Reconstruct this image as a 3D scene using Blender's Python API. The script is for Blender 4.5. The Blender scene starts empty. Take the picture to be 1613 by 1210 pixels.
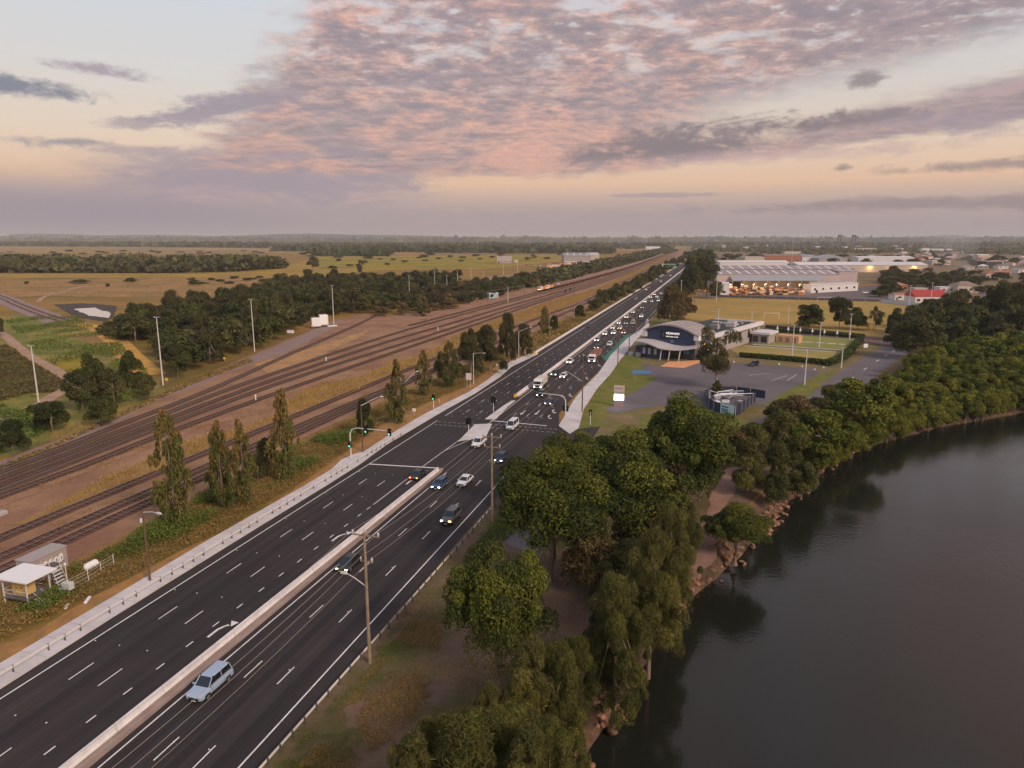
import bpy, math, random
import numpy as np
from mathutils import Vector, Matrix
R = math.radians
C = bpy.context.scene.collection
rnd = random.Random(7)
nr = np.random.RandomState(7)

# ------------------------------------------------------------------ camera
H_CAM, F_PX, PW, PH = 43.0, 1120.0, 1613.0, 1210.0
PITCH = math.atan((605 - 377) / F_PX)
cam = bpy.data.cameras.new('camera'); camo = bpy.data.objects.new('camera', cam); C.objects.link(camo)
camo.location = (0, 0, H_CAM); camo.rotation_euler = (R(90) - PITCH, 0, 0)
cam.sensor_fit = 'HORIZONTAL'; cam.sensor_width = 36; cam.lens = 36 * F_PX / PW
cam.clip_start = 0.5; cam.clip_end = 60000
sc = bpy.context.scene; sc.camera = camo

# ------------------------------------------------------------------ exposure
sc.view_settings.view_transform = 'Standard'; sc.view_settings.look = 'None'
sc.view_settings.exposure = 0.0; sc.view_settings.gamma = 1.0
sc.view_settings.use_curve_mapping = False
sc.render.engine = 'CYCLES'
sc.cycles.use_denoising = True
sc.cycles.max_bounces = 5; sc.cycles.diffuse_bounces = 3; sc.cycles.glossy_bounces = 2
sc.cycles.transmission_bounces = 2; sc.cycles.transparent_max_bounces = 8; sc.cycles.volume_bounces = 1
sc.cycles.sample_clamp_indirect = 4

# ------------------------------------------------------------------ sun (soft dusk glow) and sky
SUN_EL, SUN_ROT = 32.0, 138.0          # rotation clockwise from +Y
sun = bpy.data.lights.new('sun', 'SUN'); sun.energy = 2.7; sun.angle = R(14); sun.color = (1, .83, .68)
suno = bpy.data.objects.new('sun', sun); C.objects.link(suno)
suno.rotation_euler = (R(90 - SUN_EL), 0, R(180 - SUN_ROT))

class NT:
    def __init__(s, tree): s.t = tree; s.n = tree.nodes; s.l = tree.links
    def node(s, typ, **kw):
        n = s.n.new(typ)
        for k, v in kw.items(): setattr(n, k, v)
        return n
    def put(s, sock, v):
        if isinstance(v, bpy.types.NodeSocket): s.l.new(v, sock)
        elif v is not None:
            if sock.type == 'RGBA' and not hasattr(v, '__len__'): v = (v, v, v, 1)
            if sock.type == 'RGBA' and len(v) == 3: v = (*v, 1)
            sock.default_value = v
    def m(s, op, a, b=None, c=None, clamp=False):
        n = s.node('ShaderNodeMath', operation=op); n.use_clamp = clamp
        for i, v in enumerate((a, b, c)): s.put(n.inputs[i], v) if v is not None else None
        return n.outputs[0]
    def vm(s, op, a, b=None):
        n = s.node('ShaderNodeVectorMath', operation=op); s.put(n.inputs[0], a)
        if b is not None: s.put(n.inputs[1], b)
        return n.outputs[0]
    def comb(s, x, y, z):
        n = s.node('ShaderNodeCombineXYZ')
        for i, v in enumerate((x, y, z)): s.put(n.inputs[i], v)
        return n.outputs[0]
    def mix(s, f, a, b, mode='MIX'):
        n = s.node('ShaderNodeMix', data_type='RGBA', blend_type=mode); n.clamp_factor = True
        s.put(n.inputs[0], f); s.put(n.inputs[6], a); s.put(n.inputs[7], b)
        return n.outputs[2]
    def noise(s, vec, scale, detail=3, rough=.5, dist=0.0, out=0):
        n = s.node('ShaderNodeTexNoise'); s.put(n.inputs['Vector'], vec)
        n.inputs['Scale'].default_value = scale; n.inputs['Detail'].default_value = detail
        n.inputs['Roughness'].default_value = rough; n.inputs['Distortion'].default_value = dist
        return n.outputs[out]
    def ss(s, x, lo, hi):       # smoothstep
        n = s.node('ShaderNodeMapRange', interpolation_type='SMOOTHSTEP')
        s.put(n.inputs[0], x); s.put(n.inputs[1], lo); s.put(n.inputs[2], hi)
        n.inputs[3].default_value = 0; n.inputs[4].default_value = 1
        return n.outputs[0]
    def ramp(s, x, stops):
        n = s.node('ShaderNodeValToRGB'); s.put(n.inputs[0], x); e = n.color_ramp.elements
        while len(e) < len(stops): e.new(.5)
        for el, (p, c) in zip(e, stops): el.position = p; el.color = (*c, 1)
        return n.outputs[0]

def build_world():
    w = bpy.data.worlds.new('World'); sc.world = w; w.use_nodes = True
    w.cycles.sampling_method = 'MANUAL'; w.cycles.sample_map_resolution = 1024
    T = NT(w.node_tree); T.n.clear()
    tc = T.node('ShaderNodeTexCoord').outputs['Generated']
    sep = T.node('ShaderNodeSeparateXYZ'); T.put(sep.inputs[0], tc)
    x, y, z = sep.outputs
    az = T.m('MULTIPLY', T.m('ARCTAN2', x, y), 57.29578)
    el = T.m('MULTIPLY', T.m('ARCSINE', z), 57.29578)
    elp = T.m('MAXIMUM', el, 0.0)
    # clear dusk sky: mauve at the horizon, peach above it, pale blue higher
    fr = T.m('DIVIDE', elp, 60.0)
    clear = T.ramp(fr, [(0, (.34, .275, .285)), (1.2/60, (.38, .30, .305)), (2.6/60, (.46, .35, .325)), (4.2/60, (.74, .485, .33)),
                        (7/60, (.75, .59, .455)), (11/60, (.66, .625, .59)), (17/60, (.59, .63, .685)), (30/60, (.42, .49, .62)), (1, (.30, .38, .55))])
    lowleft = T.m('MULTIPLY', T.ss(az, -4.0, -28.0), T.ss(el, 5.5, 1.5))
    clear = T.mix(lowleft, clear, (.30, .255, .30))
    # cloud plane coordinates
    zz = T.m('ADD', T.m('MAXIMUM', z, 0.0), 0.10)
    px = T.m('DIVIDE', x, zz); py = T.m('DIVIDE', y, zz)
    P = T.comb(px, T.m('MULTIPLY', py, 1.0), 0.0)
    A = T.comb(az, T.m('MULTIPLY', el, 2.2), 3.0)         # angular coordinates for low clouds
    n_big = T.noise(A, .07, 4, .55)
    n_mid = T.noise(A, .30, 5, .6)
    n_alt = T.noise(P, 4.6, 5, .62, .12)                  # altocumulus
    n_fin = T.noise(P, 12.0, 4, .62, .1)
    n_soft = T.noise(T.comb(az, T.m('MULTIPLY', el, 3.2), 9.0), .16, 5, .62, .8)
    fine_k = T.m('MULTIPLY_ADD', T.ss(el, 3.5, 13.0), .75, .25)
    n_fin = T.m('ADD', .5, T.m('MULTIPLY', T.m('SUBTRACT', n_fin, .5), fine_k))
    rag = T.m('ADD', T.m('MULTIPLY', T.m('SUBTRACT', n_mid, .5), 7.0), T.m('MULTIPLY', T.m('SUBTRACT', n_alt, .5), 9.0))
    # main deck: right of az -17, above a tilted lower edge
    azr = T.m('ADD', az, T.m('MULTIPLY', rag, .9))
    low_edge = T.m('ADD', 4.4, T.m('MULTIPLY', T.m('MAXIMUM', T.m('SUBTRACT', az, 4.0), 0.0), .085))
    elr = T.m('SUBTRACT', T.m('ADD', el, T.m('MULTIPLY', rag, .16)), low_edge)
    left_edge = T.m('SUBTRACT', azr, T.m('SUBTRACT', T.m('MULTIPLY', el, .75), 28.0))
    deck = T.m('MULTIPLY', T.ss(elr, 0.0, .75), T.ss(left_edge, -1.0, 3.5))
    # a pale opening at the right
    op = T.m('SUBTRACT', T.m('ADD', el, T.m('MULTIPLY', rag, .22)), T.m('ADD', 7.2, T.m('MULTIPLY', T.m('SUBTRACT', az, 14.0), .17)))
    gap = T.m('MULTIPLY', T.m('MULTIPLY', T.ss(op, -1.6, .4), T.ss(op, 3.6, 1.0)), T.ss(az, 8.0, 19.0))
    gap2 = T.m('MULTIPLY', T.ss(n_fin, .56, .72), T.ss(el, 9.0, 15.0))
    n_hole = T.m('MULTIPLY', T.ss(T.m('ADD', T.m('MULTIPLY', n_alt, .6), T.m('MULTIPLY', n_soft, .4)), .50, .62), T.ss(el, 8.0, 14.0))
    deck = T.m('MULTIPLY', deck, T.m('SUBTRACT', 1.0, T.m('MULTIPLY', gap, .9)))
    deck = T.m('MULTIPLY', deck, T.m('SUBTRACT', 1.0, T.m('MULTIPLY', T.m('MAXIMUM', gap2, n_hole), .75)))
    pinkf = T.m('MULTIPLY', T.ss(T.m('ADD', T.m('MULTIPLY', n_big, .35), T.m('ADD', T.m('MULTIPLY', n_soft, .55), T.m('ADD', T.m('MULTIPLY', n_alt, .22), T.m('MULTIPLY', n_fin, .20)))), .575, .79),
                T.ss(az, 36.0, 6.0))
    greyc = T.mix(T.ss(T.m('ADD', T.m('MULTIPLY', n_fin, .5), T.m('MULTIPLY', n_alt, .5)), .36, .64), (.26, .21, .235), (.42, .31, .31))
    pinkc = T.mix(T.ss(n_fin, .35, .72), (.50, .31, .285), (.88, .45, .30))
    deckc = T.mix(pinkf, greyc, pinkc)
    deckc = T.mix(T.m('MULTIPLY', T.ss(el, 15.0, 28.0), .7), deckc, T.mix(T.ss(az, 22.0, 44.0), (.37, .31, .325), (.66, .40, .30)))
    low = T.m('MULTIPLY', T.m('MULTIPLY', T.ss(T.m('ADD', el, T.m('MULTIPLY', rag, .35)), 2.1, 3.4), T.ss(T.m('ADD', el, T.m('MULTIPLY', rag, .3)), 6.6, 5.2)), T.m('MULTIPLY', T.ss(azr, -33.0, -24.0), T.ss(azr, -4.0, -12.0)))
    clear = T.mix(T.m('MULTIPLY', low, .85), clear, T.mix(T.ss(n_soft, .42, .62), (.32, .265, .315), (.47, .335, .35)))
    col = T.mix(T.m('MULTIPLY', deck, .93), clear, deckc)
    # single clouds: (az, el, half width, half height, colour, tilt, strength)
    rg2 = T.m('ADD', T.m('MULTIPLY', T.m('SUBTRACT', n_soft, .5), 9.0), T.m('MULTIPLY', T.m('SUBTRACT', T.noise(T.comb(az, T.m('MULTIPLY', el, 2.0), 1.0), .9, 5, .7), .5), 5.0))
    def cloud(col, a0, e0, wa, he, c, tilt=0.0, k=1.0, r=.30):
        dx = T.m('DIVIDE', T.m('SUBTRACT', az, a0), wa)
        dy = T.m('DIVIDE', T.m('SUBTRACT', T.m('SUBTRACT', el, e0), T.m('MULTIPLY', T.m('SUBTRACT', az, a0), tilt)), he)
        d = T.m('SQRT', T.m('ADD', T.m('MULTIPLY', dx, dx), T.m('MULTIPLY', dy, dy)))
        d = T.m('ADD', d, T.m('MULTIPLY', rg2, r))
        return T.mix(T.m('MULTIPLY', T.ss(d, 1.15, .25), k), col, c)
    bl = (.20, .205, .26); mv = (.33, .27, .315); gy = (.235, .185, .195); pk = (.47, .33, .34)
    for a in [(-34, 9.6, 6.5, .75, bl, -.07, .95), (-31, 6.3, 4, .45, bl, .03, .7), (-29, 10.9, 3.2, .5, mv, -.06, .8),
              (-22, 8.6, 4.5, .85, mv, .16, .9), (-26.5, 7.7, 2.6, .45, mv, .05, .7), (-19.5, 9.3, 5.5, .9, mv, .05, .85),
              (-17, 4.1, 11, .95, mv, 0, .85), (-26, 6.0, 6, .5, mv, 0, .6), (-17, 5.9, 5, .6, mv, .1, .6),
              (10.5, 7.0, 5.6, 1.3, gy, .02, .95), (17, 7.7, 6.0, 1.2, gy, .06, .95), (13.5, 6.6, 8.0, .7, gy, .05, .9), (23, 8.0, 7.5, .75, gy, .03, .95),
              (5.5, 6.2, 3.4, .7, gy, 0, .75), (30, 7.6, 7, .9, mv, 0, .6), (34, 4.8, 8, .45, gy, .03, .7), (33, 9.3, 4, .5, pk, .05, .8),
              (25, 10.6, 1.3, .7, gy, 0, .8), (20, 6.0, 13, .6, pk, .02, .5), (24, 4.9, .7, .32, gy, 0, .8), (12, 3.3, 4, .16, mv, 0, .6),
              (30, 2.3, 14, .6, gy, .01, .65), (0, 1.9, 22, .5, mv, 0, .35)]:
        col = cloud(col, *a)
    # Nishita sky (sun low) adds its own share to the light
    sky = T.node('ShaderNodeTexSky', sky_type='NISHITA'); sky.sun_disc = False
    sky.sun_elevation = R(SUN_EL); sky.sun_rotation = R(SUN_ROT); sky.dust_density = 3; sky.ozone_density = 2
    bg1 = T.node('ShaderNodeBackground'); T.put(bg1.inputs[0], sky.outputs[0]); bg1.inputs[1].default_value = .006
    below = T.ss(el, 0.0, -1.5)
    col = T.mix(below, col, (.10, .085, .075))
    bg2 = T.node('ShaderNodeBackground'); T.put(bg2.inputs[0], col); bg2.inputs[1].default_value = 1.05
    add = T.node('ShaderNodeAddShader'); T.l.new(bg1.outputs[0], add.inputs[0]); T.l.new(bg2.outputs[0], add.inputs[1])
    out = T.node('ShaderNodeOutputWorld'); T.l.new(add.outputs[0], out.inputs[0])
build_world()

# ------------------------------------------------------------------ places measured on the ground
def at(u, v, z=0.0):
    a = (u - 806.5) / F_PX; b = (v - 605) / F_PX
    k = (z - H_CAM) / (-math.sin(PITCH) - b * math.cos(PITCH))
    return Vector((a * k, (math.cos(PITCH) - b * math.sin(PITCH)) * k, z))
RA = R(16.1739); RD = Vector((math.sin(RA), math.cos(RA), 0)); RN = Vector((RD.y, -RD.x, 0))
def st(s, t, z=0.0):           # along / across the highway
    return RD * s + RN * t + Vector((0, 0, z))
RHEAD = math.pi / 2 - RA       # heading of the highway seen as a z rotation of +X

# ------------------------------------------------------------------ materials
MATS = {}
def mat(name, col, rough=.8, var=.25, scale=1.0, col2=None, f2=.5, bump=0.0, metal=0.0, spec=.3, island=0.0, emit=None, es=0.0,
        det=4, tint=None, trans=0.0, objv=0.0, contrast=(.35, .65), fine=None):
    if name in MATS: return MATS[name]
    if rough >= .9 or tint is not None:
        sf = 1.22 if rough >= .9 else 1.10
        fs = lambda c: None if c is None else tuple(max(.004, sum(c) / 3 + (x - sum(c) / 3) * sf) for x in c)
        col, col2, tint = fs(col), fs(col2), fs(tint)
    m = bpy.data.materials.new(name); m.use_nodes = True; T = NT(m.node_tree); T.n.clear()
    geo = T.node('ShaderNodeNewGeometry')
    pos = geo.outputs['Position']
    n1 = T.noise(pos, scale, det, .6)
    c = (*col, 1)
    if col2 is not None:
        c = T.mix(T.ss(n1, *contrast), c, (*col2, 1))
    if fine:
        n2 = T.noise(pos, fine[0], 3, .7)
        k = T.m('MULTIPLY_ADD', T.m('SUBTRACT', n2, .5), fine[1], 1.0)
        c = T.mix(1.0, c, T.comb(k, k, k), 'MULTIPLY')
    if var:
        n3 = T.noise(pos, scale * 3.1, det, .65)
        k = T.m('MULTIPLY_ADD', T.m('SUBTRACT', n3, .5), var * 2, 1.0)
        c = T.mix(1.0, c, T.comb(k, k, k), 'MULTIPLY')
    if tint is not None:
        at_ = T.node('ShaderNodeAttribute', attribute_name='tint').outputs['Fac']
        c = T.mix(at_, c, (*tint, 1))
    if island:
        k = T.m('MULTIPLY_ADD', T.m('SUBTRACT', geo.outputs['Random Per Island'], .5), island * 2, 1.0)
        c = T.mix(1.0, c, T.comb(k, k, k), 'MULTIPLY')
    if objv:
        oi = T.node('ShaderNodeObjectInfo').outputs['Random']
        k = T.m('MULTIPLY_ADD', T.m('SUBTRACT', oi, .5), objv * 2, 1.0)
        c = T.mix(1.0, c, T.comb(k, T.m('POWER', k, .7), k), 'MULTIPLY')
    p = T.node('ShaderNodeBsdfPrincipled'); T.put(p.inputs['Base Color'], c)
    p.inputs['Roughness'].default_value = rough; p.inputs['Metallic'].default_value = metal
    p.inputs['Specular IOR Level'].default_value = spec
    if emit: p.inputs['Emission Color'].default_value = (*emit, 1); p.inputs['Emission Strength'].default_value = es
    if bump:
        b = T.node('ShaderNodeBump'); b.inputs['Strength'].default_value = bump; b.inputs['Distance'].default_value = .3
        T.put(b.inputs['Height'], T.noise(pos, scale * 6, 4, .7)); T.l.new(b.outputs[0], p.inputs['Normal'])
    sh = p.outputs[0]
    if trans:
        tr = T.node('ShaderNodeBsdfTranslucent'); T.put(tr.inputs[0], c)
        mx = T.node('ShaderNodeMixShader'); mx.inputs[0].default_value = trans
        T.l.new(sh, mx.inputs[1]); T.l.new(tr.outputs[0], mx.inputs[2]); sh = mx.outputs[0]
    o = T.node('ShaderNodeOutputMaterial'); T.l.new(sh, o.inputs[0])
    MATS[name] = m; return m

# ------------------------------------------------------------------ mesh helpers
class MB:
    def __init__(s): s.v = []; s.f = []; s.m = []; s.mats = []
    def mi(s, m):
        if m not in s.mats: s.mats.append(m)
        return s.mats.index(m)
    def add(s, vs, fs, m):
        b = len(s.v); s.v += [tuple(v) for v in vs]; k = s.mi(m)
        s.f += [tuple(b + i for i in f) for f in fs]; s.m += [k] * len(fs); return s
    def box(s, c, d, m, rz=0.0, top=1.0, M=None):      # centre, full size; top = taper of the upper face
        x, y, z = d[0] / 2, d[1] / 2, d[2] / 2; cs, sn = math.cos(rz), math.sin(rz); vs = []
        for k, t in ((-1, 1), (1, top)):
            for i, j in ((-1, -1), (1, -1), (1, 1), (-1, 1)):
                a, b = i * x * t, j * y * t
                vs.append((c[0] + a * cs - b * sn, c[1] + a * sn + b * cs, c[2] + k * z))
        if M: vs = [M @ Vector(v) for v in vs]
        return s.add(vs, [(3, 2, 1, 0), (4, 5, 6, 7), (0, 1, 5, 4), (1, 2, 6, 5), (2, 3, 7, 6), (3, 0, 4, 7)], m)
    def tube(s, pts, r, m, n=6, cap=True):
        pts = [Vector(p) for p in pts]; rs = r if hasattr(r, '__len__') else [r] * len(pts); vs = []
        for i, p in enumerate(pts):
            d = (pts[min(i + 1, len(pts) - 1)] - pts[max(i - 1, 0)]).normalized()
            u = d.cross(Vector((0, 0, 1)));
            if u.length < .05: u = d.cross(Vector((1, 0, 0)))
            u.normalize(); w = d.cross(u)
            for k in range(n):
                a = 2 * math.pi * k / n; vs.append(p + (u * math.cos(a) + w * math.sin(a)) * rs[i])
        fs = [(i * n + k, i * n + (k + 1) % n, (i + 1) * n + (k + 1) % n, (i + 1) * n + k) for i in range(len(pts) - 1) for k in range(n)]
        if cap: fs += [tuple(range(n))[::-1], tuple(range((len(pts) - 1) * n, len(pts) * n))]
        return s.add(vs, fs, m)
    def prism(s, pts, z0, z1, m, cap=True):            # outline (x,y) extruded in z
        n = len(pts); vs = [(p[0], p[1], z0) for p in pts] + [(p[0], p[1], z1) for p in pts]
        fs = [(i, (i + 1) % n, n + (i + 1) % n, n + i) for i in range(n)]
        if cap: fs += [tuple(range(n, 2 * n)), tuple(range(n))[::-1]]
        return s.add(vs, fs, m)
    def xz(s, pts, y0, y1, m, cap=True):               # side outline (x,z) extruded in y
        n = len(pts); vs = [(p[0], y0, p[1]) for p in pts] + [(p[0], y1, p[1]) for p in pts]
        fs = [(i, (i + 1) % n, n + (i + 1) % n, n + i) for i in range(n)]
        if cap: fs += [tuple(range(n, 2 * n)), tuple(range(n))[::-1]]
        return s.add(vs, fs, m)
    def build(s, name, parent=None, smooth=False, bevel=0.0):
        me = bpy.data.meshes.new(name); me.from_pydata(s.v, [], s.f)
        for m in s.mats: me.materials.append(m)
        me.polygons.foreach_set('material_index', s.m)
        if smooth: me.polygons.foreach_set('use_smooth', [True] * len(s.f))
        me.validate(); me.update()
        import bmesh
        bm = bmesh.new(); bm.from_mesh(me); bmesh.ops.recalc_face_normals(bm, faces=bm.faces)
        if bevel: bmesh.ops.bevel(bm, geom=[e for e in bm.edges], offset=bevel, segments=1, affect='EDGES', clamp_overlap=True)
        bm.to_mesh(me); bm.free()
        o = bpy.data.objects.new(name, me); C.objects.link(o)
        if parent is not None: o.parent = parent
        return o

def tag(o, label=None, cat=None, group=None, kind=None):
    if label: o['label'] = label
    if cat: o['category'] = cat
    if group: o['group'] = group
    if kind: o['kind'] = kind
    return o
def thing(name, label, cat, loc=(0, 0, 0), rz=0.0, group=None):
    o = bpy.data.objects.new(name, None); C.objects.link(o); o.location = loc; o.rotation_euler = (0, 0, rz)
    o.empty_display_size = .5
    return tag(o, label, cat, group)
def dup(root, loc, rz=0.0, label=None, group=None, scale=None):
    r = root.copy(); C.objects.link(r); r.location = loc; r.rotation_euler = (0, 0, rz)
    if scale is not None: r.scale = scale if hasattr(scale, '__len__') else (scale,) * 3
    if label: r['label'] = label
    if group: r['group'] = group
    for ch in root.children:
        c = ch.copy(); C.objects.link(c); c.parent = r
        for g in ch.children:
            d = g.copy(); C.objects.link(d); d.parent = c
    return r

def ragged(pts, step=4.0, amp=1.0, seed=1):
    q = random.Random(seed); out = []; n = len(pts)
    for i in range(n):
        a = Vector(pts[i][:2]); b = Vector(pts[(i + 1) % n][:2]); L = (b - a).length
        k = max(1, min(60, int(L / step))); nn = Vector((-(b - a).y, (b - a).x)) / max(L, 1e-6)
        for j in range(k):
            p = a + (b - a) * (j / k)
            out.append(p + nn * q.uniform(-amp, amp) if j else p)
    return out
def sheet(name, pts, z, m, rag=None, skirt=0.0, kind='structure'):
    pts = [Vector((p[0], p[1])) for p in pts]
    if rag: pts = ragged(pts, rag[0], rag[1], len(name) + int(abs(pts[0].x)))
    b = MB(); n = len(pts)
    b.add([(p.x, p.y, z) for p in pts], [tuple(range(n))], m)
    if skirt: b.add([(p.x, p.y, z) for p in pts] + [(p.x, p.y, z - skirt) for p in pts], [(i, (i + 1) % n, n + (i + 1) % n, n + i) for i in range(n)], m)
    o = b.build(name)
    if o.data.polygons[0].normal.z < 0:
        o.data.flip_normals()
    tag(o, kind=kind); return o
def gp(lst, z=0.0): return [at(u, v, z) for u, v in lst]
def stp(lst): return [st(*p) for p in lst]

def spline(pts, step):
    pts = [Vector(p) for p in pts]; out = []
    P = [pts[0] * 2 - pts[1]] + pts + [pts[-1] * 2 - pts[-2]]
    for i in range(1, len(P) - 2):
        n = max(1, int((P[i + 1] - P[i]).length / step))
        for j in range(n):
            t = j / n; a, b, c, d = P[i - 1], P[i], P[i + 1], P[i + 2]
            out.append(.5 * ((2 * b) + (c - a) * t + (2 * a - 5 * b + 4 * c - d) * t * t + (3 * b - a - 3 * c + d) * t ** 3))
    out.append(pts[-1]); return out
def ribbon(b, pts, o0, o1, z, m):       # flat strip following pts between lateral offsets (right positive)
    vs = []; n = len(pts)
    for i, p in enumerate(pts):
        d = (pts[min(i + 1, n - 1)] - pts[max(i - 1, 0)]); d.z = 0; d.normalize(); r = Vector((d.y, -d.x, 0))
        a = p + r * o0; c = p + r * o1; vs += [(a.x, a.y, z), (c.x, c.y, z)]
    b.add(vs, [(2 * i, 2 * i + 1, 2 * i + 3, 2 * i + 2) for i in range(n - 1)], m)
def bar(b, pts, o, w, z0, z1, m):       # box section following pts
    vs = []; n = len(pts)
    for i, p in enumerate(pts):
        d = (pts[min(i + 1, n - 1)] - pts[max(i - 1, 0)]); d.z = 0; d.normalize(); r = Vector((d.y, -d.x, 0))
        a = p + r * (o - w / 2); c = p + r * (o + w / 2)
        vs += [(a.x, a.y, z0), (c.x, c.y, z0), (c.x, c.y, z1), (a.x, a.y, z1)]
    fs = []
    for i in range(n - 1):
        for k in range(4): fs.append((4 * i + k, 4 * i + (k + 1) % 4, 4 * i + 4 + (k + 1) % 4, 4 * i + 4 + k))
    fs += [(0, 1, 2, 3), (4 * n - 1, 4 * n - 2, 4 * n - 3, 4 * n - 4)]
    b.add(vs, fs, m)

# ------------------------------------------------------------------ foliage
def cards_mesh(name, cen, nor, size, tint, m, aspect=.55, droop=None, bend=.25):
    """one bent leaf spray (two quads) per centre"""
    n = len(cen); r = nr.normal(size=(n, 3)); nor = nor / (np.linalg.norm(nor, axis=1, keepdims=True) + 1e-9)
    if droop is not None: r = r * (1 - droop) + np.array([0, 0, -1.0]) * droop * 2
    t = r - nor * np.sum(r * nor, axis=1, keepdims=True); t /= (np.linalg.norm(t, axis=1, keepdims=True) + 1e-9)
    b = np.cross(nor, t); L = size[:, None]; Wd = L * aspect
    mid = cen + nor * L * bend
    tip = .35
    v = np.empty((n, 6, 3)); v[:, 0] = cen - t * L - b * Wd * tip; v[:, 1] = cen - t * L + b * Wd * tip
    v[:, 2] = mid + b * Wd; v[:, 3] = mid - b * Wd
    v[:, 4] = cen + t * L + b * Wd * tip; v[:, 5] = cen + t * L - b * Wd * tip
    v = v.reshape(-1, 3); idx = np.arange(n)[:, None] * 6
    f = np.concatenate([idx + np.array([0, 1, 2, 3]), idx + np.array([3, 2, 4, 5])], axis=1).reshape(-1)
    me = bpy.data.meshes.new(name); me.vertices.add(len(v)); me.vertices.foreach_set('co', v.reshape(-1))
    me.loops.add(len(f)); me.loops.foreach_set('vertex_index', f.astype(np.int32))
    me.polygons.add(n * 2); me.polygons.foreach_set('loop_start', np.arange(0, len(f), 4, dtype=np.int32))
    me.polygons.foreach_set('loop_total', np.full(n * 2, 4, dtype=np.int32))
    at_ = me.attributes.new('tint', 'FLOAT', 'POINT'); at_.data.foreach_set('value', np.repeat(tint, 6).astype(np.float32))
    me.materials.append(m); me.update(); return me
def sph(n, up=0.0):
    d = nr.normal(size=(n, 3)); d /= np.linalg.norm(d, axis=1, keepdims=True)
    if up: d[:, 2] = np.where(d[:, 2] < -up, -d[:, 2], d[:, 2])
    return d
def crown_cards(centres, radii, per, leaf, m, name='crown', squash=.8, droop=None, aspect=.55, inner=.25, tintv=None):
    cc, nn, ss, tt = [], [], [], []
    for i, (c, r) in enumerate(zip(centres, radii)):
        k = int(per); d = sph(k, .55); rr = np.where(nr.rand(k) < inner, nr.uniform(.2, .85, k), nr.uniform(.82, 1.12, k))
        p = d * (r * rr)[:, None]; p[:, 2] *= squash
        cc.append(p + np.array(c)); nn.append(d * .9 + nr.normal(size=(k, 3)) * .75 + np.array([0, 0, .35]))
        ss.append(leaf * nr.uniform(.6, 1.3, k)); tv = nr.uniform(0, 1) if tintv is None else tintv[i]
        tt.append(np.clip(nr.normal(tv, .15, k), 0, 1))
    return cards_mesh(name, np.concatenate(cc), np.concatenate(nn), np.concatenate(ss), np.concatenate(tt), m, aspect, droop)
# ================================================================== SETTING
M_ground = mat('dry_ground', (.27, .155, .05), .95, .25, .012, (.16, .115, .033), fine=(.9, .5), det=6)
M_tan = mat('far_plain', (.33, .215, .095), .95, .15, .003, (.17, .13, .055), det=6)
M_gold = mat('golden_field', (.35, .215, .06), .95, .25, .02, (.23, .165, .055), fine=(.5, .4), det=5)
M_olive = mat('olive_field', (.28, .205, .04), .95, .25, .012, (.17, .145, .027), det=5)
M_ochre = mat('ochre_grass', (.31, .185, .08), .95, .25, .03, (.21, .135, .055), fine=(1.2, .5), det=5)
M_swamp = mat('swamp_grass', (.11, .115, .032), .95, .35, .06, (.28, .20, .065), fine=(.6, .7), det=6)
M_lush = mat('lush_grass', (.10, .13, .028), .95, .3, .12, (.22, .18, .055), fine=(1.5, .5), det=5)
M_lawn = mat('lawn', (.10, .125, .03), .95, .25, .2, (.17, .145, .045), fine=(2.5, .5), det=5)
M_soil = mat('earth_track', (.40, .27, .20), .95, .25, .3, (.30, .20, .14), fine=(2, .4))
M_orange = mat('orange_earth', (.55, .31, .10), .95, .2, .15, (.40, .24, .09), fine=(1.5, .4))
M_gravel = mat('gravel_road', (.28, .20, .18), .95, .15, .2, (.24, .18, .165), fine=(3, .5))
M_ballast = mat('ballast', (.215, .118, .080), .95, .25, .06, (.30, .185, .115), fine=(2.8, .7), det=6)
M_bed = mat('track_bed', (.15, .085, .066), .95, .25, .3, (.085, .058, .05), fine=(3.5, .7))
M_oldbed = mat('oily_track_bed', (.125, .085, .068), .95, .25, .3, (.15, .115, .09), fine=(3.0, .7))
M_verge = mat('river_verge', (.155, .105, .075), .95, .3, .12, (.095, .08, .035), fine=(1.6, .8), det=7, contrast=(.42, .6))
M_browndirt = mat('brown_dirt', (.12, .075, .055), .95, .3, .2, (.12, .09, .06), fine=(2.2, .7), det=6)
M_reddirt = mat('reddish_dirt', (.30, .185, .145), .95, .25, .25, (.22, .145, .11), fine=(2.2, .5), det=6)
M_asph = mat('asphalt', (.044, .0345, .033), .82, .12, .045, (.035, .029, .028), fine=(9, .45), spec=.25)
def streaks(m, k, s_al=.012, s_ac=1.1):
    T = NT(m.node_tree); p = [n for n in T.n if n.type == 'BSDF_PRINCIPLED'][0]; src = p.inputs['Base Color'].links[0].from_socket
    mp = T.node('ShaderNodeMapping'); geo = [n for n in T.n if n.type == 'NEW_GEOMETRY'][0]; T.l.new(geo.outputs['Position'], mp.inputs[0])
    mp.vector_type = 'TEXTURE'; mp.inputs['Rotation'].default_value = (0, 0, RHEAD); mp.inputs['Scale'].default_value = (1 / s_al, 1 / s_ac, 1)
    n1 = T.noise(mp.outputs[0], 1.0, 4, .6); v = T.m('MULTIPLY_ADD', T.m('SUBTRACT', n1, .5), k * 2, 1.0)
    n2 = T.noise(geo.outputs['Position'], .35, 5, .75); v = T.m('MULTIPLY', v, T.m('SUBTRACT', 1.0, T.m('MULTIPLY', T.ss(n2, .58, .72), .22)))
    T.put(p.inputs['Base Color'], T.mix(1.0, src, T.comb(v, v, v), 'MULTIPLY'))
streaks(M_asph, .8)
M_asph2 = mat('old_asphalt', (.15, .13, .135), .9, .12, .06, (.12, .105, .11), fine=(4, .4))
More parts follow.
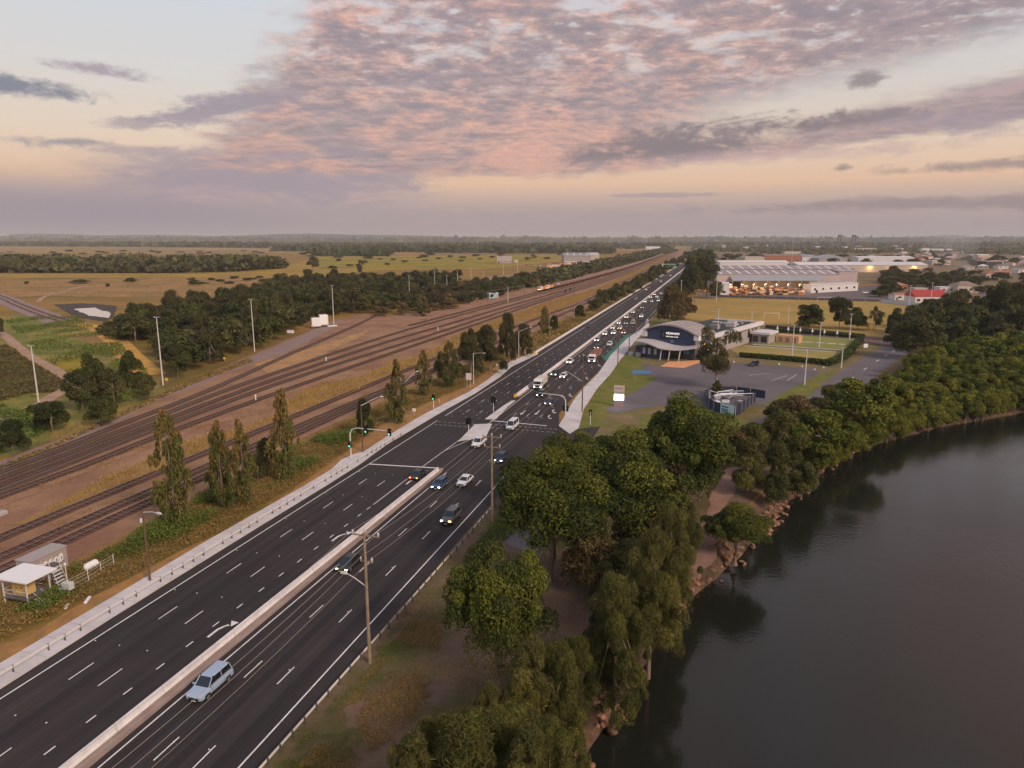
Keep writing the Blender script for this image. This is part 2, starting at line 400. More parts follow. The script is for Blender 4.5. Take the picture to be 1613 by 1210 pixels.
M_conc = mat('concrete', (.62, .575, .565), .85, .1, .25, (.52, .48, .47), fine=(6, .25))
M_conc2 = mat('brown_concrete', (.32, .25, .215), .9, .15, .4, (.27, .2, .17), fine=(5, .3))
M_line = mat('road_paint', (.74, .70, .67), .6, .25, .8, (.55, .51, .48), fine=(6, .6), contrast=(.5, .75))
M_rail = mat('rusty_rail', (.12, .065, .045), .5, .2, 1, metal=.5)
M_railtop = mat('polished_rail', (.42, .34, .30), .35, .1, 1, metal=.8)
M_sleeper = mat('sleeper', (.135, .088, .068), .9, .25, .8)
M_bank = mat('bank_earth', (.13, .08, .055), .95, .3, .3, (.06, .045, .03), fine=(1.6, .8), bump=.5)

# shoreline: waterline on z = -2.5, then the top of the bank
shore = [Vector(p) for p in [(-160, -400, -2.5), (-70, -140, -2.5), (-22, -20, -2.5), (-3, 28, -2.5)]] + \
    gp([(915, 1210), (948, 1150), (985, 1090), (1035, 1015), (1083, 945), (1112, 927), (1145, 898), (1176, 862), (1214, 826), (1251, 783), (1287, 751), (1355, 708), (1424, 688), (1515, 667), (1613, 650)], -2.5) + \
    [Vector(p) for p in [(190, 214, -2.5), (330, 300, -2.5), (640, 420, -2.5), (1500, 560, -2.5), (6000, 900, -2.5)]]
shore = spline(shore, 3.0)
q = random.Random(3); top_, foot_ = [], []
for i, p in enumerate(shore):
    d = (shore[min(i + 1, len(shore) - 1)] - shore[max(i - 1, 0)]); d.z = 0; d.normalize(); l = Vector((-d.y, d.x, 0))
    j = q.uniform(-.7, .7)
    top_.append(p + l * (3.6 + j)); foot_.append(p - l * (3.4 - j)); p += l * j * .6
b = MB(); vs = []; n = len(shore)
for t_, s_, f_ in zip(top_, shore, foot_):
    mid = (t_ + s_) / 2
    vs += [(t_.x, t_.y, 0.0), (mid.x, mid.y, -1.0 + q.uniform(-.3, .3)), (s_.x, s_.y, -2.5), (f_.x, f_.y, -4.2)]
b.add(vs, [(4 * i + k, 4 * i + k + 1, 4 * i + k + 5, 4 * i + k + 4) for i in range(n - 1) for k in range(3)], M_bank)
o = tag(b.build('river_bank'), kind='structure')
gpts = [(-160 - 3, -3000)] + [(p.x, p.y) for p in top_] + [(30000, 900), (30000, 30000), (-30000, 30000), (-30000, -3000)]
sheet('ground', gpts, 0.0, M_ground)

# water
m = bpy.data.materials.new('river_water'); m.use_nodes = True; T = NT(m.node_tree)
p = T.n['Principled BSDF']; p.inputs['Base Color'].default_value = (.014, .0155, .011, 1); p.inputs['Roughness'].default_value = .10
p.inputs['IOR'].default_value = 1.48; p.inputs['Specular IOR Level'].default_value = .5
geo = T.node('ShaderNodeNewGeometry').outputs['Position']
h = T.m('ADD', T.noise(geo, 1.6, 3, .6), T.m('MULTIPLY', T.noise(geo, .35, 3, .5), .8))
h = T.m('MULTIPLY', h, T.m('MULTIPLY_ADD', T.ss(T.noise(geo, .03, 3, .6, .5), .38, .62), 1.1, .35))
bn = T.node('ShaderNodeBump'); bn.inputs['Strength'].default_value = .45; bn.inputs['Distance'].default_value = .07
T.put(bn.inputs['Height'], h); T.l.new(bn.outputs[0], p.inputs['Normal'])
b = MB(); b.add([(-700, -3000, -2.5), (8000, -3000, -2.5), (8000, 1100, -2.5), (-700, 1100, -2.5)], [(0, 1, 2, 3)], m)
# the river bed keeps the sheet closed below
tag(b.build('river_water'), kind='structure')

# broad plain and fields to the left
def S(name, px, z, m, rag=None): return sheet(name, gp(px), z, m, rag)
sheet('plain', [(-14000, 2100), (-14000, 14000), (3000, 14000), (2000, 6000), (900, 3600), (600, 3000), (100, 2100)], .05, M_tan)
S('field', [(-40, 438), (480, 437), (600, 425), (760, 424), (885, 412), (890, 402), (640, 403), (500, 405), (430, 425), (-40, 428)], .09, M_gold, (30, 4))
S('field', [(505, 424), (600, 423), (770, 421), (880, 408), (880, 404), (640, 405), (500, 407)], .13, M_olive, (30, 5))
S('field', [(-40, 473), (60, 466), (300, 470), (420, 455), (560, 432), (430, 437), (180, 439), (-40, 443)], .10, M_ochre, (12, 2.5))
S('wetland', [(-60, 500), (30, 498), (120, 500), (190, 540), (235, 592), (262, 618), (190, 655), (90, 694), (-60, 745)], .06, M_swamp, (6, 1.5))
S('wetland', [(4, 504), (63, 502), (87, 526), (135, 538), (142, 556), (130, 562), (98, 556), (50, 560), (20, 528)], .09, M_lush, (3, 1))
S('wetland', [(-30, 640), (40, 620), (70, 630), (55, 650), (80, 655), (110, 665), (60, 700), (-60, 740)], .09, M_lush, (3, 1))
S('field', [(85, 570), (140, 560), (140, 590), (118, 600), (100, 590)], .12, M_olive, (3, .6))
S('field', [(110, 528), (160, 524), (190, 548), (150, 545)], .12, M_ochre, (3, .6))
# tracks of bare earth
b = MB(); ribbon(b, spline(gp([(-60, 488), (0, 524), (26, 545), (52, 565), (79, 579), (103, 593), (115, 601), (107, 612), (85, 624), (63, 638), (30, 650), (0, 667), (-60, 690)]), 3), -2.0, 2.0, .15, M_soil)
tag(b.build('dirt_track'), kind='structure')
b = MB(); ribbon(b, spline(gp([(100, 508), (135, 513), (160, 521), (185, 540), (205, 562), (240, 592)]), 3), -4.5, 4.5, .16, M_orange)
tag(b.build('earth_path'), kind='structure')
b = MB(); ribbon(b, spline(gp([(-80, 440), (0, 469), (20, 478), (60, 494), (95, 507), (118, 511)]), 5), -8, 7.5, .14, M_gravel)
for o_ in (-3.2, 1.2): ribbon(b, spline(gp([(-80, 440), (0, 469), (20, 478), (60, 494), (100, 507)]), 5), o_ - 1.2, o_ + 1.2, .17, M_bed)
tag(b.build('siding_road'), kind='structure')
b = MB(); ribbon(b, spline(gp([(40, 468), (95, 460), (150, 449), (260, 446), (400, 440)]), 8), -2, 2, .15, M_soil)
tag(b.build('farm_track'), kind='structure')
b = MB(); ribbon(b, spline(gp([(60, 476), (75, 466), (130, 458), (270, 453)]), 8), -1.6, 1.6, .15, M_soil)
tag(b.build('farm_track'), kind='structure')
# pond
S('pond_mud', [(85, 480), (130, 478), (185, 482), (178, 500), (165, 507), (120, 500)], .17, mat('black_mud', (.055, .036, .025), .8, .2, .4), (2, .6))
m = bpy.data.materials.new('pond_water'); m.use_nodes = True; p = m.node_tree.nodes['Principled BSDF']
p.inputs['Base Color'].default_value = (.30, .32, .34, 1); p.inputs['Roughness'].default_value = .12; p.inputs['Specular IOR Level'].default_value = 1.0
p.inputs['Metallic'].default_value = .75; p.inputs['Base Color'].default_value = (.8, .82, .85, 1)
S('pond_water', [(116, 487), (150, 485), (160, 490), (172, 492), (174, 497), (172, 502), (158, 500), (140, 498)], .21, m, (2, .9))

# ------------------------------------------------------------------ rail corridor
RAILTOP = [(-80, 770), (0, 727), (100, 690), (200, 645), (260, 617), (303, 598), (351, 580), (379, 566), (400, 563.5), (450, 536), (480, 526), (523, 506), (575, 494), (610, 498), (650, 506), (668, 505), (720, 488), (760, 476), (830, 458), (860, 448), (920, 432), (1000, 412), (1068, 394)]
RAILBOT = [(1085, 400), (1010, 436), (934, 480), (900, 496), (840, 524), (745, 566), (700, 590), (640, 614), (553, 657), (465, 698), (340, 762), (248, 819), (123, 882), (0, 930), (-90, 985)]
sheet('rail_ballast', gp(RAILTOP + RAILBOT), .12, M_ballast, (8, .5))
S('gravel_yard', [(-80, 762), (0, 729), (100, 692), (200, 647), (260, 619), (303, 600), (379, 568), (450, 538), (523, 508), (545, 503), (520, 520), (452, 556), (400, 572), (320, 604), (250, 632), (190, 664), (100, 705), (0, 745), (-80, 785)], .16, M_gravel, (6, .7))
TR = {1: [(-80, -89), (60, -89), (250, -89.6), (500, -87), (834, -93), (1300, -104), (1900, -119), (2600, -150)],
      2: [(-80, -92.8), (60, -92.8), (150, -92.5), (200, -91), (240, -89.8)],
      3: [(-80, -98.7), (240, -98.8), (400, -95), (500, -91.5), (834, -97.5), (1300, -109), (1900, -124), (2600, -155)],
      4: [(-80, -112), (85, -115.2), (130, -118), (200, -119.4), (350, -119), (470, -119.5), (700, -114.5), (1000, -113), (1300, -117), (1900, -131), (2600, -162)],
      5: [(-80, -112.5), (20, -114), (88, -118.6), (120, -122), (166, -125.8), (208, -127), (300, -125.5), (470, -124.5), (700, -119.5), (1000, -118), (1300, -122), (1900, -136), (2600, -167)],
      6: [(-80, -116), (20, -118), (90, -122), (178, -131), (268, -134.5), (336, -133), (470, -131), (700, -124.5), (1000, -123), (1300, -127), (1900, -141), (2600, -172)],
      7: [(-80, -119), (20, -121), (92, -125.4), (129, -129.6), (186, -137), (290, -143), (372, -143), (550, -138), (700, -131), (1000, -128), (1300, -132), (1900, -146), (2600, -177)],
      8: [(20, -123), (95, -128.5), (135, -134.5), (168, -140), (231, -155), (301, -171), (361, -186), (420, -205)]}
TR[9] = [(330, -150), (430, -147), (560, -143.5), (700, -137.5), (1000, -133.5), (1300, -137.5), (1900, -151.5), (2600, -182)]
TRK = {k: spline([st(s, t) for s, t in v], 6) for k, v in TR.items()}
tl = {1: 'railway track nearest to the highway', 2: 'second railway track from the highway, joining the nearest one', 3: 'railway track beside the strip of golden grass, on its highway side',
      4: 'rusty track just beyond the golden grass, nearest of the wide yard', 5: 'second track of the wide yard beyond the golden grass', 6: 'third track of the wide yard beyond the golden grass',
      7: 'fourth track of the wide yard, dark with oil', 8: 'curving siding along the gravel yard towards the white tanks', 9: 'far track of the yard under the long coal train'}
for k, pts in TRK.items():
    r = thing('railway_track', tl[k], 'railway track', group='tracks of the rail corridor')
    b = MB(); ribbon(b, pts, -1.35, 1.35, .20 + .012 * k, M_oldbed if k in (5, 7, 8) else M_bed); tag(b.build('track_bed', r), kind='stuff')
    for sgn in (-1, 1):
        b = MB(); bar(b, pts, sgn * .76, .12, .36, .50, M_rail); bar(b, pts, sgn * .76, .07, .50, .53, M_railtop); b.build('rail', r)
    b = MB(); near = spline([p for p in pts if p.length < 420], 1.1) if k != 9 else []
    if near:
        L = 0
        for a, c in zip(near, near[1:]):
            d = c - a; b.box(((a.x + c.x) / 2, (a.y + c.y) / 2, .335), (.26, 2.5, .12), M_sleeper, math.atan2(d.y, d.x))
        tag(b.build('sleepers', r), kind='stuff')

# dry earth and golden grass between the tracks
GA = [(1, 828), (32, 824), (52, 813), (95, 791), (165, 753), (246, 721), (300, 694), (340, 684), (390, 672), (430, 655), (463, 624), (512, 602), (572, 593), (614, 573), (658, 562), (690, 547), (720, 527), (779, 505), (814, 494), (851, 480), (900, 466), (940, 455), (1000, 428), (1045, 407)]
GB = [(1050, 408), (1000, 434), (940, 462), (900, 480), (851, 500), (818, 508), (760, 530), (684, 566), (658, 577), (608, 595), (565, 617), (466, 651), (432, 664), (390, 681), (331, 706), (248, 746), (169, 776), (127, 791), (73, 811), (40, 827)]
sheet('grass_strip', gp(GA + GB), .17, M_ochre, (3, .5))

# verge between the railway and the highway
VT = [(-90, 985), (0, 930), (123, 882), (248, 819), (340, 762), (465, 698), (553, 657), (640, 614), (700, 590), (745, 566), (840, 524), (900, 496), (934, 480), (1010, 436), (1085, 400)]
VB = [(1092, 404), (1075, 410), (1000, 458), (880, 534), (850, 555), (800, 576), (767, 600), (700, 637), (614, 686), (559, 716), (482, 765), (320, 857), (235, 908), (0, 1047), (-90, 1098)]
M_scrubg = mat('weedy_ground', (.15, .11, .04), .95, .3, .1, (.25, .15, .06), fine=(1.2, .7), det=6)
sheet('rail_verge', gp(VT + VB), .14, M_scrubg)
S('bare_strip', [(-90, 1060), (0, 1019), (48, 1004), (107, 965), (176, 927), (228, 901), (280, 872), (353, 839), (441, 787), (471, 765), (509, 740), (551, 710), (598, 673), (638, 655), (678, 634), (730, 613), (767, 587), (805, 565), (845, 553),
                 (846, 557), (827, 563), (767, 602), (700, 639), (614, 688), (559, 718), (482, 767), (320, 859), (235, 910), (0, 1049), (-90, 1100)], .18, mat('bare_orange_earth', (.34, .19, .085), .95, .2, .4, (.25, .15, .075), fine=(2.2, .5)), (2.5, .25))

# ------------------------------------------------------------------ highway
road = stp([(-60, -65.4), (115, -65.4), (133, -66.3), (165, -65.9), (212, -65.7), (232, -67.2), (262, -66.2), (600, -66.2), (1000, -67), (1500, -71), (1500, -37), (1000, -35.5), (600, -35.3), (330, -36), (195, -37.5), (170, -37), (158, -34.3), (161, -25), (140, -25), (124, -34.2), (100, -34.4), (-60, -34.4)])
sheet('highway', road, .06, M_asph)
side = spline(gp([(1470, 518), (1421, 546), (1385, 567), (1340, 598), (1290, 634), (1243, 661), (1170, 684), (1080, 697), (960, 707), (880, 713)]), 5)
b = MB(); ribbon(b, side, -5.4, 5.6, .048, M_asph2); tag(b.build('side_street'), kind='structure')
Z = .068
def line(b, s0, s1, t0, t1, w=.13):
    a = st(s0, t0); c = st(s1, t1); d = (c - a).normalized(); r = Vector((d.y, -d.x, 0)) * w / 2
    b.add([(a - r) + Vector((0, 0, Z)), (a + r) + Vector((0, 0, Z)), (c + r) + Vector((0, 0, Z)), (c - r) + Vector((0, 0, Z))], [(0, 1, 2, 3)], M_line)
def longline(b, pts, w=.14):
    for (s0, t0), (s1, t1) in zip(pts, pts[1:]):
        k = max(1, int((s1 - s0) / 60))
        for j in range(k): line(b, s0 + (s1 - s0) * j / k, s0 + (s1 - s0) * (j + 1) / k, t0 + (t1 - t0) * j / k, t0 + (t1 - t0) * (j + 1) / k, w)
b = MB()
longline(b, [(-60, -63.65), (155, -63.75)], .17); longline(b, [(160, -63.7), (600, -63.1), (1000, -64), (1450, -67.5)], .2)
tag(b.build('edge_line'), kind='structure')
b = MB(); longline(b, [(-60, -35.95), (113, -36.2), (128, -36.6)], .17); longline(b, [(-60, -47.2), (119, -47.3)], .16); tag(b.build('edge_line'), kind='structure')
b = MB(); longline(b, [(150.5, -51), (190, -50.8), (600, -50.3), (1450, -52)], .14); longline(b, [(340, -37.3), (600, -37)], .14); tag(b.build('edge_line'), kind='structure')
b = MB(); line(b, 119.7, 121.1, -63.7, -49.9, .45); tag(b.build('stop_line'), kind='structure')
b = MB(); line(b, 158.6, 157.6, -51.3, -37.2, .45)
for t in np.arange(-63, -52, 1.2): line(b, 154.2, 154.15, t, t + .7, .12); line(b, 151.4, 151.35, t, t + .7, .12)
for t in np.arange(-50.5, -34.5, 1.2): line(b, 155.2, 155.15, t, t + .7, .12); line(b, 152.4, 152.35, t, t + .7, .12)
tag(b.build('crossing_lines'), kind='structure')
b = MB()
for s in np.arange(0.65, 118, 12):
    if s + 3 < 119: line(b, s, s + 3, -60.05, -60.05); line(b, s, s + 3, -56.4, -56.4)
for s in np.arange(-6.2, 118, 12): line(b, s, s + 3, -43.5, -43.5); line(b, s, s + 3, -39.7, -39.7)
for s in np.arange(165, 1300, 12):
    k = .13 if s < 400 else .2; e = 0 if s < 700 else -(s - 700) * .004
    line(b, s, s + 3, -60 + e, -60 + e, k); line(b, s, s + 3, -56.4 + e, -56.4 + e, k)
    line(b, s, s + 3, -47.5 + e, -47.5 + e, k); line(b, s, s + 3, -44.1 + e, -44.1 + e, k)
    if s < 500: line(b, s, s + 3, -40.7, -40.7, k)
tag(b.build('lane_lines'), kind='structure')
b = MB()
for s in np.arange(1.5, 100, 4.25): line(b, s, s + 1.1, -52.95, -52.95, .15)
longline(b, [(98, -52.95), (119, -52.95)], .14); longline(b, [(121, -53.1), (148, -52.6)], .14); line(b, 132, 143, -52.9, -50.2, .14); line(b, 143, 152, -49.6, -49.3, .14)
tag(b.build('turn_lane_lines'), kind='structure')
# arrows on the road (hooked, pointing to the driver's right)
def arrow(b, s, t, fwd=1, kind='right'):
    def P(a, c): return st(s + fwd * a, t + fwd * c, Z)
    side_ = 1 if kind == 'right' else -1
    if kind == 'straight':
        b.add([P(0, -.12), P(0, .12), P(3.2, .12), P(3.2, -.12)], [(0, 1, 2, 3)], M_line)
        b.add([P(3.2, -.5), P(3.2, .5), P(4.8, 0)], [(0, 1, 2)], M_line); return
    sh = [(0, 0), (1.7, 0), (2.4, .25 * side_), (2.9, .6 * side_)]
    for (a0, c0), (a1, c1) in zip(sh, sh[1:]):
        w = .16
        b.add([P(a0, c0 - w), P(a0, c0 + w), P(a1 - (.1 if c1 else 0), c1 + w), P(a1, c1 - w)], [(0, 1, 2, 3)], M_line)
    b.add([P(2.6, 1.0 * side_), P(3.7, .25 * side_), P(3.6, 1.35 * side_)], [(0, 1, 2)], M_line)
b = MB(); arrow(b, 59, -52.0); arrow(b, 85.5, -52.0); arrow(b, 111, -51.9)
for s, t, k in [(164, -38.9, 'left'), (170, -39.2, 'left'), (190, -39.0, 'left'), (216, -39.0, 'left'), (240, -39.0, 'left'), (168, -42.5, 'straight'), (167, -46, 'straight')]: arrow(b, s + 4, t, -1, k)
tag(b.build('lane_arrows'), kind='structure')
# raised pavement markers
b = MB()
for s in np.arange(7, 700, 12):
    for t in (-60.05, -56.4, -43.5, -39.9, -63.3):
        if 120 < s < 160: continue
        p_ = st(s + (1.2 if t > -50 else 0), t, .08); k = .12 if s < 150 else .2; b.box(p_, (k, k, .05), M_line, RHEAD)
for s in np.arange(160, 600, 6):
    for t in (-58.2, -61.8, -54.6): p_ = st(s, t, .08); b.box(p_, (.16, .16, .05), M_line, RHEAD)
tag(b.build('road_studs'), kind='stuff')
# patches in the asphalt: darker wheel paths and repair squares
M_dk = mat('fresh_asphalt', (.025, .021, .021), .85, .15, .2, fine=(9, .3))
b = MB()
for t in (-41.5, -37.9, -58.3):
    a = st(-60, t - .5); ribbon(b, [st(s, t) for s in range(-60, 118, 12)], -.5, .5, .063, M_dk)
tag(b.build('tar_patches'), kind='structure')
# bus lane
M_bus = mat('green_bus_lane', (.055, .17, .125), .9, .15, .3)
sheet('bus_lane', stp([(252, -38.1), (258, -39.9), (326, -40.0), (332, -37.7), (300, -36.6)]), .064, M_bus)

# concrete walk on the left of the highway and its kerb
PU = [(-90, 1098), (0, 1047.5), (235, 908), (320, 857), (482, 765), (523, 740), (537, 726), (559, 716), (572, 713), (614, 686), (658, 659), (700, 637), (738, 618.6), (767, 600), (801, 572), (827, 561), (846, 555)]
PL = [(848, 558), (806, 578), (788, 594), (749, 620), (700, 647), (610, 700), (570, 730), (515, 765), (257, 923), (0, 1087), (-90, 1140)]
sheet('footpath', gp(PU + PL), .19, M_conc, None, .2)
FL = [(897, 684), (880, 671.6), (904, 630.7), (919, 612), (941.7, 589.5), (962, 560), (987, 534.5), (1015, 514.6), (1019, 503)]
FR = [(1024, 505), (1022, 516), (1009, 528.5), (1000, 537.5), (989, 553), (977, 567), (961.5, 589.5), (941, 612), (919, 645.6), (911.6, 675)]
sheet('footpath', gp(FL + FR), .19, M_conc, None, .2)
# joints sawn across both walks
M_joint = mat('joint', (.22, .2, .19), .9, .1)
b = MB()
for s in np.arange(30, 118, 3.0):
    a = st(s, -69.1); c = st(s, -65.5); d = RD * .02
    b.add([a - d + Vector((0, 0, .194)), c - d + Vector((0, 0, .194)), c + d + Vector((0, 0, .194)), a + d + Vector((0, 0, .194))], [(0, 1, 2, 3)], M_joint)
for s in np.arange(178, 330, 4.0):
    a = st(s, -36.6); c = st(s, -33.0); d = RD * .03
    b.add([a - d + Vector((0, 0, .194)), c - d + Vector((0, 0, .194)), c + d + Vector((0, 0, .194)), a + d + Vector((0, 0, .194))], [(0, 1, 2, 3)], M_joint)
tag(b.build('footpath_joints'), kind='structure')
# median islands
sheet('median_island', stp([(-60, -49.85), (-60, -47.95), (60, -48.0), (119, -48.3), (121, -48.7), (121, -49.5), (119, -49.9)]), .16, M_conc2, None, .15)
sheet('median_island', gp([(722, 696), (748, 669.5), (775, 668.5), (765, 690), (738, 693)]), .19, M_conc, None, .2)
sheet('median_island', gp([(764, 661), (793, 640), (806, 632), (812, 632), (800, 641), (781, 661)]), .19, M_conc, None, .2)
sheet('median_island', stp([(186, -53.1), (186, -51.6), (600, -50.6), (1450, -52.4), (1450, -53.8), (600, -52.3)]), .16, M_conc2, None, .15)

M_sand = mat('sandy_ground', (.31, .18, .12), .95, .25, .12, (.23, .135, .085), fine=(1.5, .6), det=6)
S('yard_earth', [(0, 800), (60, 778), (140, 744), (235, 707), (320, 672), (420, 648), (500, 618), (480, 606), (430, 622), (380, 644), (300, 676), (200, 715), (110, 748), (40, 772), (0, 786)][::1], .165, M_sand, (4, 1.0))
S('yard_earth', [(540, 510), (620, 512), (690, 500), (760, 482), (830, 464), (850, 456), (830, 454), (760, 470), (680, 492), (600, 497)], .165, M_sand, (5, .8))
S('yard_earth', [(400, 574), (455, 560), (520, 540), (580, 520), (570, 530), (500, 562), (430, 592)], .17, mat('ochre_earth', (.42, .25, .12), .95, .25, .2, (.30, .19, .11), fine=(1.5, .5)), (4, .8))
# ------------------------------------------------------------------ right side grounds
S('river_verge', [(420, 1215), (560, 1050), (700, 918), (795, 795), (840, 745), (900, 700), (1000, 700), (1180, 690), (1260, 660), (1330, 620), (1440, 560)], 0.0, M_verge) if False else None
vp = stp([(-60, -34.45), (100, -34.45), (124, -34.25), (138, -27), (150, -14)]) + [p + Vector((0, 0, 0)) for p in side[::-1][2:]][:0]
vp += [side[i] + Vector((4, -4.5, 0)) for i in range(len(side) - 4, 3, -4)]
bk = [p for p in top_ if -40 < p.y < 330 and p.x < 240][::-1]
sheet('river_verge', [v[:2] for v in vp] + [(p.x - .3, p.y + .2) for p in bk], .03, M_verge)
S('riverside_track', [(1075, 905), (1090, 870), (1110, 820), (1120, 780), (1140, 740), (1165, 735), (1160, 770), (1140, 800), (1135, 850), (1120, 890), (1095, 915)], .06, M_reddirt, (2, .5))
S('shaded_ground', [(860, 860), (960, 880), (1000, 930), (960, 1010), (890, 1040), (850, 960)], .06, M_browndirt, (2, .5))  # patch of plain brown ground colour beneath the figs
S('gravel_pad', [(790, 840), (830, 825), (870, 850), (850, 880), (800, 860)], .07, M_asph2, (2, .3))
S('club_grounds', [(900, 690), (912, 676), (945, 600), (1000, 540), (1030, 505), (1075, 500), (1140, 507), (1205, 514), (1400, 548), (1420, 545), (1330, 600), (1240, 658), (1170, 682), (1080, 694), (950, 702)], .045, mat('club_soil', (.20, .14, .085), .95, .3, .15, (.13, .12, .045), fine=(2, .5)))
b = MB(); ribbon(b, spline(gp([(690, 466), (745, 448), (775, 438), (830, 431), (870, 426.5), (930, 419), (1000, 408.5), (1040, 400)]), 10), -9, 9, .14, M_gravel); tag(b.build('siding_ballast'), kind='structure')
S('grass_verge', [(912, 676), (921, 645), (943, 612), (963, 589), (979, 567), (991, 553), (1010, 562), (1012, 580), (1036, 596), (1012, 612), (985, 625), (960, 645), (948, 672)], .07, M_lawn, (3, .3))
S('grass_verge', [(1000, 540), (1011, 529), (1022, 520), (1030, 500), (1040, 500), (1030, 530), (1012, 560), (1000, 556)], .07, M_lawn, (3, .3))
S('car_park', [(1012, 574), (1040, 578), (1100, 568), (1167, 572), (1287, 582), (1292, 588), (1266, 603), (1232, 620), (1205, 640), (1105, 640), (1032, 640), (968, 652), (952, 646), (985, 625), (1012, 610), (1036, 596), (1014, 584)], .09, M_asph2, (5, .15))
S('grass_verge', [(1290, 590), (1318, 588), (1300, 600), (1272, 626), (1240, 640), (1205, 640), (1232, 620), (1266, 603)], .10, M_lawn, (2, .4))
S('grass_verge', [(1105, 640), (1180, 660), (1150, 690), (1060, 690), (1000, 680), (1010, 655)], .10, M_lawn, (2, .4))
S('disabled_bay', [(996, 584), (1026, 585), (1026, 590), (996, 590)], .12, mat('blue_paint', (.07, .19, .42), .8, .15, .5))
S('grass_verge', [(994, 591), (1000, 599), (1018, 600), (1022, 594), (1010, 592)], .11, M_lush)
S('forecourt', [(1040, 578), (1053, 570.5), (1104, 568), (1100, 573), (1090, 576), (1077, 580.5)], .14, mat('orange_paving', (.62, .33, .20), .9, .1, .4), None)
S('playing_field', [(1068, 472), (1120, 467), (1240, 471), (1390, 475), (1525, 470), (1500, 482), (1440, 520), (1400, 533), (1300, 523), (1205, 514), (1100, 505), (1040, 498)], .07, mat('playing_field_grass', (.36, .235, .09), .95, .15, .03, (.27, .20, .075), fine=(.4, .25), det=5), (10, .8))
S('back_lane', [(1205, 514), (1300, 523), (1400, 533), (1416, 541), (1400, 548), (1330, 535), (1200, 521)], .09, mat('dark_lane', (.14, .10, .09), .95, .2, .3), None)
S('bowling_green', [(1214, 525), (1352, 535.5), (1326, 552), (1186, 543)], .13, mat('green_turf', (.235, .23, .085), .95, .12, .06, (.20, .20, .07), fine=(.5, .15)), None)
S('bowling_green', [(1173, 545), (1318, 555), (1304, 570.6), (1167, 560), (1150, 551)], .13, mat('worn_turf', (.33, .25, .11), .95, .12, .05, (.25, .22, .08), fine=(.5, .15)), None)
S('club_path', [(1140, 547), (1207, 519), (1213, 520), (1216, 524), (1160, 549), (1150, 551)], .12, M_conc2, None)
# pale mats and white strips on the greens
b = MB()
for u0, u1, v in [(1190, 1200, 537), (1212, 1232, 536), (1240, 1258, 538), (1262, 1282, 539.5), (1286, 1300, 540.5), (1304, 1318, 542), (1322, 1334, 543), (1197, 1207, 530)]:
    a = at(u0, v); c = at(u1, v + .5); b.add([(a.x, a.y, .15), (c.x, c.y, .15), (c.x, c.y + 1.3, .15), (a.x, a.y + 1.3, .15)], [(0, 1, 2, 3)], M_line)
tag(b.build('green_markings'), kind='structure')
b = MB()
for p0, p1 in [((1186, 543.5), (1326, 552.5)), ((1173, 545.5), (1318, 555.5))]:
    a = at(*p0); c = at(*p1); bar(b, [a, c], 0, .5, .1, .35, M_conc)
tag(b.build('green_kerb'), kind='structure')
S('warehouse_yard', [(1100, 468), (1130, 460), (1340, 452), (1400, 448), (1460, 452), (1440, 470), (1390, 476), (1240, 472)], .075, mat('yard_asphalt', (.13, .11, .11), .9, .15, .05), None)
S('town_ground', [(1100, 470), (1128, 455), (1345, 448), (1400, 447), (1470, 456), (1540, 500), (1613, 510), (1760, 520), (1760, 383.5), (1080, 383.5), (1082, 400)], .06, mat('town_soil', (.13, .10, .06), .95, .3, .02, (.20, .145, .085), fine=(.3, .6), det=6))
S('town_street', [(1536, 500), (1570, 499), (1560, 470), (1556, 450), (1550, 450), (1545, 470)], .09, M_asph2, None)
# car park lines
b = MB()
for u, v, u2, v2 in [(1180, 592, 1215, 588), (1215, 600, 1240, 592), (1010, 597, 1020, 597.5), (1255, 590, 1240, 600)]:
    a = at(u, v); c = at(u2, v2); bar(b, [a, c], 0, .15, .092, .096, M_line)
tag(b.build('bay_lines'), kind='structure')
# centre line of the side street
b = MB()
for i, j in [(0, 9), (11, 12), (14, 15), (17, 18), (20, 21), (23, 24), (27, 28), (31, 32), (35, 36)]:
    if j < len(side):
        bar(b, side[i:j + 1], .1, .28, .050, .056, M_line)
tag(b.build('side_street_line'), kind='structure')

# hills on the horizon
M_hill = mat('hill', (.06, .07, .06), .95, .2, .0008, (.045, .055, .05))
def ridge(y, x0, x1, h, seed, step=220):
    q = random.Random(seed); b = MB(); vs = []; n = int((x1 - x0) / step); ph = [q.uniform(0, 6) for _ in range(5)]
    for i in range(n + 1):
        x = x0 + (x1 - x0) * i / n
        hh = h * (.62 + .2 * math.sin(x / 2600 + ph[0]) + .12 * math.sin(x / 900 + ph[1]) + .05 * math.sin(x / 370 + ph[2])) + q.uniform(-1, 1) * h * .03
        yy = y + 500 * math.sin(x / 4000 + ph[3])
        e = min(1, i / 5, (n - i) / 5)
        vs += [(x, yy - 900, -1), (x, yy - 350, hh * .55 * e), (x, yy, hh * e), (x, yy + 1200, -1)]
    b.add(vs, [(4 * i + k, 4 * i + k + 1, 4 * i + k + 5, 4 * i + k + 4) for i in range(n) for k in range(3)], M_hill)
    return tag(b.build('hills'), kind='structure')
ridge(10500, -13000, -1200, 165, 1); ridge(12500, -9500, 9000, 150, 5); ridge(14000, -1000, 13500, 130, 9)
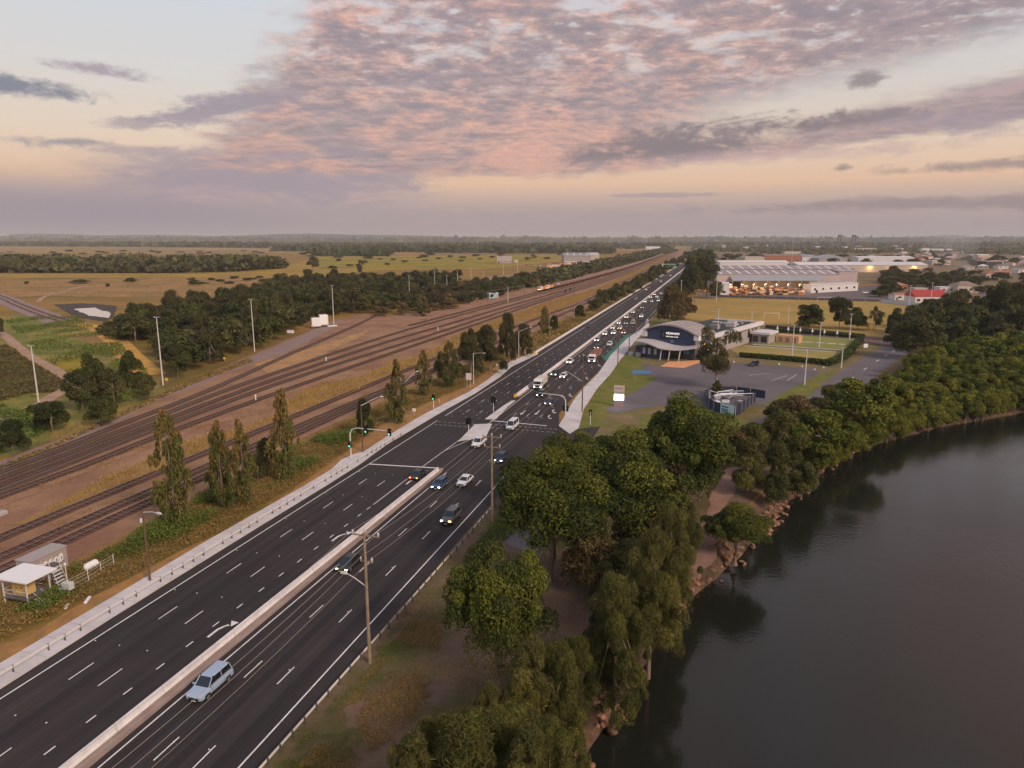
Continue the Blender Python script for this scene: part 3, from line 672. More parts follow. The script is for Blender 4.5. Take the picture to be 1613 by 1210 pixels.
# ================================================================== TREES
def leafmat(name, c1, c2, objv=.25): return mat(name, c1, .7, 0, 1, tint=c2, island=.35, trans=.22, objv=objv, spec=.25)
L_fig = leafmat('fig_leaves', (.036, .048, .012), (.14, .148, .024), .18)
L_cas = leafmat('casuarina_needles', (.066, .064, .019), (.15, .14, .036))
L_dark = leafmat('dark_leaves', (.040, .045, .017), (.10, .10, .032), .4)
L_green = leafmat('green_leaves', (.045, .056, .016), (.10, .102, .026))
L_pop = leafmat('poplar_leaves', (.10, .115, .034), (.25, .15, .05), .3)
L_dcas = leafmat('dark_needles', (.046, .045, .018), (.095, .085, .03))
L_mang = leafmat('mangrove_leaves', (.050, .068, .012), (.20, .195, .030), .35)
L_gum = leafmat('gum_leaves', (.085, .080, .035), (.15, .12, .05))
L_brown = leafmat('brown_leaves', (.11, .075, .035), (.16, .12, .045))
M_bark = mat('bark', (.20, .15, .12), .95, .3, 2)
M_pbark = mat('pale_bark', (.30, .24, .185), .9, .35, 2); M_sbark = mat('shore_bark', (.16, .125, .095), .9, .3, 2)

def trunk_mesh(cl, rad, h0, m, r0=.35, nl=7, lean=0.0, forks=1):
    b = MB(); q = random.Random(len(cl) + int(h0 * 10))
    for k in range(forks):
        ox, oy = (q.uniform(-.5, .5) * (forks > 1), q.uniform(-.5, .5) * (forks > 1))
        top = Vector((lean * h0 + ox * 3, oy * 3, h0)); mid = Vector((lean * h0 * .4 + ox * 2 + q.uniform(-.2, .2), oy * 2 + q.uniform(-.2, .2), h0 * .5))
        b.tube([(ox, oy, -1.2), mid, top], [r0 * 1.15, r0 * .85, r0 * .6], m, 7)
        idx = list(range(len(cl))); q.shuffle(idx)
        for i in idx[:nl]:
            c = Vector(cl[i]); a = mid.lerp(top, q.uniform(.3, 1)); c = a.lerp(c, .9)
            b.tube([a, a.lerp(c, .5) + Vector((0, 0, q.uniform(-.2, .5))), c], [r0 * .45, r0 * .3, r0 * .12], m, 5)
    o = b.build('trunk'); return o

def proto(kind, seed, dens, leaf, hero=False):
    """crown and trunk for a nominal tree 10 m high and 5 m in radius"""
    global nr
    nr = np.random.RandomState(seed); q = random.Random(seed)
    cl, rd = [], []
    if kind == 'fig':
        for i in range(80 if hero else 20):
            d = sph(1, .1)[0]; f = q.uniform(.5, 1.04)
            lo_ = 1 - .35 * max(0, -d[2]); cl.append((d[0] * 4.3 * f * lo_, d[1] * 4.3 * f * lo_, 5.0 + d[2] * 4.1 * f + q.uniform(-.4, .6))); rd.append(q.uniform(.45, 1.45) * (1 if hero else 1.35))
        for i in range(12 if hero else 4): cl.append((q.uniform(-2.2, 2.2), q.uniform(-2.2, 2.2), q.uniform(2.5, 7))); rd.append(1.8)
        mt, droop, asp, bark, r0, h0 = L_fig, None, .5, M_bark, .45, 4.5
    elif kind in ('cas', 'dcas'):
        for i in range(95 if hero else 24):
            z = q.uniform(.0, 1) ** .9; a = q.uniform(0, 6.283); w = 4.7 * (1 - z ** 1.5 * .70) * q.uniform(.15, 1)
            cl.append((math.cos(a) * w, math.sin(a) * w, .7 + z * 8.6)); rd.append(q.uniform(.35, 1.2) * (1 if hero else 1.35))
        mt, droop, asp, bark, r0, h0 = (L_cas if kind == 'cas' else L_dcas), .12, .13, M_bark, .25, 8
    elif kind in ('dark', 'green', 'brown'):
        for i in range(26 if hero else 17):
            d = sph(1, .75)[0]; f = q.uniform(.45, 1)
            cl.append((d[0] * 3.8 * f, d[1] * 3.8 * f, 4.6 + d[2] * 4.0 * f)); rd.append(q.uniform(1.1, 1.9))
        mt = {'dark': L_dark, 'green': L_green, 'brown': L_brown}[kind]; droop, asp, bark, r0, h0 = .15, .4, M_bark, .3, 5
    elif kind == 'pop':
        for i in range(75):
            z = i / 74; a = q.uniform(0, 6.283); w = 4.6 * math.sin(min(1, (1 - z) * 1.25 + .12) * 1.5708) * (.35 + .65 * min(1, z * 5)) * q.uniform(.3, 1)
            cl.append((math.cos(a) * w, math.sin(a) * w, .6 + z * 9.0)); rd.append(q.uniform(.35, 1.35) * (1.15 - .5 * z))
        mt, droop, asp, bark, r0, h0 = L_pop, None, .4, M_bark, .22, 9
    elif kind == 'mang':
        for i in range(22):
            a = q.uniform(0, 6.283); w = 4.2 * math.sqrt(q.uniform(0, 1)); z = 9.0 - (w / 4.4) ** 2 * 2.6 + q.uniform(-.8, .3)
            cl.append((math.cos(a) * w, math.sin(a) * w, z)); rd.append(q.uniform(1.1, 1.7))
        for i in range(6): a = q.uniform(0, 6.28); cl.append((3.6 * math.cos(a), 3.6 * math.sin(a), q.uniform(4, 6))); rd.append(1.4)
        mt, droop, asp, bark, r0, h0 = L_mang, None, .5, M_pbark, .13, 5.5
    elif kind == 'gum':
        for i in range(26):
            z = q.uniform(.2, 1); a = q.uniform(0, 6.283); w = 4.2 * math.sin(z * 2.6) * q.uniform(.35, 1)
            cl.append((math.cos(a) * w, math.sin(a) * w, 1.6 + z * 7.6)); rd.append(q.uniform(.8, 1.5))
        mt, droop, asp, bark, r0, h0 = L_gum, .4, .25, M_pbark, .25, 7
    tv = [q.uniform(0, 1) ** 1.3 for _ in cl]
    if kind == 'pop': tv = [min(1, max(0, c[2] / 14 + q.uniform(-.5, .3))) for c in cl]
    me = crown_cards(cl, rd, dens / len(cl), leaf, mt, 'crown', .85, droop, asp, .3, tv)
    crown = bpy.data.objects.new('crown', me)
    trunk = trunk_mesh(cl, rd, h0, bark, r0, 12 if hero else 6, .0, 3 if kind == 'mang' else 1)
    C.objects.unlink(trunk); return crown, trunk

PR = {}
def getp(kind, lod):
    if (kind, lod) in PR: return PR[(kind, lod)]
    hero = lod == 0
    dens, leaf = {0: (62000, .115), 1: (12000, .24), 2: (2200, .50)}[lod]
    if kind in ('cas', 'dcas'): dens, leaf = {0: (60000, .20), 1: (14000, .38), 2: (1700, .95)}[lod]
    if kind == 'gum': dens = int(dens * .62)
    if kind == 'pop': dens, leaf = int(dens * .62), .26
    PR[(kind, lod)] = [proto(kind, 11 + 7 * k + lod * 31 + len(kind) * 5, dens, leaf, hero) for k in range(2 if lod < 1 else 3)]
    return PR[(kind, lod)]
NAMES = {'fig': 'fig_tree', 'cas': 'casuarina_tree', 'dcas': 'casuarina_tree', 'dark': 'evergreen_tree', 'green': 'broadleaf_tree', 'brown': 'brown_leaved_tree', 'pop': 'poplar_tree', 'mang': 'mangrove_tree', 'gum': 'gum_tree'}
tq = random.Random(5)
def tree(kind, pos, h, r, label, group=None, lod=1, lean=0.0, cat='tree', joined=False):
    c, t = tq.choice(getp(kind, lod))
    root = thing(NAMES[kind], label, cat, pos, tq.uniform(0, 6.28), group)
    if lean: root.rotation_euler = (lean, 0, tq.uniform(-.6, .6))
    root.scale = (r / 5, r / 5, h / 10)
    for ch in (c, t):
        o = ch.copy(); C.objects.link(o); o.parent = root
    return root
def tree_px(kind, u, vb, vt, w, label, group=None, lod=1, z=0.0):
    p = at(u, vb, z); ang = PITCH + math.atan((vt - 605) / F_PX); top = H_CAM - p.y * math.tan(ang)
    h = max(1.5, top - z); d = p.y / math.cos(PITCH)
    return tree(kind, p, h, w * .5 * d / F_PX * 1.10, label, group, lod)

# ---- river bank, foreground (hero trees)
HT = [('fig', 788, 1080, 862, 172, 'bright green round fig tree beside the guardrail, nearest full crown', 0),
      ('fig', 868, 915, 722, 185, 'large green fig tree with spreading crown beside the side-street corner', 0),
      ('fig', 985, 870, 690, 190, 'big green fig standing in the middle of the riverside clump', 0),
      ('fig', 1070, 800, 628, 165, 'tall green fig at the back of the clump, next to the car park', 0),
      ('fig', 905, 780, 682, 120, 'green fig overhanging the highway kerb by the traffic signals', 0),
      ('green', 825, 800, 716, 95, 'small green tree pressed against the highway edge beside the white van', 1),
      ('green', 1015, 770, 672, 120, 'green tree behind the figs, near the brick entrance sign', 1),
      ('green', 965, 735, 672, 90, 'low green tree at the corner of side street and highway', 1),
      ('brown', 930, 935, 815, 110, 'brownish tree low in front of the big figs', 1),
      ('green', 1010, 880, 760, 110, 'yellowish green tree on the river side of the figs', 1),
      ('green', 1100, 790, 672, 90, 'green tree at the edge of the reddish riverside track', 1),
      ('cas', 1022, 1045, 835, 120, 'tall olive casuarina leaning over the river edge', 0),
      ('cas', 1050, 955, 795, 95, 'brown-olive casuarina between the figs and the riverside track', 0),
      ('cas', 968, 1120, 905, 125, 'olive casuarina above the river bend, behind the bright fig', 0),
      ('cas', 1022, 1010, 900, 110, 'casuarina standing right on the waterline, reflected in the river', 0),
      ('cas', 885, 1215, 1030, 105, 'dark casuarina at the bottom edge over the shore rocks', 0),
      ('cas', 835, 1215, 1010, 150, 'feathery casuarina just below the bright fig', 0),
      ('cas', 700, 1330, 1120, 170, 'low wispy casuarina at the very bottom of the picture', 0),
      ('cas', 800, 1330, 1120, 190, 'wispy casuarina at the bottom, nearer the river than the other', 0),
      ('cas', 865, 1330, 1140, 130, 'cut-off casuarina at the bottom right of the bank', 0),
      ('cas', 770, 1240, 1080, 110, 'thin casuarina beneath the bright fig', 0),
      ('cas', 655, 1400, 1165, 190, 'low casuarina nearest the road at the bottom edge', 0), ('cas', 745, 1390, 1130, 230, 'broad casuarina in the middle of the bottom edge', 0), ('cas', 830, 1390, 1150, 170, 'broad casuarina at the bottom edge nearest the shore rocks', 0),
      ('cas', 865, 1160, 1010, 130, 'olive casuarina right behind the bright fig', 0), ('dcas', 955, 1060, 930, 110, 'dark casuarina in the shade between figs and river', 0),
      ('dcas', 990, 960, 850, 120, 'very dark casuarina behind the river-edge casuarinas', 0), ('cas', 1075, 900, 790, 70, 'slim olive casuarina beside the reddish track', 0),
      ('cas', 905, 1130, 1000, 90, 'dark casuarina in the gap behind the bright fig', 0)]
for k, u, vb, vt, w, lb, lod in HT: tree_px(k, u, vb, vt, w, lb, None, lod)
tree_px('fig', 1157, 880, 797, 106, 'small bright green tree overhanging the water, alone on the bank', None, 0, -.8)
MT = [('cas', 1182, 775, 672, 82, 'dark casuarina beside the reddish riverside track'), ('green', 1262, 780, 724, 60, 'small round green tree at the water by the rocks'),
      ('cas', 1222, 758, 652, 100, 'brown-olive casuarina on the bank before the mangroves'), ('green', 1222, 792, 742, 48, 'low green shrub tree above the shore rocks'),
      ('mang', 1292, 728, 650, 110, 'olive tree with pale crooked trunk where the mangroves begin'), ('brown', 1165, 722, 668, 90, 'brown canopy tree over the side street'),
      ('cas', 1225, 700, 632, 84, 'olive casuarina hiding the bend of the side street'), ('brown', 1262, 705, 622, 100, 'brownish tree between side street and mangroves'),
      ('cas', 1305, 690, 612, 95, 'casuarina beside the side street centre line'), ('cas', 1110, 728, 690, 70, 'dull olive casuarina near the fenced compound'),
      ('mang', 1345, 690, 600, 100, 'olive mangrove leaning towards the side street'), ('gum', 1128, 612, 513, 74, 'gum tree growing in the car park before the club'),
      ('green', 1127, 622, 598, 20, 'small dark bush at the foot of the car park gum tree')]
for k, u, vb, vt, w, lb in MT: tree_px(k, u, vb, vt, w, lb)
# ---- playing field trees
for k, u, vb, vt, w, lb in [('green', 1274, 517, 477, 50, 'flat-topped green tree on the playing field, leftmost of the four'), ('dark', 1322, 519, 456, 38, 'tall dark tree on the playing field edge'),
                            ('green', 1351, 519, 483, 38, 'round green tree just right of the tall dark one'), ('gum', 1379, 523, 481, 24, 'thin sparse tree beside the small wooden frame'),
                            ('green', 1412, 514, 484, 30, 'small tree at the right end of the playing field'),
                            ('dark', 1443, 566, 492, 80, 'dark tree beside the boat sheds at the street bend'), ('dark', 1405, 545, 500, 30, 'dark shrub tree behind the bowling green corner'),
                            ('gum', 1592, 520, 435, 56, 'yellowish gum tree with white trunk at right edge'), ('dark', 1575, 520, 430, 50, 'dark tall tree behind the yellowish gum'),
                            ('dark', 1513, 487, 452, 28, 'dark round tree right of the red-roofed building'),
                            ('brown', 1056, 511, 443, 46, 'brown-leaved tree beside the highway, left of playing field'), ('brown', 1078, 503, 458, 36, 'second brown-leaved tree at the field corner'),
                            ('dark', 1094, 478, 408, 36, 'dark tall tree between highway and warehouse'), ('dark', 1112, 470, 404, 50, 'big dark tree at the left end of the warehouse'),
                            ('dark', 1080, 478, 425, 34, 'dark tree on the highway side of the warehouse'), ('dark', 1127, 470, 448, 16, 'small dark tree in front of the warehouse end wall')]:
    tree_px(k, u, vb, vt, w, lb)
# ---- trees on the verge between railway and highway
for k, u, vb, vt, w, lb in [('pop', 277, 838, 648, 66, 'tall poplar beside the street lamp, nearest on the rail verge'), ('pop', 352, 806, 665, 46, 'poplar of the close pair, left one'),
                            ('pop', 386, 798, 662, 44, 'poplar of the close pair, right one'), ('pop', 452, 760, 612, 52, 'tall reddish poplar above the footpath'),
                            ('dark', 424, 742, 684, 36, 'dark bush tree left of the reddish poplar'), ('dark', 408, 762, 706, 30, 'dark low tree behind the poplar pair'),
                            ('dark', 575, 690, 622, 30, 'dark narrow tree beside the timber lamp pole'), ('pop', 627, 668, 567, 38, 'green poplar behind the double lamp pole'),
                            ('pop', 668, 628, 551, 27, 'slim green poplar between the track and the walk'), ('pop', 709, 612, 538, 34, 'brown-green poplar left of the dark clump'),
                            ('dark', 694, 604, 548, 26, 'dark tree between two green poplars'),
                            ('dcas', 742, 600, 512, 50, 'dark casuarina at the left of the verge clump'), ('dcas', 772, 590, 506, 52, 'dark casuarina in the middle of the verge clump'),
                            ('dcas', 801, 572, 487, 34, 'tallest dark casuarina of the verge clump'), ('dcas', 826, 560, 507, 36, 'dark casuarina at the right of the verge clump'),
                            ('dcas', 760, 572, 520, 44, 'dark casuarina behind the verge clump'), ('pop', 858, 528, 482, 20, 'thin dark poplar beyond the verge clump'),
                            ('dark', 871, 524, 494, 18, 'dark bushy tree beside the thin poplar'), ('dark', 912, 502, 478, 22, 'dark cone-shaped tree on the grassy verge')]:
    tree_px(k, u, vb, vt, w, lb, None, 1)
# undergrowth clumps on the rail verge
qg = random.Random(12)
for u, vb, vt, w in [(935, 492, 466, 22), (948, 488, 452, 24), (962, 480, 450, 24), (975, 474, 443, 24), (988, 468, 440, 26), (1001, 462, 430, 22), (1010, 456, 428, 22), (1022, 450, 424, 20), (1032, 446, 420, 20), (1042, 438, 414, 18), (1052, 430, 408, 18),
                     (1062, 424, 404, 16), (958, 470, 452, 20), (1015, 446, 428, 20), (1030, 436, 416, 20), (1072, 418, 400, 16), (1082, 412, 394, 18), (1092, 408, 392, 20)]:
    tree_px('dark', u, vb, vt, w, 'dark tree in the belt between railway and highway beyond the cone-shaped tree', 'trees of the far rail verge', 2)
for u, vb, vt, w in [(1095, 455, 398, 26), (1108, 452, 396, 28), (1086, 440, 400, 22), (1100, 430, 392, 24), (1115, 425, 390, 26), (1104, 415, 388, 24)]:
    tree_px('dark', u, vb, vt, w, 'dark tree lining the right side of the distant highway', 'dark trees right of the distant highway', 2)
# ---- left of the railway
for k, u, vb, vt, w, lb in [('dark', 21, 715, 655, 54, 'dark round tree at the left edge by the yard road'), ('dark', 84, 682, 620, 60, 'dark tree beside the bend of the dirt track'),
                            ('dark', 132, 650, 576, 56, 'dark tree right of the dirt track bend'), ('green', 154, 640, 545, 44, 'taller green tree above the dark clump by the wetland'),
                            ('dark', 182, 640, 575, 50, 'dark tree in the clump left of the light mast'), ('green', 207, 618, 550, 44, 'green tree at the foot of the orange path'),
                            ('dark', 235, 630, 584, 32, 'dark round tree just left of the light mast'), ('dark', 281, 598, 536, 42, 'dark tree just right of the light mast'),
                            ('dark', 2, 530, 494, 12, 'dark tree cut off by the left edge'), ('green', 160, 670, 618, 50, 'low green tree near the yard road fence'),
                            ('green', 206, 446, 436, 18, 'lone small tree in the golden field'), ('green', 126, 447, 439, 28, 'low wide bush in the golden field'),
                            ('dark', 492, 425, 402, 22, 'dark tree beyond the end of the long wood'), ('green', 170, 452, 446, 8, 'tiny bush beside the farm track'),
                            ('gum', 568, 436, 410, 14, 'bare spindly tree in the olive field'), ('dark', 42, 448, 442, 8, 'dark bush near the siding road')]:
    tree_px(k, u, vb, vt, w, lb, None, 1)

def inside(p, poly):
    c = False; n = len(poly); x, y = p
    for i in range(n):
        a, b_ = poly[i], poly[(i + 1) % n]
        if (a[1] > y) != (b_[1] > y) and x < (b_[0] - a[0]) * (y - a[1]) / (b_[1] - a[1]) + a[0]: c = not c
    return c
def fill(poly, spacing, seed, most=400):
    q = random.Random(seed); xs = [p[0] for p in poly]; ys = [p[1] for p in poly]; out = []; cell = {}
    area = (max(xs) - min(xs)) * (max(ys) - min(ys)); tries = int(min(60000, area / spacing ** 2 * 8))
    for _ in range(tries):
        p = (q.uniform(min(xs), max(xs)), q.uniform(min(ys), max(ys)))
        if not inside(p, poly): continue
        g = (int(p[0] // spacing), int(p[1] // spacing)); ok = True
        for i in (-1, 0, 1):
            for j in (-1, 0, 1):
                for o in cell.get((g[0] + i, g[1] + j), ()):
                    if (o[0] - p[0]) ** 2 + (o[1] - p[1]) ** 2 < spacing ** 2: ok = False
        if ok:
            cell.setdefault(g, []).append(p); out.append(p)
            if len(out) >= most: break
    return out
def where(base, p, P_):
    ys = sorted(o[1] for o in P_); az = sorted(o[0] / o[1] for o in P_); n = len(P_)
    if n < 12: return base
    r = sum(y < p[1] for y in ys) / n; c = sum(a < p[0] / p[1] for a in az) / n
    return base + ', ' + ('front' if r < .33 else 'middle' if r < .67 else 'rear') + ' row, ' + ('left' if c < .25 else 'centre left' if c < .5 else 'centre right' if c < .75 else 'right')
def grove(poly, spacing, kinds, h, r, label, group, lod, seed, z=0.0, most=290):
    if group.startswith('trees of the wood'): kinds = kinds + ['green']
    q = random.Random(seed)
    P_ = fill([(v[0], v[1]) for v in poly], spacing, seed, most); base = label
    for p in P_:
        label = where(base, p, P_)
        k = q.choice(kinds); s = q.uniform(.55, 1.2)
        tree(k, (p[0], p[1], z), h * s, r * q.uniform(.85, 1.2), label, group, lod)
grove(gp([(195, 535), (215, 505), (330, 488), (420, 462), (480, 450), (600, 452), (690, 445), (728, 446), (690, 458), (640, 462), (590, 492), (500, 502), (440, 534), (400, 552), (330, 583), (296, 594), (270, 570), (235, 545)]), 9.2,
      ['dark', 'dcas', 'dcas', 'green'], 13.5, 6.8, 'dark evergreen of the wood beyond the yard', 'trees of the wood left of the rail yard', 2, 21)
grove(gp([(590, 500), (640, 496), (668, 500), (720, 484), (760, 473), (830, 455), (850, 449), (840, 444), (790, 447), (740, 452), (700, 458), (640, 468), (600, 484)]), 8.0,
      ['green', 'dcas', 'brown'], 8.5, 5.5, 'green tree of the thicket beyond the yard', 'thicket beyond the rail yard', 2, 22, most=130)
grove(gp([(800, 453), (870, 447.5), (930, 431), (1000, 413.5), (1068, 395.5), (1050, 392), (1000, 402), (930, 418), (870, 431), (825, 437)]), 11.5, ['dcas', 'green', 'brown', 'dcas'], 8, 8.5, 'dark tree close behind the coal train', 'trees close behind the coal train', 2, 27, most=80)
if False: grove(gp([(800, 450), (870, 444), (930, 430), (1000, 412), (1066, 394), (1040, 392), (980, 402), (905, 424), (860, 432)]), 14.0,
      ['dark', 'green', 'dcas'], 9, 10, 'low dark tree in the belt behind the coal train', 'tree belt behind the coal train', 2, 23, most=150)
grove(gp([(150, 528), (200, 500), (225, 498), (240, 530), (200, 540)]), 6.0, ['green', 'dark'], 4.5, 3.6, 'low bush beside the pond at the end of the wood', 'bushes by the pond', 2, 24, most=60)
# dark trees right of the field and the mangrove shore
grove(gp([(1425, 535), (1440, 508), (1500, 492), (1540, 505), (1613, 500), (1700, 500), (1700, 560), (1613, 545), (1540, 548), (1470, 560)]), 8.5,
      ['dark', 'dcas', 'green'], 13, 6.5, 'dark tree behind the mangroves, right of the playing field', 'dark trees behind the mangroves', 2, 25, most=120)
mp = [(1262, 735), (1290, 712), (1340, 672), (1400, 628), (1440, 592), (1480, 568), (1560, 552), (1700, 545), (1760, 600), (1700, 628)]
mpoly = gp(mp) + [p + Vector((-1.5, 3, 0)) for p in top_[::-1] if 40 < p.x < 172 and p.y > 128]
cnt = 0
MP_ = fill([(v[0], v[1]) for v in mpoly], 4.9, 31, 330)
for p in MP_:
    s = tq.uniform(.8, 1.2)
    tree('mang', (p[0], p[1], -.3), 7.6 * s, 3.7 * tq.uniform(.85, 1.25), where('olive green mangrove in the dense riverside stand', p, MP_), 'mangroves along the river', 2 if p[1] > 230 else 1)
# leaning pale trunks at the water's edge, each with its own small crown
sh = [p for p in shore if 58 < p.x < 175 and p.y > 120]
for i in [k // 2 for k in range(2 * len(sh))]:
    p = sh[i] + Vector((tq.uniform(-1.6, 1.6), tq.uniform(-.5, .5), 0)); d = (sh[min(i + 1, len(sh) - 1)] - sh[max(i - 1, 0)]).normalized()
    l = Vector((-d.y, d.x, 0)); pos = p + l * tq.uniform(-.6, 2.2); pos.z = -2.3
    r_ = tree('mang', pos, tq.uniform(5.2, 8.0), tq.uniform(2.4, 3.8), 'mangrove leaning over the water on pale stems, ' + ['left', 'centre left', 'centre right', 'right'][min(3, i * 4 // len(sh))] + ' of the stand', 'leaning mangroves at the waterline', 1)
    r_.rotation_euler = (tq.uniform(-.1, .1) + .12, tq.uniform(-.25, .1), tq.uniform(-.5, .5))
# extra bare stems
b0 = MB(); q = random.Random(8)
for i in range(0, len(sh)):
    for k in range(q.choice([0, 1, 1, 2, 4])):
        p = sh[i] + Vector((q.uniform(-1.5, 1.5), q.uniform(-.3, 1.8), 0)); b0.tube([(p.x, p.y, -2.8), (p.x + q.uniform(.0, 1.2), p.y + q.uniform(-.2, 1.2), -.3), (p.x + q.uniform(.6, 3.2), p.y + q.uniform(-.5, 2.5), q.uniform(2.0, 3.2))], [.10, .07, .04], q.choice([M_pbark, M_sbark, M_sbark]), 5)
tag(b0.build('mangrove_stems'), kind='stuff')

# ---- woods far away, as masses
def cards_area(name, poly, n, size, h, m, z=0.0, seed=1, clump=0.0, asp=.6, kind='stuff', upright=0.0, thr=0.0, ys=1.0):
    global nr
    nr = np.random.RandomState(seed)
    P2 = np.array([(v[0], v[1]) for v in poly]); lo, hi = P2.min(0), P2.max(0); out = np.empty((0, 2)); k = 0
    while len(out) < n and k < 80:
        c = nr.uniform(lo, hi, (n, 2)); ins = np.zeros(len(c), bool); a = P2
        for i in range(len(a)):
            (x0, y0), (x1, y1) = a[i], a[(i + 1) % len(a)]
            if y0 == y1: continue
            cr = ((y0 > c[:, 1]) != (y1 > c[:, 1])) & (c[:, 0] < (x1 - x0) * (c[:, 1] - y0) / (y1 - y0) + x0); ins ^= cr
        out = np.concatenate([out, c[ins]]); k += 1
    out = out[:n]
    fr = clump if clump else 1.0; n = len(out)
    ox, oy = out[:, 0] / fr, out[:, 1] / fr / ys; ox, oy = ox * .83 + oy * .56, oy * .83 - ox * .56
    f = np.sin(ox + 1.3 * np.sin(oy * .7)) * np.sin(oy * 1.3 + np.sin(ox * .6)) * .75 + .35 * np.sin(ox * 2.7 + 1.7 * np.sin(oy * 1.9)) * np.sin(oy * 3.1 + 1.2)
    f = .55 + .45 * f if clump else np.ones(n)
    if thr:
        kp = f + nr.uniform(-.15, .15, len(f)) > thr; out = out[kp]; f = f[kp]
    n = len(out)
    zz = nr.uniform(0, 1, n) ** .7 * h * f; cen = np.column_stack([out, zz + z])
    nor = nr.normal(size=(n, 3)) + np.array([0, 0, .8 - upright])
    if upright: nor[:, 2] *= .25
    me = cards_mesh(name, cen, nor, size * nr.uniform(.6, 1.3, n), np.clip(f * .6 + nr.uniform(-.25, .35, n), 0, 1), m, asp, .0 if not upright else .6)
    o = bpy.data.objects.new(name, me); C.objects.link(o); return tag(o, kind=kind)
cards_area('woodland', gp([(-60, 431), (100, 430.5), (250, 431), (360, 429), (440, 424), (455, 421), (400, 417), (200, 416), (-60, 419)]), 13000, 5.0, 20, L_dark, seed=2, clump=34)
for poly, n, h, s_, sd in [([(495, 403), (600, 404), (620, 400.5), (490, 400.5)], 1500, 16, 7, 3), ([(430, 396), (760, 399), (900, 400), (900, 394), (600, 392), (430, 393)], 4000, 20, 11, 4),
                           ([(-60, 388), (200, 389), (420, 391), (420, 387), (-60, 385)], 4500, 18, 20, 5), ([(420, 389), (900, 392), (1060, 393), (1060, 387), (600, 385), (420, 386)], 5000, 16, 18, 6),
                           ([(1090, 396), (1260, 401), (1420, 399), (1613, 402), (1700, 402), (1700, 393), (1300, 390), (1090, 390)], 5500, 9, 7, 7),
                           ([(1060, 388), (1700, 391), (1700, 383), (1060, 382)], 6500, 16, 20, 8), ([(905, 400), (965, 400), (970, 396), (900, 396)], 900, 20, 8, 9),
                           ([(-100, 383), (1060, 383), (1750, 383.5), (1750, 381), (-100, 380.5)], 9000, 40, 60, 10)]:
    cards_area('woodland', gp(poly), n, s_, h, L_dark, seed=sd, clump=s_ * 7)
cards_area('scrub_belt', gp([(795, 456), (850, 451.5), (885, 444.5), (930, 432), (1000, 413.5), (1068, 395.5), (1050, 392), (1000, 401), (930, 417), (870, 430), (825, 437), (790, 446)]), 16000, 3.4, 8.5, L_dark, seed=71, clump=22)
# scattered far trees of the town
grove(gp([(1385, 470), (1395, 446), (1440, 440), (1500, 446), (1540, 450), (1540, 462), (1480, 458), (1440, 452)]), 13, ['dark', 'dcas'], 10, 8, 'dark tree behind the red-roofed building', 'trees behind the red-roofed building', 2, 41, most=60)
grove(gp([(1385, 452), (1400, 426), (1500, 428), (1613, 436), (1680, 450), (1613, 470), (1560, 462), (1500, 450)]), 30, ['green', 'brown', 'dcas'], 9, 8, 'tree among the houses of the distant town', 'trees of the distant town', 2, 42, most=90)
grove(gp([(1270, 414), (1100, 410), (1100, 402), (1420, 404), (1700, 412), (1700, 426), (1420, 418)]), 50, ['dcas', 'green'], 9, 12, 'tree among the roofs beyond the warehouses', 'trees beyond the warehouses', 2, 43, most=120)
grove(gp([(520, 424), (660, 416), (900, 408), (880, 402), (700, 405), (520, 412)]), 60, ['dark', 'green'], 6, 8, 'scattered bush in the olive field', 'bushes in the fields', 2, 44, most=26)
grove(gp([(300, 450), (420, 445), (600, 436), (640, 430), (430, 436), (300, 443)]), 22, ['green', 'dark'], 4, 6, 'low bush at the edge of the wood', 'bushes at the edge of the wood', 2, 45, most=40)
grove(gp([(-60, 415), (400, 413), (860, 402), (860, 396), (400, 396), (-60, 398)]), 130, ['dark'], 8, 14, 'lone dark tree on the far plain', 'lone trees on the far plain', 2, 46, most=60)

# ================================================================== GROUND COVER
G_gold = leafmat('golden_grass', (.28, .18, .07), (.52, .34, .13), 0); G_orange = leafmat('orange_grass', (.22, .14, .06), (.40, .27, .12), 0)
G_weed = leafmat('weeds', (.15, .125, .04), (.42, .26, .10), 0)
G_green = leafmat('green_weeds', (.08, .12, .025), (.16, .19, .04), 0)
G_reed = leafmat('reeds', (.11, .085, .04), (.16, .14, .045), 0)
cards_area('tall_grass', [v for v in gp(GA[2:] + GB[:-2])], 95000, .36, .8, G_gold, .2, 51, 5.0, .16, upright=.6, thr=.32)
cards_area('weeds', gp([(-90, 1000), (0, 950), (123, 890), (248, 828), (340, 770), (465, 706), (553, 664), (640, 620), (700, 596), (745, 572), (840, 530), (846, 552), (800, 566), (767, 586), (730, 611), (678, 632), (598, 671), (551, 708), (509, 738), (471, 763), (353, 837), (228, 899), (107, 963), (0, 1015), (-90, 1055)]), 130000, .18, 1.3, G_weed, .1, 52, 3.9, .26, thr=.22)
cards_area('shrubbery', gp([(-60, 1030), (0, 1005), (60, 985), (130, 935), (200, 895), (300, 850), (380, 800), (450, 765), (520, 722), (590, 668), (560, 668), (480, 706), (380, 752), (280, 812), (180, 870), (120, 900), (60, 960), (-60, 990)]), 70000, .17, 2.3, G_green, .1, 53, 4.5, .4, thr=.66)
cards_area('weeds', gp([(840, 530), (900, 502), (960, 470), (1040, 425), (1065, 412), (1000, 455), (920, 508), (850, 548)]), 26000, .5, 1.6, G_weed, .1, 54, 7, .4)
cards_area('orange_grass', gp([(560, 1130), (620, 1050), (690, 1070), (660, 1130), (580, 1190)]), 16000, .09, .3, G_orange, .03, 66, 1.9, .2, thr=.45)
cards_area('green_tufts', gp([(430, 1215), (500, 1140), (600, 1010), (640, 960), (660, 980), (600, 1100), (560, 1215)]), 16000, .08, .35, G_green, .03, 67, 1.5, .3, thr=.78)
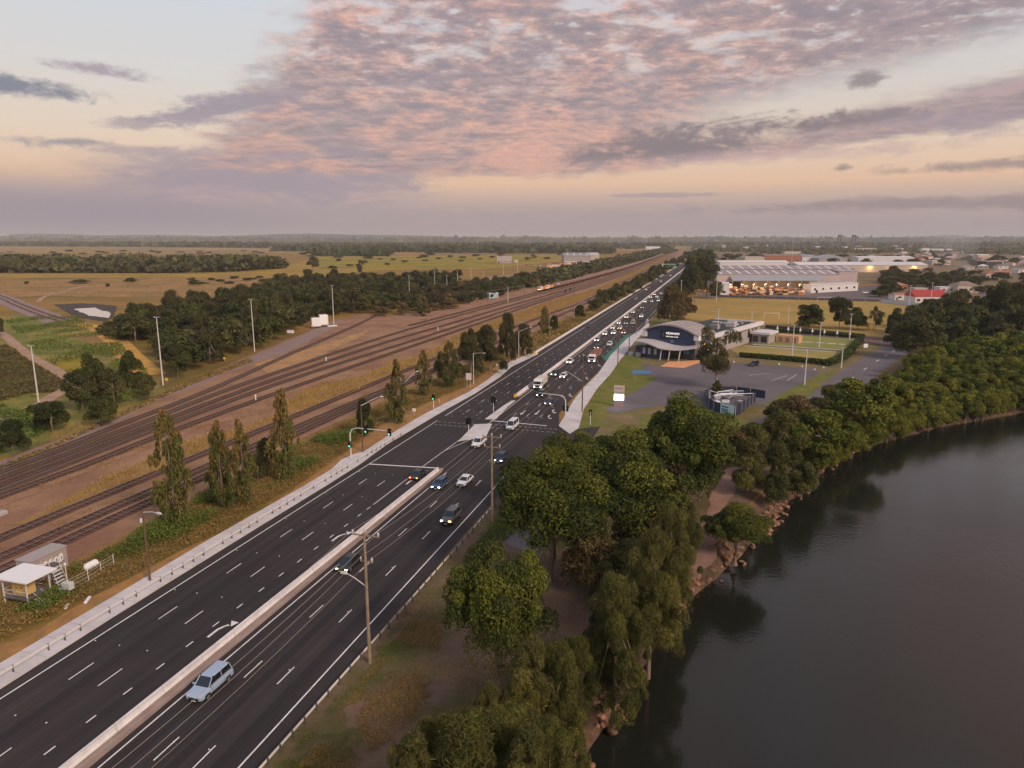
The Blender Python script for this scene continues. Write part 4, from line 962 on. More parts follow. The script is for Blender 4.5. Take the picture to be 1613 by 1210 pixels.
cards_area('reeds', gp([(-60, 560), (10, 545), (50, 572), (95, 600), (105, 606), (85, 620), (50, 620), (-60, 650)]), 24000, .5, 1.8, G_reed, .1, 55, 5, .25, thr=.3, ys=2)
cards_area('weeds', gp([(-60, 640), (60, 625), (100, 660), (60, 690), (-60, 740)]), 7000, .45, 1.6, G_green, .1, 56, 5, .4, thr=.5, ys=2.2)
cards_area('weeds', gp([(5, 503), (120, 500), (185, 540), (235, 590), (220, 630), (120, 660), (125, 600), (60, 560)]), 22000, .4, 1.9, G_green, .1, 57, 7, .4, thr=.58, ys=2.6)
cards_area('dry_grass', gp([(-60, 470), (300, 466), (420, 450), (480, 440), (180, 441), (-60, 445)]), 2600, .8, .8, G_weed, .1, 58, 12, .3, thr=.6)
cards_area('weeds', gp([(470, 1210), (560, 1085), (640, 985), (715, 905), (700, 960), (690, 1050), (650, 1120), (600, 1215)]), 60000, .07, .22, G_weed, .03, 59, 2.9, .30, thr=.62)
cards_area('weeds', gp([(600, 1000), (690, 900), (800, 830), (880, 860), (960, 950), (900, 1210), (640, 1215)]), 40000, .08, .22, G_weed, .03, 60, 3.1, .30, thr=.66)
cards_area('weeds', gp([(740, 870), (800, 800), (830, 770), (860, 800), (800, 850)]), 4000, .2, .4, G_green, .03, 61, 2.0, .35)
cards_area('dry_grass', [(p[0], p[1]) for p in stp([(44, -32.9), (62, -32.2), (80, -31.8), (110, -32.6), (110, -30), (80, -28), (60, -27), (44, -28)])], 30000, .06, .2, G_green, .03, 62, 2.4, .3, thr=.5)
cards_area('yard_weeds', gp([(0, 810), (60, 785), (140, 752), (240, 715), (330, 682), (420, 655), (500, 622), (540, 600), (620, 560), (700, 535), (560, 575), (440, 615), (250, 690), (100, 750), (0, 790)]), 9000, .16, .35, G_weed, .15, 64, 3.5, .3, thr=.6)
cards_area('yard_weeds', gp([(0, 880), (100, 838), (250, 772), (340, 735), (470, 680), (600, 618), (640, 602), (600, 610), (470, 668), (330, 725), (240, 762), (100, 820), (0, 862)]), 7000, .13, .3, G_weed, .2, 65, 3.0, .3, thr=.6)
cards_area('yard_weeds', gp([(-40, 760), (100, 700), (300, 608), (400, 570), (390, 566), (300, 600), (100, 694), (-40, 752)]), 3000, .4, .6, G_weed, .1, 63, 3, .35)
# hedges of the bowling club
H_ = leafmat('hedge_leaves', (.045, .065, .018), (.08, .10, .025), 0)
def hedge(px, w, h, label, n):
    pts = spline(gp(px), 3); global nr
    nr = np.random.RandomState(int(px[0][0])); cc = []
    b = MB(); bar(b, pts, 0, w * .8, 0, h * .92, mat('hedge_core', (.03, .04, .014), .9)); root = thing('hedge', label, 'hedge', pts[0]);
    o = b.build('inner_twigs', root); o.location = -pts[0]
    for _ in range(n):
        i = nr.randint(len(pts) - 1); p = pts[i].lerp(pts[i + 1], nr.rand()); cc.append((p.x + nr.uniform(-w, w) * .5, p.y + nr.uniform(-w, w) * .5, nr.uniform(.1, 1) ** .5 * h))
    cc = np.array(cc); me = cards_mesh('foliage', cc, nr.normal(size=(n, 3)) + np.array([0, -.4, .6]), .35 * nr.uniform(.6, 1.3, n), nr.uniform(0, 1, n), H_, .6)
    o = bpy.data.objects.new('foliage', me); C.objects.link(o); o.parent = root; o.location = -pts[0]
hedge([(1167, 563), (1230, 568), (1303, 575)], 1.6, 1.7, 'long clipped hedge between car park and bowling green', 9000)
hedge([(1303, 577), (1330, 566), (1345, 550), (1356, 538)], 2.2, 2.2, 'darker hedge along the street side of the greens', 5000)
hedge([(1218, 523), (1290, 528), (1360, 534)], 1.2, 1.6, 'dark hedge line at the back of the far bowling green', 4500)
hedge([(1018, 540), (1026, 524), (1032, 516)], 2.5, 1.6, 'rounded green hedge beside the club wall and walk', 1600)

# rocks along the waterline
M_rock = mat('riprap_stone', (.36, .20, .13), .9, .35, .9, (.20, .12, .09), objv=.25, bump=.4)
rocks = []
for k in range(5):
    q = random.Random(70 + k); import bmesh
    bm = bmesh.new(); bmesh.ops.create_icosphere(bm, subdivisions=1, radius=.5)
    for v in bm.verts: v.co *= q.uniform(.7, 1.15); v.co.z *= .65
    me = bpy.data.meshes.new('rock'); bm.to_mesh(me); bm.free(); me.materials.append(M_rock); rocks.append(me)
q = random.Random(77)
def put_rocks(lo, hi, n, sz, label, group):
    ss_ = [i for i, p in enumerate(shore) if lo[0] <= p.x <= hi[0] and lo[1] <= p.y <= hi[1]]
    for _ in range(n):
        i = q.choice(ss_); part = ['nearest the camera', 'in the middle', 'at the far end'][min(2, (ss_.index(i) * 3) // len(ss_))]; p = shore[i]; t = top_[i]; f = q.random() ** 1.3; pos = p.lerp(t, f * .85); s = sz * q.uniform(.5, 1.4)
        o = bpy.data.objects.new('rock', q.choice(rocks)); C.objects.link(o)
        o.location = (pos.x + q.uniform(-1.5, 1.5), pos.y + q.uniform(-1.5, 1.5), -2.5 + 2.3 * f * .8 + s * .12); o.scale = (s, s * q.uniform(.7, 1.2), s); o.rotation_euler = (q.uniform(-.4, .4), q.uniform(-.4, .4), q.uniform(0, 6.28))
        tag(o, label + ', ' + part, 'rock', group)
put_rocks((-5, 40), (14, 72), 130, .9, 'orange-brown rock on the near shore under the casuarinas', 'rocks of the near shore')
put_rocks((18, 66), (50, 118), 150, 1.0, 'reddish rock on the shore around the lone overhanging tree', 'rocks around the lone shore tree')
put_rocks((38, 74), (100, 150), 100, 1.0, 'reddish rock on the shore before the mangroves', 'rocks before the mangroves')
# ================================================================== ROAD FURNITURE
M_steel = mat('galvanised_steel', (.60, .56, .54), .5, .15, 2)
M_steeld = mat('dark_steel', (.16, .15, .15), .55, .2, 2, metal=.5)
M_pole = mat('weathered_timber', (.30, .235, .17), .9, .2, 2, (.22, .17, .125))
M_poled = mat('dark_timber', (.13, .085, .06), .9, .2, 2)
M_black = mat('black_housing', (.012, .012, .012), .5, 0)
M_white = mat('white_paint', (.78, .76, .75), .5, .08, 1)
M_grey = mat('grey_paint', (.38, .36, .36), .6, .1, 1)
M_wire = mat('cable', (.16, .14, .13), .6, 0)
M_wirel = mat('bare_wire', (.36, .31, .29), .5, 0)
M_ins = mat('insulator', (.55, .50, .50), .3, 0)
M_yel = mat('yellow_paint', (.75, .48, .05), .6, .1, 1)
M_barr = mat('barrier_concrete', (.70, .675, .69), .85, .16, .5, (.60, .565, .57), fine=(5, .25))
M_glow = lambda n, c, s: mat(n, c, .4, 0, emit=c, es=s)
M_gl = M_glow('green_signal', (.1, .9, .5), 3); M_off = mat('unlit_lens', (.03, .02, .02), .3, 0)
M_lampw = M_glow('lamp_white', (1, .92, .82), 12); M_warm = M_glow('lamp_warm', (1, .62, .25), 10)

def local(o, org):       # shift mesh so that a child keeps its place under its thing
    o.location = -Vector(org); return o

# W-beam guardrails
def guardrail(pts, label, post_step=2.0, h=.72, side=1):
    pts = spline(pts, 2.0); root = thing('guardrail', label, 'guardrail', pts[0]); org = pts[0]
    prof = [(-.16, 0), (-.08, .06), (0, .01), (.08, .06), (.16, 0)]
    i = 0
    while i < len(pts) - 1:
        seg = pts[i:i + 3]; b = MB(); vs = []
        for p in seg:
            k = min(pts.index(p) + 1, len(pts) - 1); d = (pts[k] - pts[max(k - 2, 0)]).normalized(); r = Vector((d.y, -d.x, 0)) * side
            for z, o_ in prof: vs.append(p - org + r * (o_ + .04) + Vector((0, 0, h - .12 + z)))
        m_ = len(prof)
        b.add(vs, [(a * m_ + c, a * m_ + c + 1, (a + 1) * m_ + c + 1, (a + 1) * m_ + c) for a in range(len(seg) - 1) for c in range(m_ - 1)], M_steel)
        b.build('rail_panel', root); i += 2
    b = MB(); b.box((0, 0, .3), (.10, .16, .95), M_steeld); b.box((.0, 0, .62), (.14, .10, .3), M_steeld); pm = b.build('post', root)
    for j, p in enumerate(pts):
        o = pm if j == 0 else pm.copy()
        if j: C.objects.link(o)
        d = (pts[min(j + 1, len(pts) - 1)] - pts[max(j - 1, 0)]); o.location = p - org; o.rotation_euler = (0, 0, math.atan2(d.y, d.x))
guardrail([st(s, -66.35, .19) for s in range(0, 142, 4)], 'steel guardrail along the pale concrete walk on the railway side', side=1)
guardrail([st(-20, -33.9), st(20, -34.0), st(44, -33.9), st(80, -33.5), st(105, -33.4), st(113, -33.0)], 'steel guardrail between the highway and the river trees', side=-1)
guardrail([st(335, -35.6), st(400, -34.6), st(500, -34.3)], 'steel guardrail beside the highway under the brown-leaved tree', side=-1)
t = thing('guardrail_end', 'yellow end marker of the near right guardrail by the large fig', 'marker', st(113.6, -33))
b = MB(); b.box((0, 0, .5), (.25, .5, .7), M_yel); b.build('panel', t, bevel=.04); b = MB(); b.tube([(0, 0, -.1), (0, 0, .4)], .06, M_steeld); b.build('post', t)

def barrier(pts, label, h=.82, seg=6.0, w=.62, group=None):
    pts = spline(pts, seg); org = pts[0]; root = thing('concrete_barrier', label, 'barrier', org, group=group)
    prof = [(-.5, 0), (-.5, .1), (-.24, .32), (-.17, 1), (.17, 1), (.24, .32), (.5, .1), (.5, 0)]
    for i in range(len(pts) - 1):
        a, c = pts[i] - org, pts[i + 1] - org; d = (c - a).normalized(); r = Vector((d.y, -d.x, 0)); a = a + d * .04; c = c - d * .04
        b = MB(); vs = [e + r * (x * w) + Vector((0, 0, z * h)) for e in (a, c) for x, z in prof]; n_ = len(prof)
        b.add(vs, [(k, (k + 1) % n_, n_ + (k + 1) % n_, n_ + k) for k in range(n_)] + [tuple(range(n_))[::-1], tuple(range(n_, 2 * n_))], M_barr); b.build('barrier_segment', root)
barrier([st(-40, -49.42, .15), st(60, -49.42, .15), st(119.5, -49.2, .15)], 'long pale concrete barrier dividing the carriageways before the stop line', .70, 6, .60)
barrier([st(186, -52.6, .15), st(400, -51.9, .15), st(700, -51.7, .15), st(1400, -53)], 'concrete barrier dividing the carriageways beyond the junction', .85, 9)
barrier([st(262, -66.6), st(400, -66.9), st(700, -67.0), st(1000, -67.6), st(1400, -70)], 'concrete barrier along the left edge of the highway beyond the junction', .85, 10)
for s_, t_, lb in [(185, -52.7, 'yellow and black end block of the median barrier beyond the junction'), (260.5, -66.5, 'yellow end block where the left barrier begins')]:
    o = thing('barrier_end', lb, 'crash cushion', st(s_, t_, .15), RHEAD)
    b = MB(); b.box((0, 0, .4), (1.6, .6, .8), M_yel); b.build('body', o, bevel=.06)
    for k in range(3): b = MB(); b.box((-.5 + k * .45, 0, .8 + .003), (.14, .5, .02), M_black); b.build('stripe', o)

# poles ------------------------------------------------------------------
def arm_lamp(root, base, tip, m=M_steel, lit=False):
    b = MB(); a, c = Vector(base), Vector(tip); b.tube([a, a.lerp(c, .6) + Vector((0, 0, .1)), c], [.06, .05, .04], m, 6); b.build('arm', root)
    d = (c - a); d.z = 0; d.normalize(); b = MB(); b.box(c + d * .3, (.75, .3, .16), M_steel, math.atan2(d.y, d.x), .8); b.box(c + d * .35 - Vector((0, 0, .1)), (.45, .2, .05), M_ins if not lit else M_lampw, math.atan2(d.y, d.x)); b.build('lamp', root)
def utility_pole(pos, h, label, arms=(), lamp=None, mpole=M_pole, r=.19, lean=0.0, group=None, box=None, name='utility_pole'):
    root = thing(name, label, 'pole', pos, RHEAD, group); root.rotation_euler = (lean, 0, RHEAD)
    b = MB(); b.tube([(0, 0, -.6), (0, 0, h * .5), (0, 0, h)], [r, r * .85, r * .68], mpole, 9); b.build('pole', root)
    for z, w, mid in arms:
        b = MB(); b.box((r + .06, 0, z), (.12, w, .12), mpole); b.build('crossarm', root)
        for y in ([-w / 2 + .1, w / 2 - .1] + ([0] if mid else [])):
            b = MB(); zz = z + .06 if y else h; b.tube([(r * (.5 if not y else 1.3), y, zz), (r * (.5 if not y else 1.3), y, zz + .2), (r * (.5 if not y else 1.3), y, zz + .42)], [.07, .13, .09], M_ins, 7); b.build('insulator', root)
    if lamp: arm_lamp(root, (0, 0, lamp[0]), lamp[1])
    if box: b = MB(); b.box((0, r + .15, box), (.3, .25, .5), M_white); b.build('box', root)
    return root
# row of the big timber poles on the river side; local +y points to the railway side of the road
rp = [(20, -32.4, 14.5), (59.6, -32.6, 14.4), (98.9, -31.9, 14.0), (136, -30.5, 13.5)]
utility_pole(st(59.6, -32.6), 14.4, 'tall pale timber pole with two crossarms standing behind the near guardrail', [(14.0, 3.0, True), (11.2, 1.4, False)], (8.6, (.3, 2.4, 9.6)))
utility_pole(st(20, -32.4), 14.5, 'timber pole at the road edge just below the frame', [(14.1, 3.0, True), (11.3, 1.4, False)])
utility_pole(st(98.9, -31.9), 13.8, 'timber pole with two crossarms beside the large fig', [(13.6, 3.0, True), (12.0, 2.6, False), (9.5, .9, False)])
for s, t, h, lb, lamp in [(173, -31.7, 14.5, 'dark timber pole with street lamp at the start of the right-hand walk', (8.0, (.5, 4.2, 10.2))),
                          (243.9, -32.5, 14, 'dark timber pole beside the green bus lane', None),
                          (279.7, -33.0, 13, 'timber pole between walk and club lawn', None), (326.4, -35.6, 11.5, 'timber pole at the far end of the right-hand walk', None),
                          (372, -34.0, 12, 'timber pole under the brown-leaved roadside tree', None), (430, -33.5, 12, 'timber pole beyond the brown-leaved roadside tree', None)]:
    utility_pole(st(s, t), h, lb, [(h - .4, 2.2, True)], lamp, M_poled, .17)
def wire(a, c, sag, r=.016, m=M_wirel, name='overhead_wire', n=10):
    pts = []
    for k in range(n + 1):
        f = k / n; p = a.lerp(c, f); p.z -= sag * 4 * f * (1 - f); pts.append(p)
    b = MB(); org = pts[0].copy(); b.tube([p - org for p in pts], r, m, 4, False); o = b.build(name); o.location = org
    return o
ins = [(-1.4, 14.45), (1.4, 14.45), (0, 14.8), (-.6, 11.65), (.6, 11.65)]
wl = {-1.4: 'upper river-side wire of the big crossarms', 1.4: 'upper road-side wire of the big crossarms', 0: 'topmost wire over the pole tops', -.6: 'lower river-side wire of the big poles', .6: 'lower road-side wire of the big poles'}
PT = [(-22, -32.6, 0), (20, -32.4, 0), (59.6, -32.6, 0), (98.9, -31.9, -.5), (173, -31.7, -.3), (243.9, -32.5, -.8), (279.7, -33, -1.8), (326.4, -35.6, -3.2)]
for y, z in ins:
    for (s0, t0, d0), (s1, t1, d1) in zip(PT, PT[1:]):
        o = wire(st(s0, t0 - y, z + d0), st(s1, t1 - y, z + d1), .6 if s1 - s0 < 60 else .9)
        tag(o, wl[y]+ (', nearest span' if s0 < 20 else ', %s' % {20: 'second span', 59.6: 'third span', 98.9: 'span across the junction'}.get(s0, 'far span %d' % PT.index((s0, t0, d0)))), 'cable', 'overhead wires on the river side')

# street lamps on the railway side
utility_pole(st(68, -68.0, .1), 9.6, 'dark timber pole with lamp arm and small white box beside the near walk', (), (9.3, (-.4, -2.6, 9.7)), M_poled, .16, box=8.2)
utility_pole(st(126.8, -68.8, .1), 10.0, 'slender dark pole with long lamp arm next to the mast-arm signals', (), (9.7, (2.8, -3.0, 11.2)), M_poled, .14)
utility_pole(st(156.8, -73.5), 8.2, 'pale pole with upswept lamp arm in the weeds past the junction', (), (8.0, (2.5, -2.6, 11)), M_pole, .15)
utility_pole(st(198.7, -69.7), 9.6, 'steel lamp pole behind the white road sign', (), (9.5, (0, -3.2, 9.8)), M_steel, .12, name='street_lamp')
utility_pole(st(220.2, -71.0), 9.0, 'leaning bare timber pole beside the dark verge clump', (), None, M_pole, .15, lean=.1)
utility_pole(st(251.3, -70.3), 9.8, 'steel lamp pole where the bare earth strip ends', (), (9.6, (1.5, -4, 11.2)), M_steel, .12, name='street_lamp')
utility_pole(st(383.4, -75.8), 6.5, 'lamp pole in front of the dark cone-shaped tree', (), (6.4, (1.5, -4, 9.4)), M_steel, .13, name='street_lamp')
for s, t, h, lb in [(300, -70, 12, 'thin pole beyond the verge clump'), (440, -71, 11, 'thin pole beside the far left barrier')]: utility_pole(st(s, t), h, lb, (), None, M_pole, .13)
# rail yard light masts
def mast_px(u, vb, vt, label, heads=2):
    p = at(u, vb); ang = PITCH + math.atan((vt - 605) / F_PX); h = H_CAM - p.y * math.tan(ang)
    r = thing('light_mast', label, 'light mast', p)
    b = MB(); b.tube([(0, 0, -.2), (0, 0, h * .5), (0, 0, h)], [.24, .18, .12], M_steel, 8); b.build('mast', r)
    b = MB(); b.box((0, 0, h), (1.5, .15, .12), M_steel); b.build('crossbar', r)
    for k in range(heads): b = MB(); b.box((-.6 + k * 1.2, -.1, h + .12), (.5, .5, .2), M_grey); b.build('floodlight', r)
for u, vb, vt, lb in [(62, 642, 545, 'tall light mast by the dirt track at the left edge'), (257, 607, 500, 'tall light mast at the yard road beside the orange path'),
                      (401, 554, 472, 'tall light mast before the dense wood'), (526, 512, 450, 'light mast next to the white tanks'), (645, 466, 434, 'light mast in the thicket, leftmost of four'),
                      (685, 458, 425, 'light mast in the thicket, second of four'), (704, 459, 434, 'shorter light mast in the thicket, third of four'), (721, 453, 427, 'light mast in the thicket, fourth of four'),
                      (742, 447, 422, 'light mast at the curve of the far siding'), (762, 440, 427, 'small light mast above the far siding'), (793, 438, 417, 'light mast below the white building'), (800, 477, 452, 'mast beside the blue container at the yard edge'),
                      (815, 430, 412, 'light mast at the end of the far access road'), (1128, 476, 438, 'tall pole at the left corner of the playing field'), (1072, 480, 442, 'pole beside the brown-leaved trees'),
                      (1267, 607, 552, 'pole on the grass at the corner of the car park'), (1247, 567, 512, 'floodlight mast between the two bowling greens'), (1290, 548, 508, 'floodlight mast at the middle of the far green'),
                      (1338, 534, 495, 'floodlight mast behind the far green'), (1182, 535, 492, 'floodlight mast beside the club terrace'), (1325, 580, 548, 'mast at the street corner of the hedge'), (1129, 548, 487, 'floodlight mast in front of the club side wall'),
                      (1241, 510, 482, 'thin mast by the goal on the playing field'), (1431, 488, 450, 'light pole by the pale fence of the red-roofed building'), (1465, 484, 446, 'light pole behind the red roof'), (1492, 478, 462, 'white post right of the red roof'),
                      (1245, 440, 377, 'tall dark tower pole behind the warehouse'), (1316, 424, 404, 'slim pole left of the long lit shed'), (1350, 426, 404, 'slim pole on the long lit shed')]:
    mast_px(u, vb, vt, lb)
# traffic signals
def head(root, c, m_lens=0, rz=0.0, n=3):
    h = MB(); h.box((0, 0, 0), (.28, .42, 1.15), M_black); h.box((-.16, 0, 0), (.03, .75, 1.5), M_black); o = h.build('signal_head', root); o.location = c; o.rotation_euler = (0, 0, rz)
    for k in range(n):
        l = MB(); l.tube([(.14, 0, .35 - k * .35), (.2, 0, .35 - k * .35)], .13, M_gl if k == m_lens else M_off, 10); l.build('lens', o)
def signal(pos, label, h=4.2, heads=((0, 0, 4.2, 2, 180),), arm=None, post=M_steel, extra=None):
    r = thing('traffic_light', label, 'traffic light', pos, RHEAD)
    b = MB(); b.tube([(0, 0, 0), (0, 0, h)], .10 if not arm else .15, post, 8)
    b.build('post', r)
    if arm: b = MB(); b.tube(arm, [.14, .12, .10, .09, .07], post, 7); b.build('mast_arm', r)
    for x, y, z, l, a in heads: head(r, (x, y, z), l, R(a))
    return r
# local x = along the highway away from the camera, y = to the left (railway side)
signal(st(121.5, -68.6, .19), 'curved mast-arm traffic light reaching over the left carriageway, green', 5.2,
       ((-.2, -3.6, 6.25, 2, 180), (-.2, -8.6, 6.1, 2, 180), (-.2, .1, 3.0, 2, 180)), [(0, 0, 5.2), (0, -.4, 6.0), (0, -1.4, 6.4), (0, -4.5, 6.4), (0, -8.9, 6.3)])
signal(st(162.5, -33.8, .19), 'curved mast-arm traffic light over the right carriageway beyond the junction', 5.0,
       ((.2, 6.2, 6.3, 5, 0), (.2, .35, 3.2, 5, 0), (.2, -.35, 3.2, 5, 0)), [(0, 0, 5.0), (0, .4, 5.9), (0, 1.2, 6.3), (0, 3.5, 6.4), (0, 6.5, 6.6)])
signal(st(142.8, -51.4, .19), 'traffic light on the large median island', 3.9, ((-.2, .25, 3.7, 5, 180), (-.2, -.25, 3.7, 5, 180)))
signal(st(166.5, -53.2, .19), 'double traffic light on the small island beyond the crossing', 3.4, ((-.2, .3, 3.2, 5, 180), (-.2, -.3, 3.2, 5, 180), (.2, 0, 2.2, 5, 0)))
signal(st(164.5, -68.6, .1), 'green traffic light in the weeds at the far left corner', 3.6, ((-.2, 0, 3.4, 2, 180),))
signal(st(161, -27.5, .1), 'traffic light with black head on the grass corner by the side street', 3.2, ((.2, 0, 3.0, 5, 0),))
# small signs and posts
def sign(pos, label, w, h, z, m=M_white, two=False, rz=RHEAD + math.pi, name='road_sign'):
    r = thing(name, label, 'sign', pos, rz)
    b = MB(); b.box((.06, 0, z), (.04, w, h), m); b.build('panel', r)
    for y in ((-w * .3, w * .3) if two else (0,)): b = MB(); b.tube([(0, y, -.1), (0, y, z + h * .4)], .04, M_steel, 6); b.build('post', r)
sign(st(193, -69.2), 'white rectangular road sign in front of the verge trees', 1.7, 2.0, 3.6, mat('sign_pink', (.72, .58, .58), .5, .05), True)
sign(st(157.8, -71), 'small white sign board low in the weeds', .9, .8, 1.6)
sign(st(222, -69.6), 'small white sign at the foot of the leaning pole', .5, .6, 2.2)
sign(st(243, -69.3), 'white marker sign on the bare earth strip', .5, 1.0, 2.0)
sign(st(258, -69.5), 'short white marker post where the left barrier begins', .3, 1.2, 1.2)
sign(st(172, -70), 'yellow-white marker beside the junction weeds', .4, .7, 1.0, M_yel)
sign(at(1001, 545) + Vector((0, 0, 0)), 'small sign on the club verge', .6, .5, 1.8)
# green gantry sign far away
g = thing('gantry_sign', 'white cantilever gantry with green direction sign over the far highway', 'gantry', st(905, -69), RHEAD)
b = MB(); b.tube([(0, 0, 0), (0, 0, 13)], .45, M_white, 8); b.build('post', g); b = MB(); b.tube([(0, 0, 13), (0, -16, 13)], .3, M_white, 6); b.build('beam', g)
for y in (-8, -13): b = MB(); b.box((-.5, y, 11), (.3, 3.6, 2.6), mat('sign_green', (.03, .20, .13), .5, .05)); b.build('panel', g)
# fence of thin posts along the gravel yard and beside the signal hut
def fence(px, label, step=3.0, h=1.3, mesh=True, z=.1, mp=M_steeld, name='fence'):
    pts = spline(gp(px, z), step); org = pts[0]; r = thing(name, label, 'fence', org)
    b = MB(); b.tube([(0, 0, -.2), (0, 0, h)], .05, mp, 5); pm = b.build('post', r)
    for j, p in enumerate(pts[1:]): o = pm.copy(); C.objects.link(o); o.location = p - org
    for zz in ((.25, .6, .95, 1.22) if mesh else (h - .1,)):
        b = MB(); b.tube([p - org + Vector((0, 0, zz * h / 1.3)) for p in pts], .018, mp, 4); b.build('wire', r)
fence([(-30, 772), (30, 716), (95, 690), (150, 655), (235, 628)], 'wire fence between wetland and gravel yard road')
fence([(240, 620), (290, 596), (350, 577), (420, 545), (490, 520)], 'wire fence in front of the dense wood')
fence([(108, 935), (140, 918), (160, 905), (180, 893)], 'chain-link fence beside the signal hut steps', 2.2, 1.8, mp=M_steel)
for u, v in [(13, 664), (43, 665), (29, 574), (84, 558)]: pass
for k, (u, v, c) in enumerate([(263, 604, M_yel), (354, 570, M_yel), (413, 542, M_yel), (427, 535, M_yel), (492, 518, mat('pink_sign', (.7, .35, .35), .5))]):
    sign(at(u, v), ['yellow sign at the foot of the mast by the orange path', 'yellow sign in the dry grass before the wood', 'yellow marker left of the white tanks road', 'small yellow marker near the white notice board', 'pink round sign beside the white tanks'][k], .9, .8, 1.3, c, False, -math.pi / 2)
sign(at(458, 527), 'white notice board at the edge of the dense wood', 3.2, 1.5, 1.4, M_white, True, -math.pi / 2)
# ================================================================== VEHICLES
M_glass = mat('car_glass', (.012, .016, .02), .08, 0, spec=.8)
M_tyre = mat('tyre', (.02, .02, .02), .9, 0)
M_rim = mat('wheel_rim', (.4, .4, .4), .35, 0, metal=.7)
M_head = M_glow('headlight_lit', (1, .93, .80), 9); M_headw = M_glow('headlight_yellow', (1, .72, .25), 9)
M_tail = mat('tail_lens', (.35, .015, .01), .3, 0); M_brake = M_glow('brake_light', (1, .16, .04), 7)
M_trim = mat('black_trim', (.02, .02, .02), .6, 0)
def paint(n, c): return mat('paint_' + n, c, .28, .03, 3, spec=.6)
PT_ = {'white': (.74, .73, .72), 'silver': (.42, .45, .50), 'blue': (.03, .07, .17), 'darkblue': (.02, .035, .075), 'grey': (.09, .09, .095), 'black': (.018, .018, .02), 'red': (.42, .03, .025), 'cream': (.62, .56, .46), 'paleblue': (.34, .42, .55), 'brown': (.20, .09, .06), 'orange': (.65, .24, .05), 'green': (.10, .13, .12)}
CARS = {}
def wheels(r, xs, y, rad=.33, w=.22):
    for x in xs:
        for sg in (-1, 1):
            b = MB(); b.tube([(x, sg * y - w / 2, rad), (x, sg * y + w / 2, rad)], rad, M_tyre, 12); o = b.build('wheel', r)
            b = MB(); b.tube([(x, sg * (y + w / 2), rad), (x, sg * (y + w / 2 + .012), rad)], rad * .58, M_rim, 8); b.build('rim', o)
def ring_loft(b, secs, m):       # secs: (x, [(y,z)...]) half outline mirrored
    rings = []
    for x, pr in secs: rings.append([(x, y, z) for y, z in pr] + [(x, -y, z) for y, z in pr[::-1]])
    n_ = len(rings[0]); vs = [v for r_ in rings for v in r_]
    fs = [(i * n_ + k, i * n_ + (k + 1) % n_, (i + 1) * n_ + (k + 1) % n_, (i + 1) * n_ + k) for i in range(len(rings) - 1) for k in range(n_)]
    fs += [tuple(range(n_))[::-1], tuple(range((len(rings) - 1) * n_, len(rings) * n_))]; b.add(vs, fs, m)
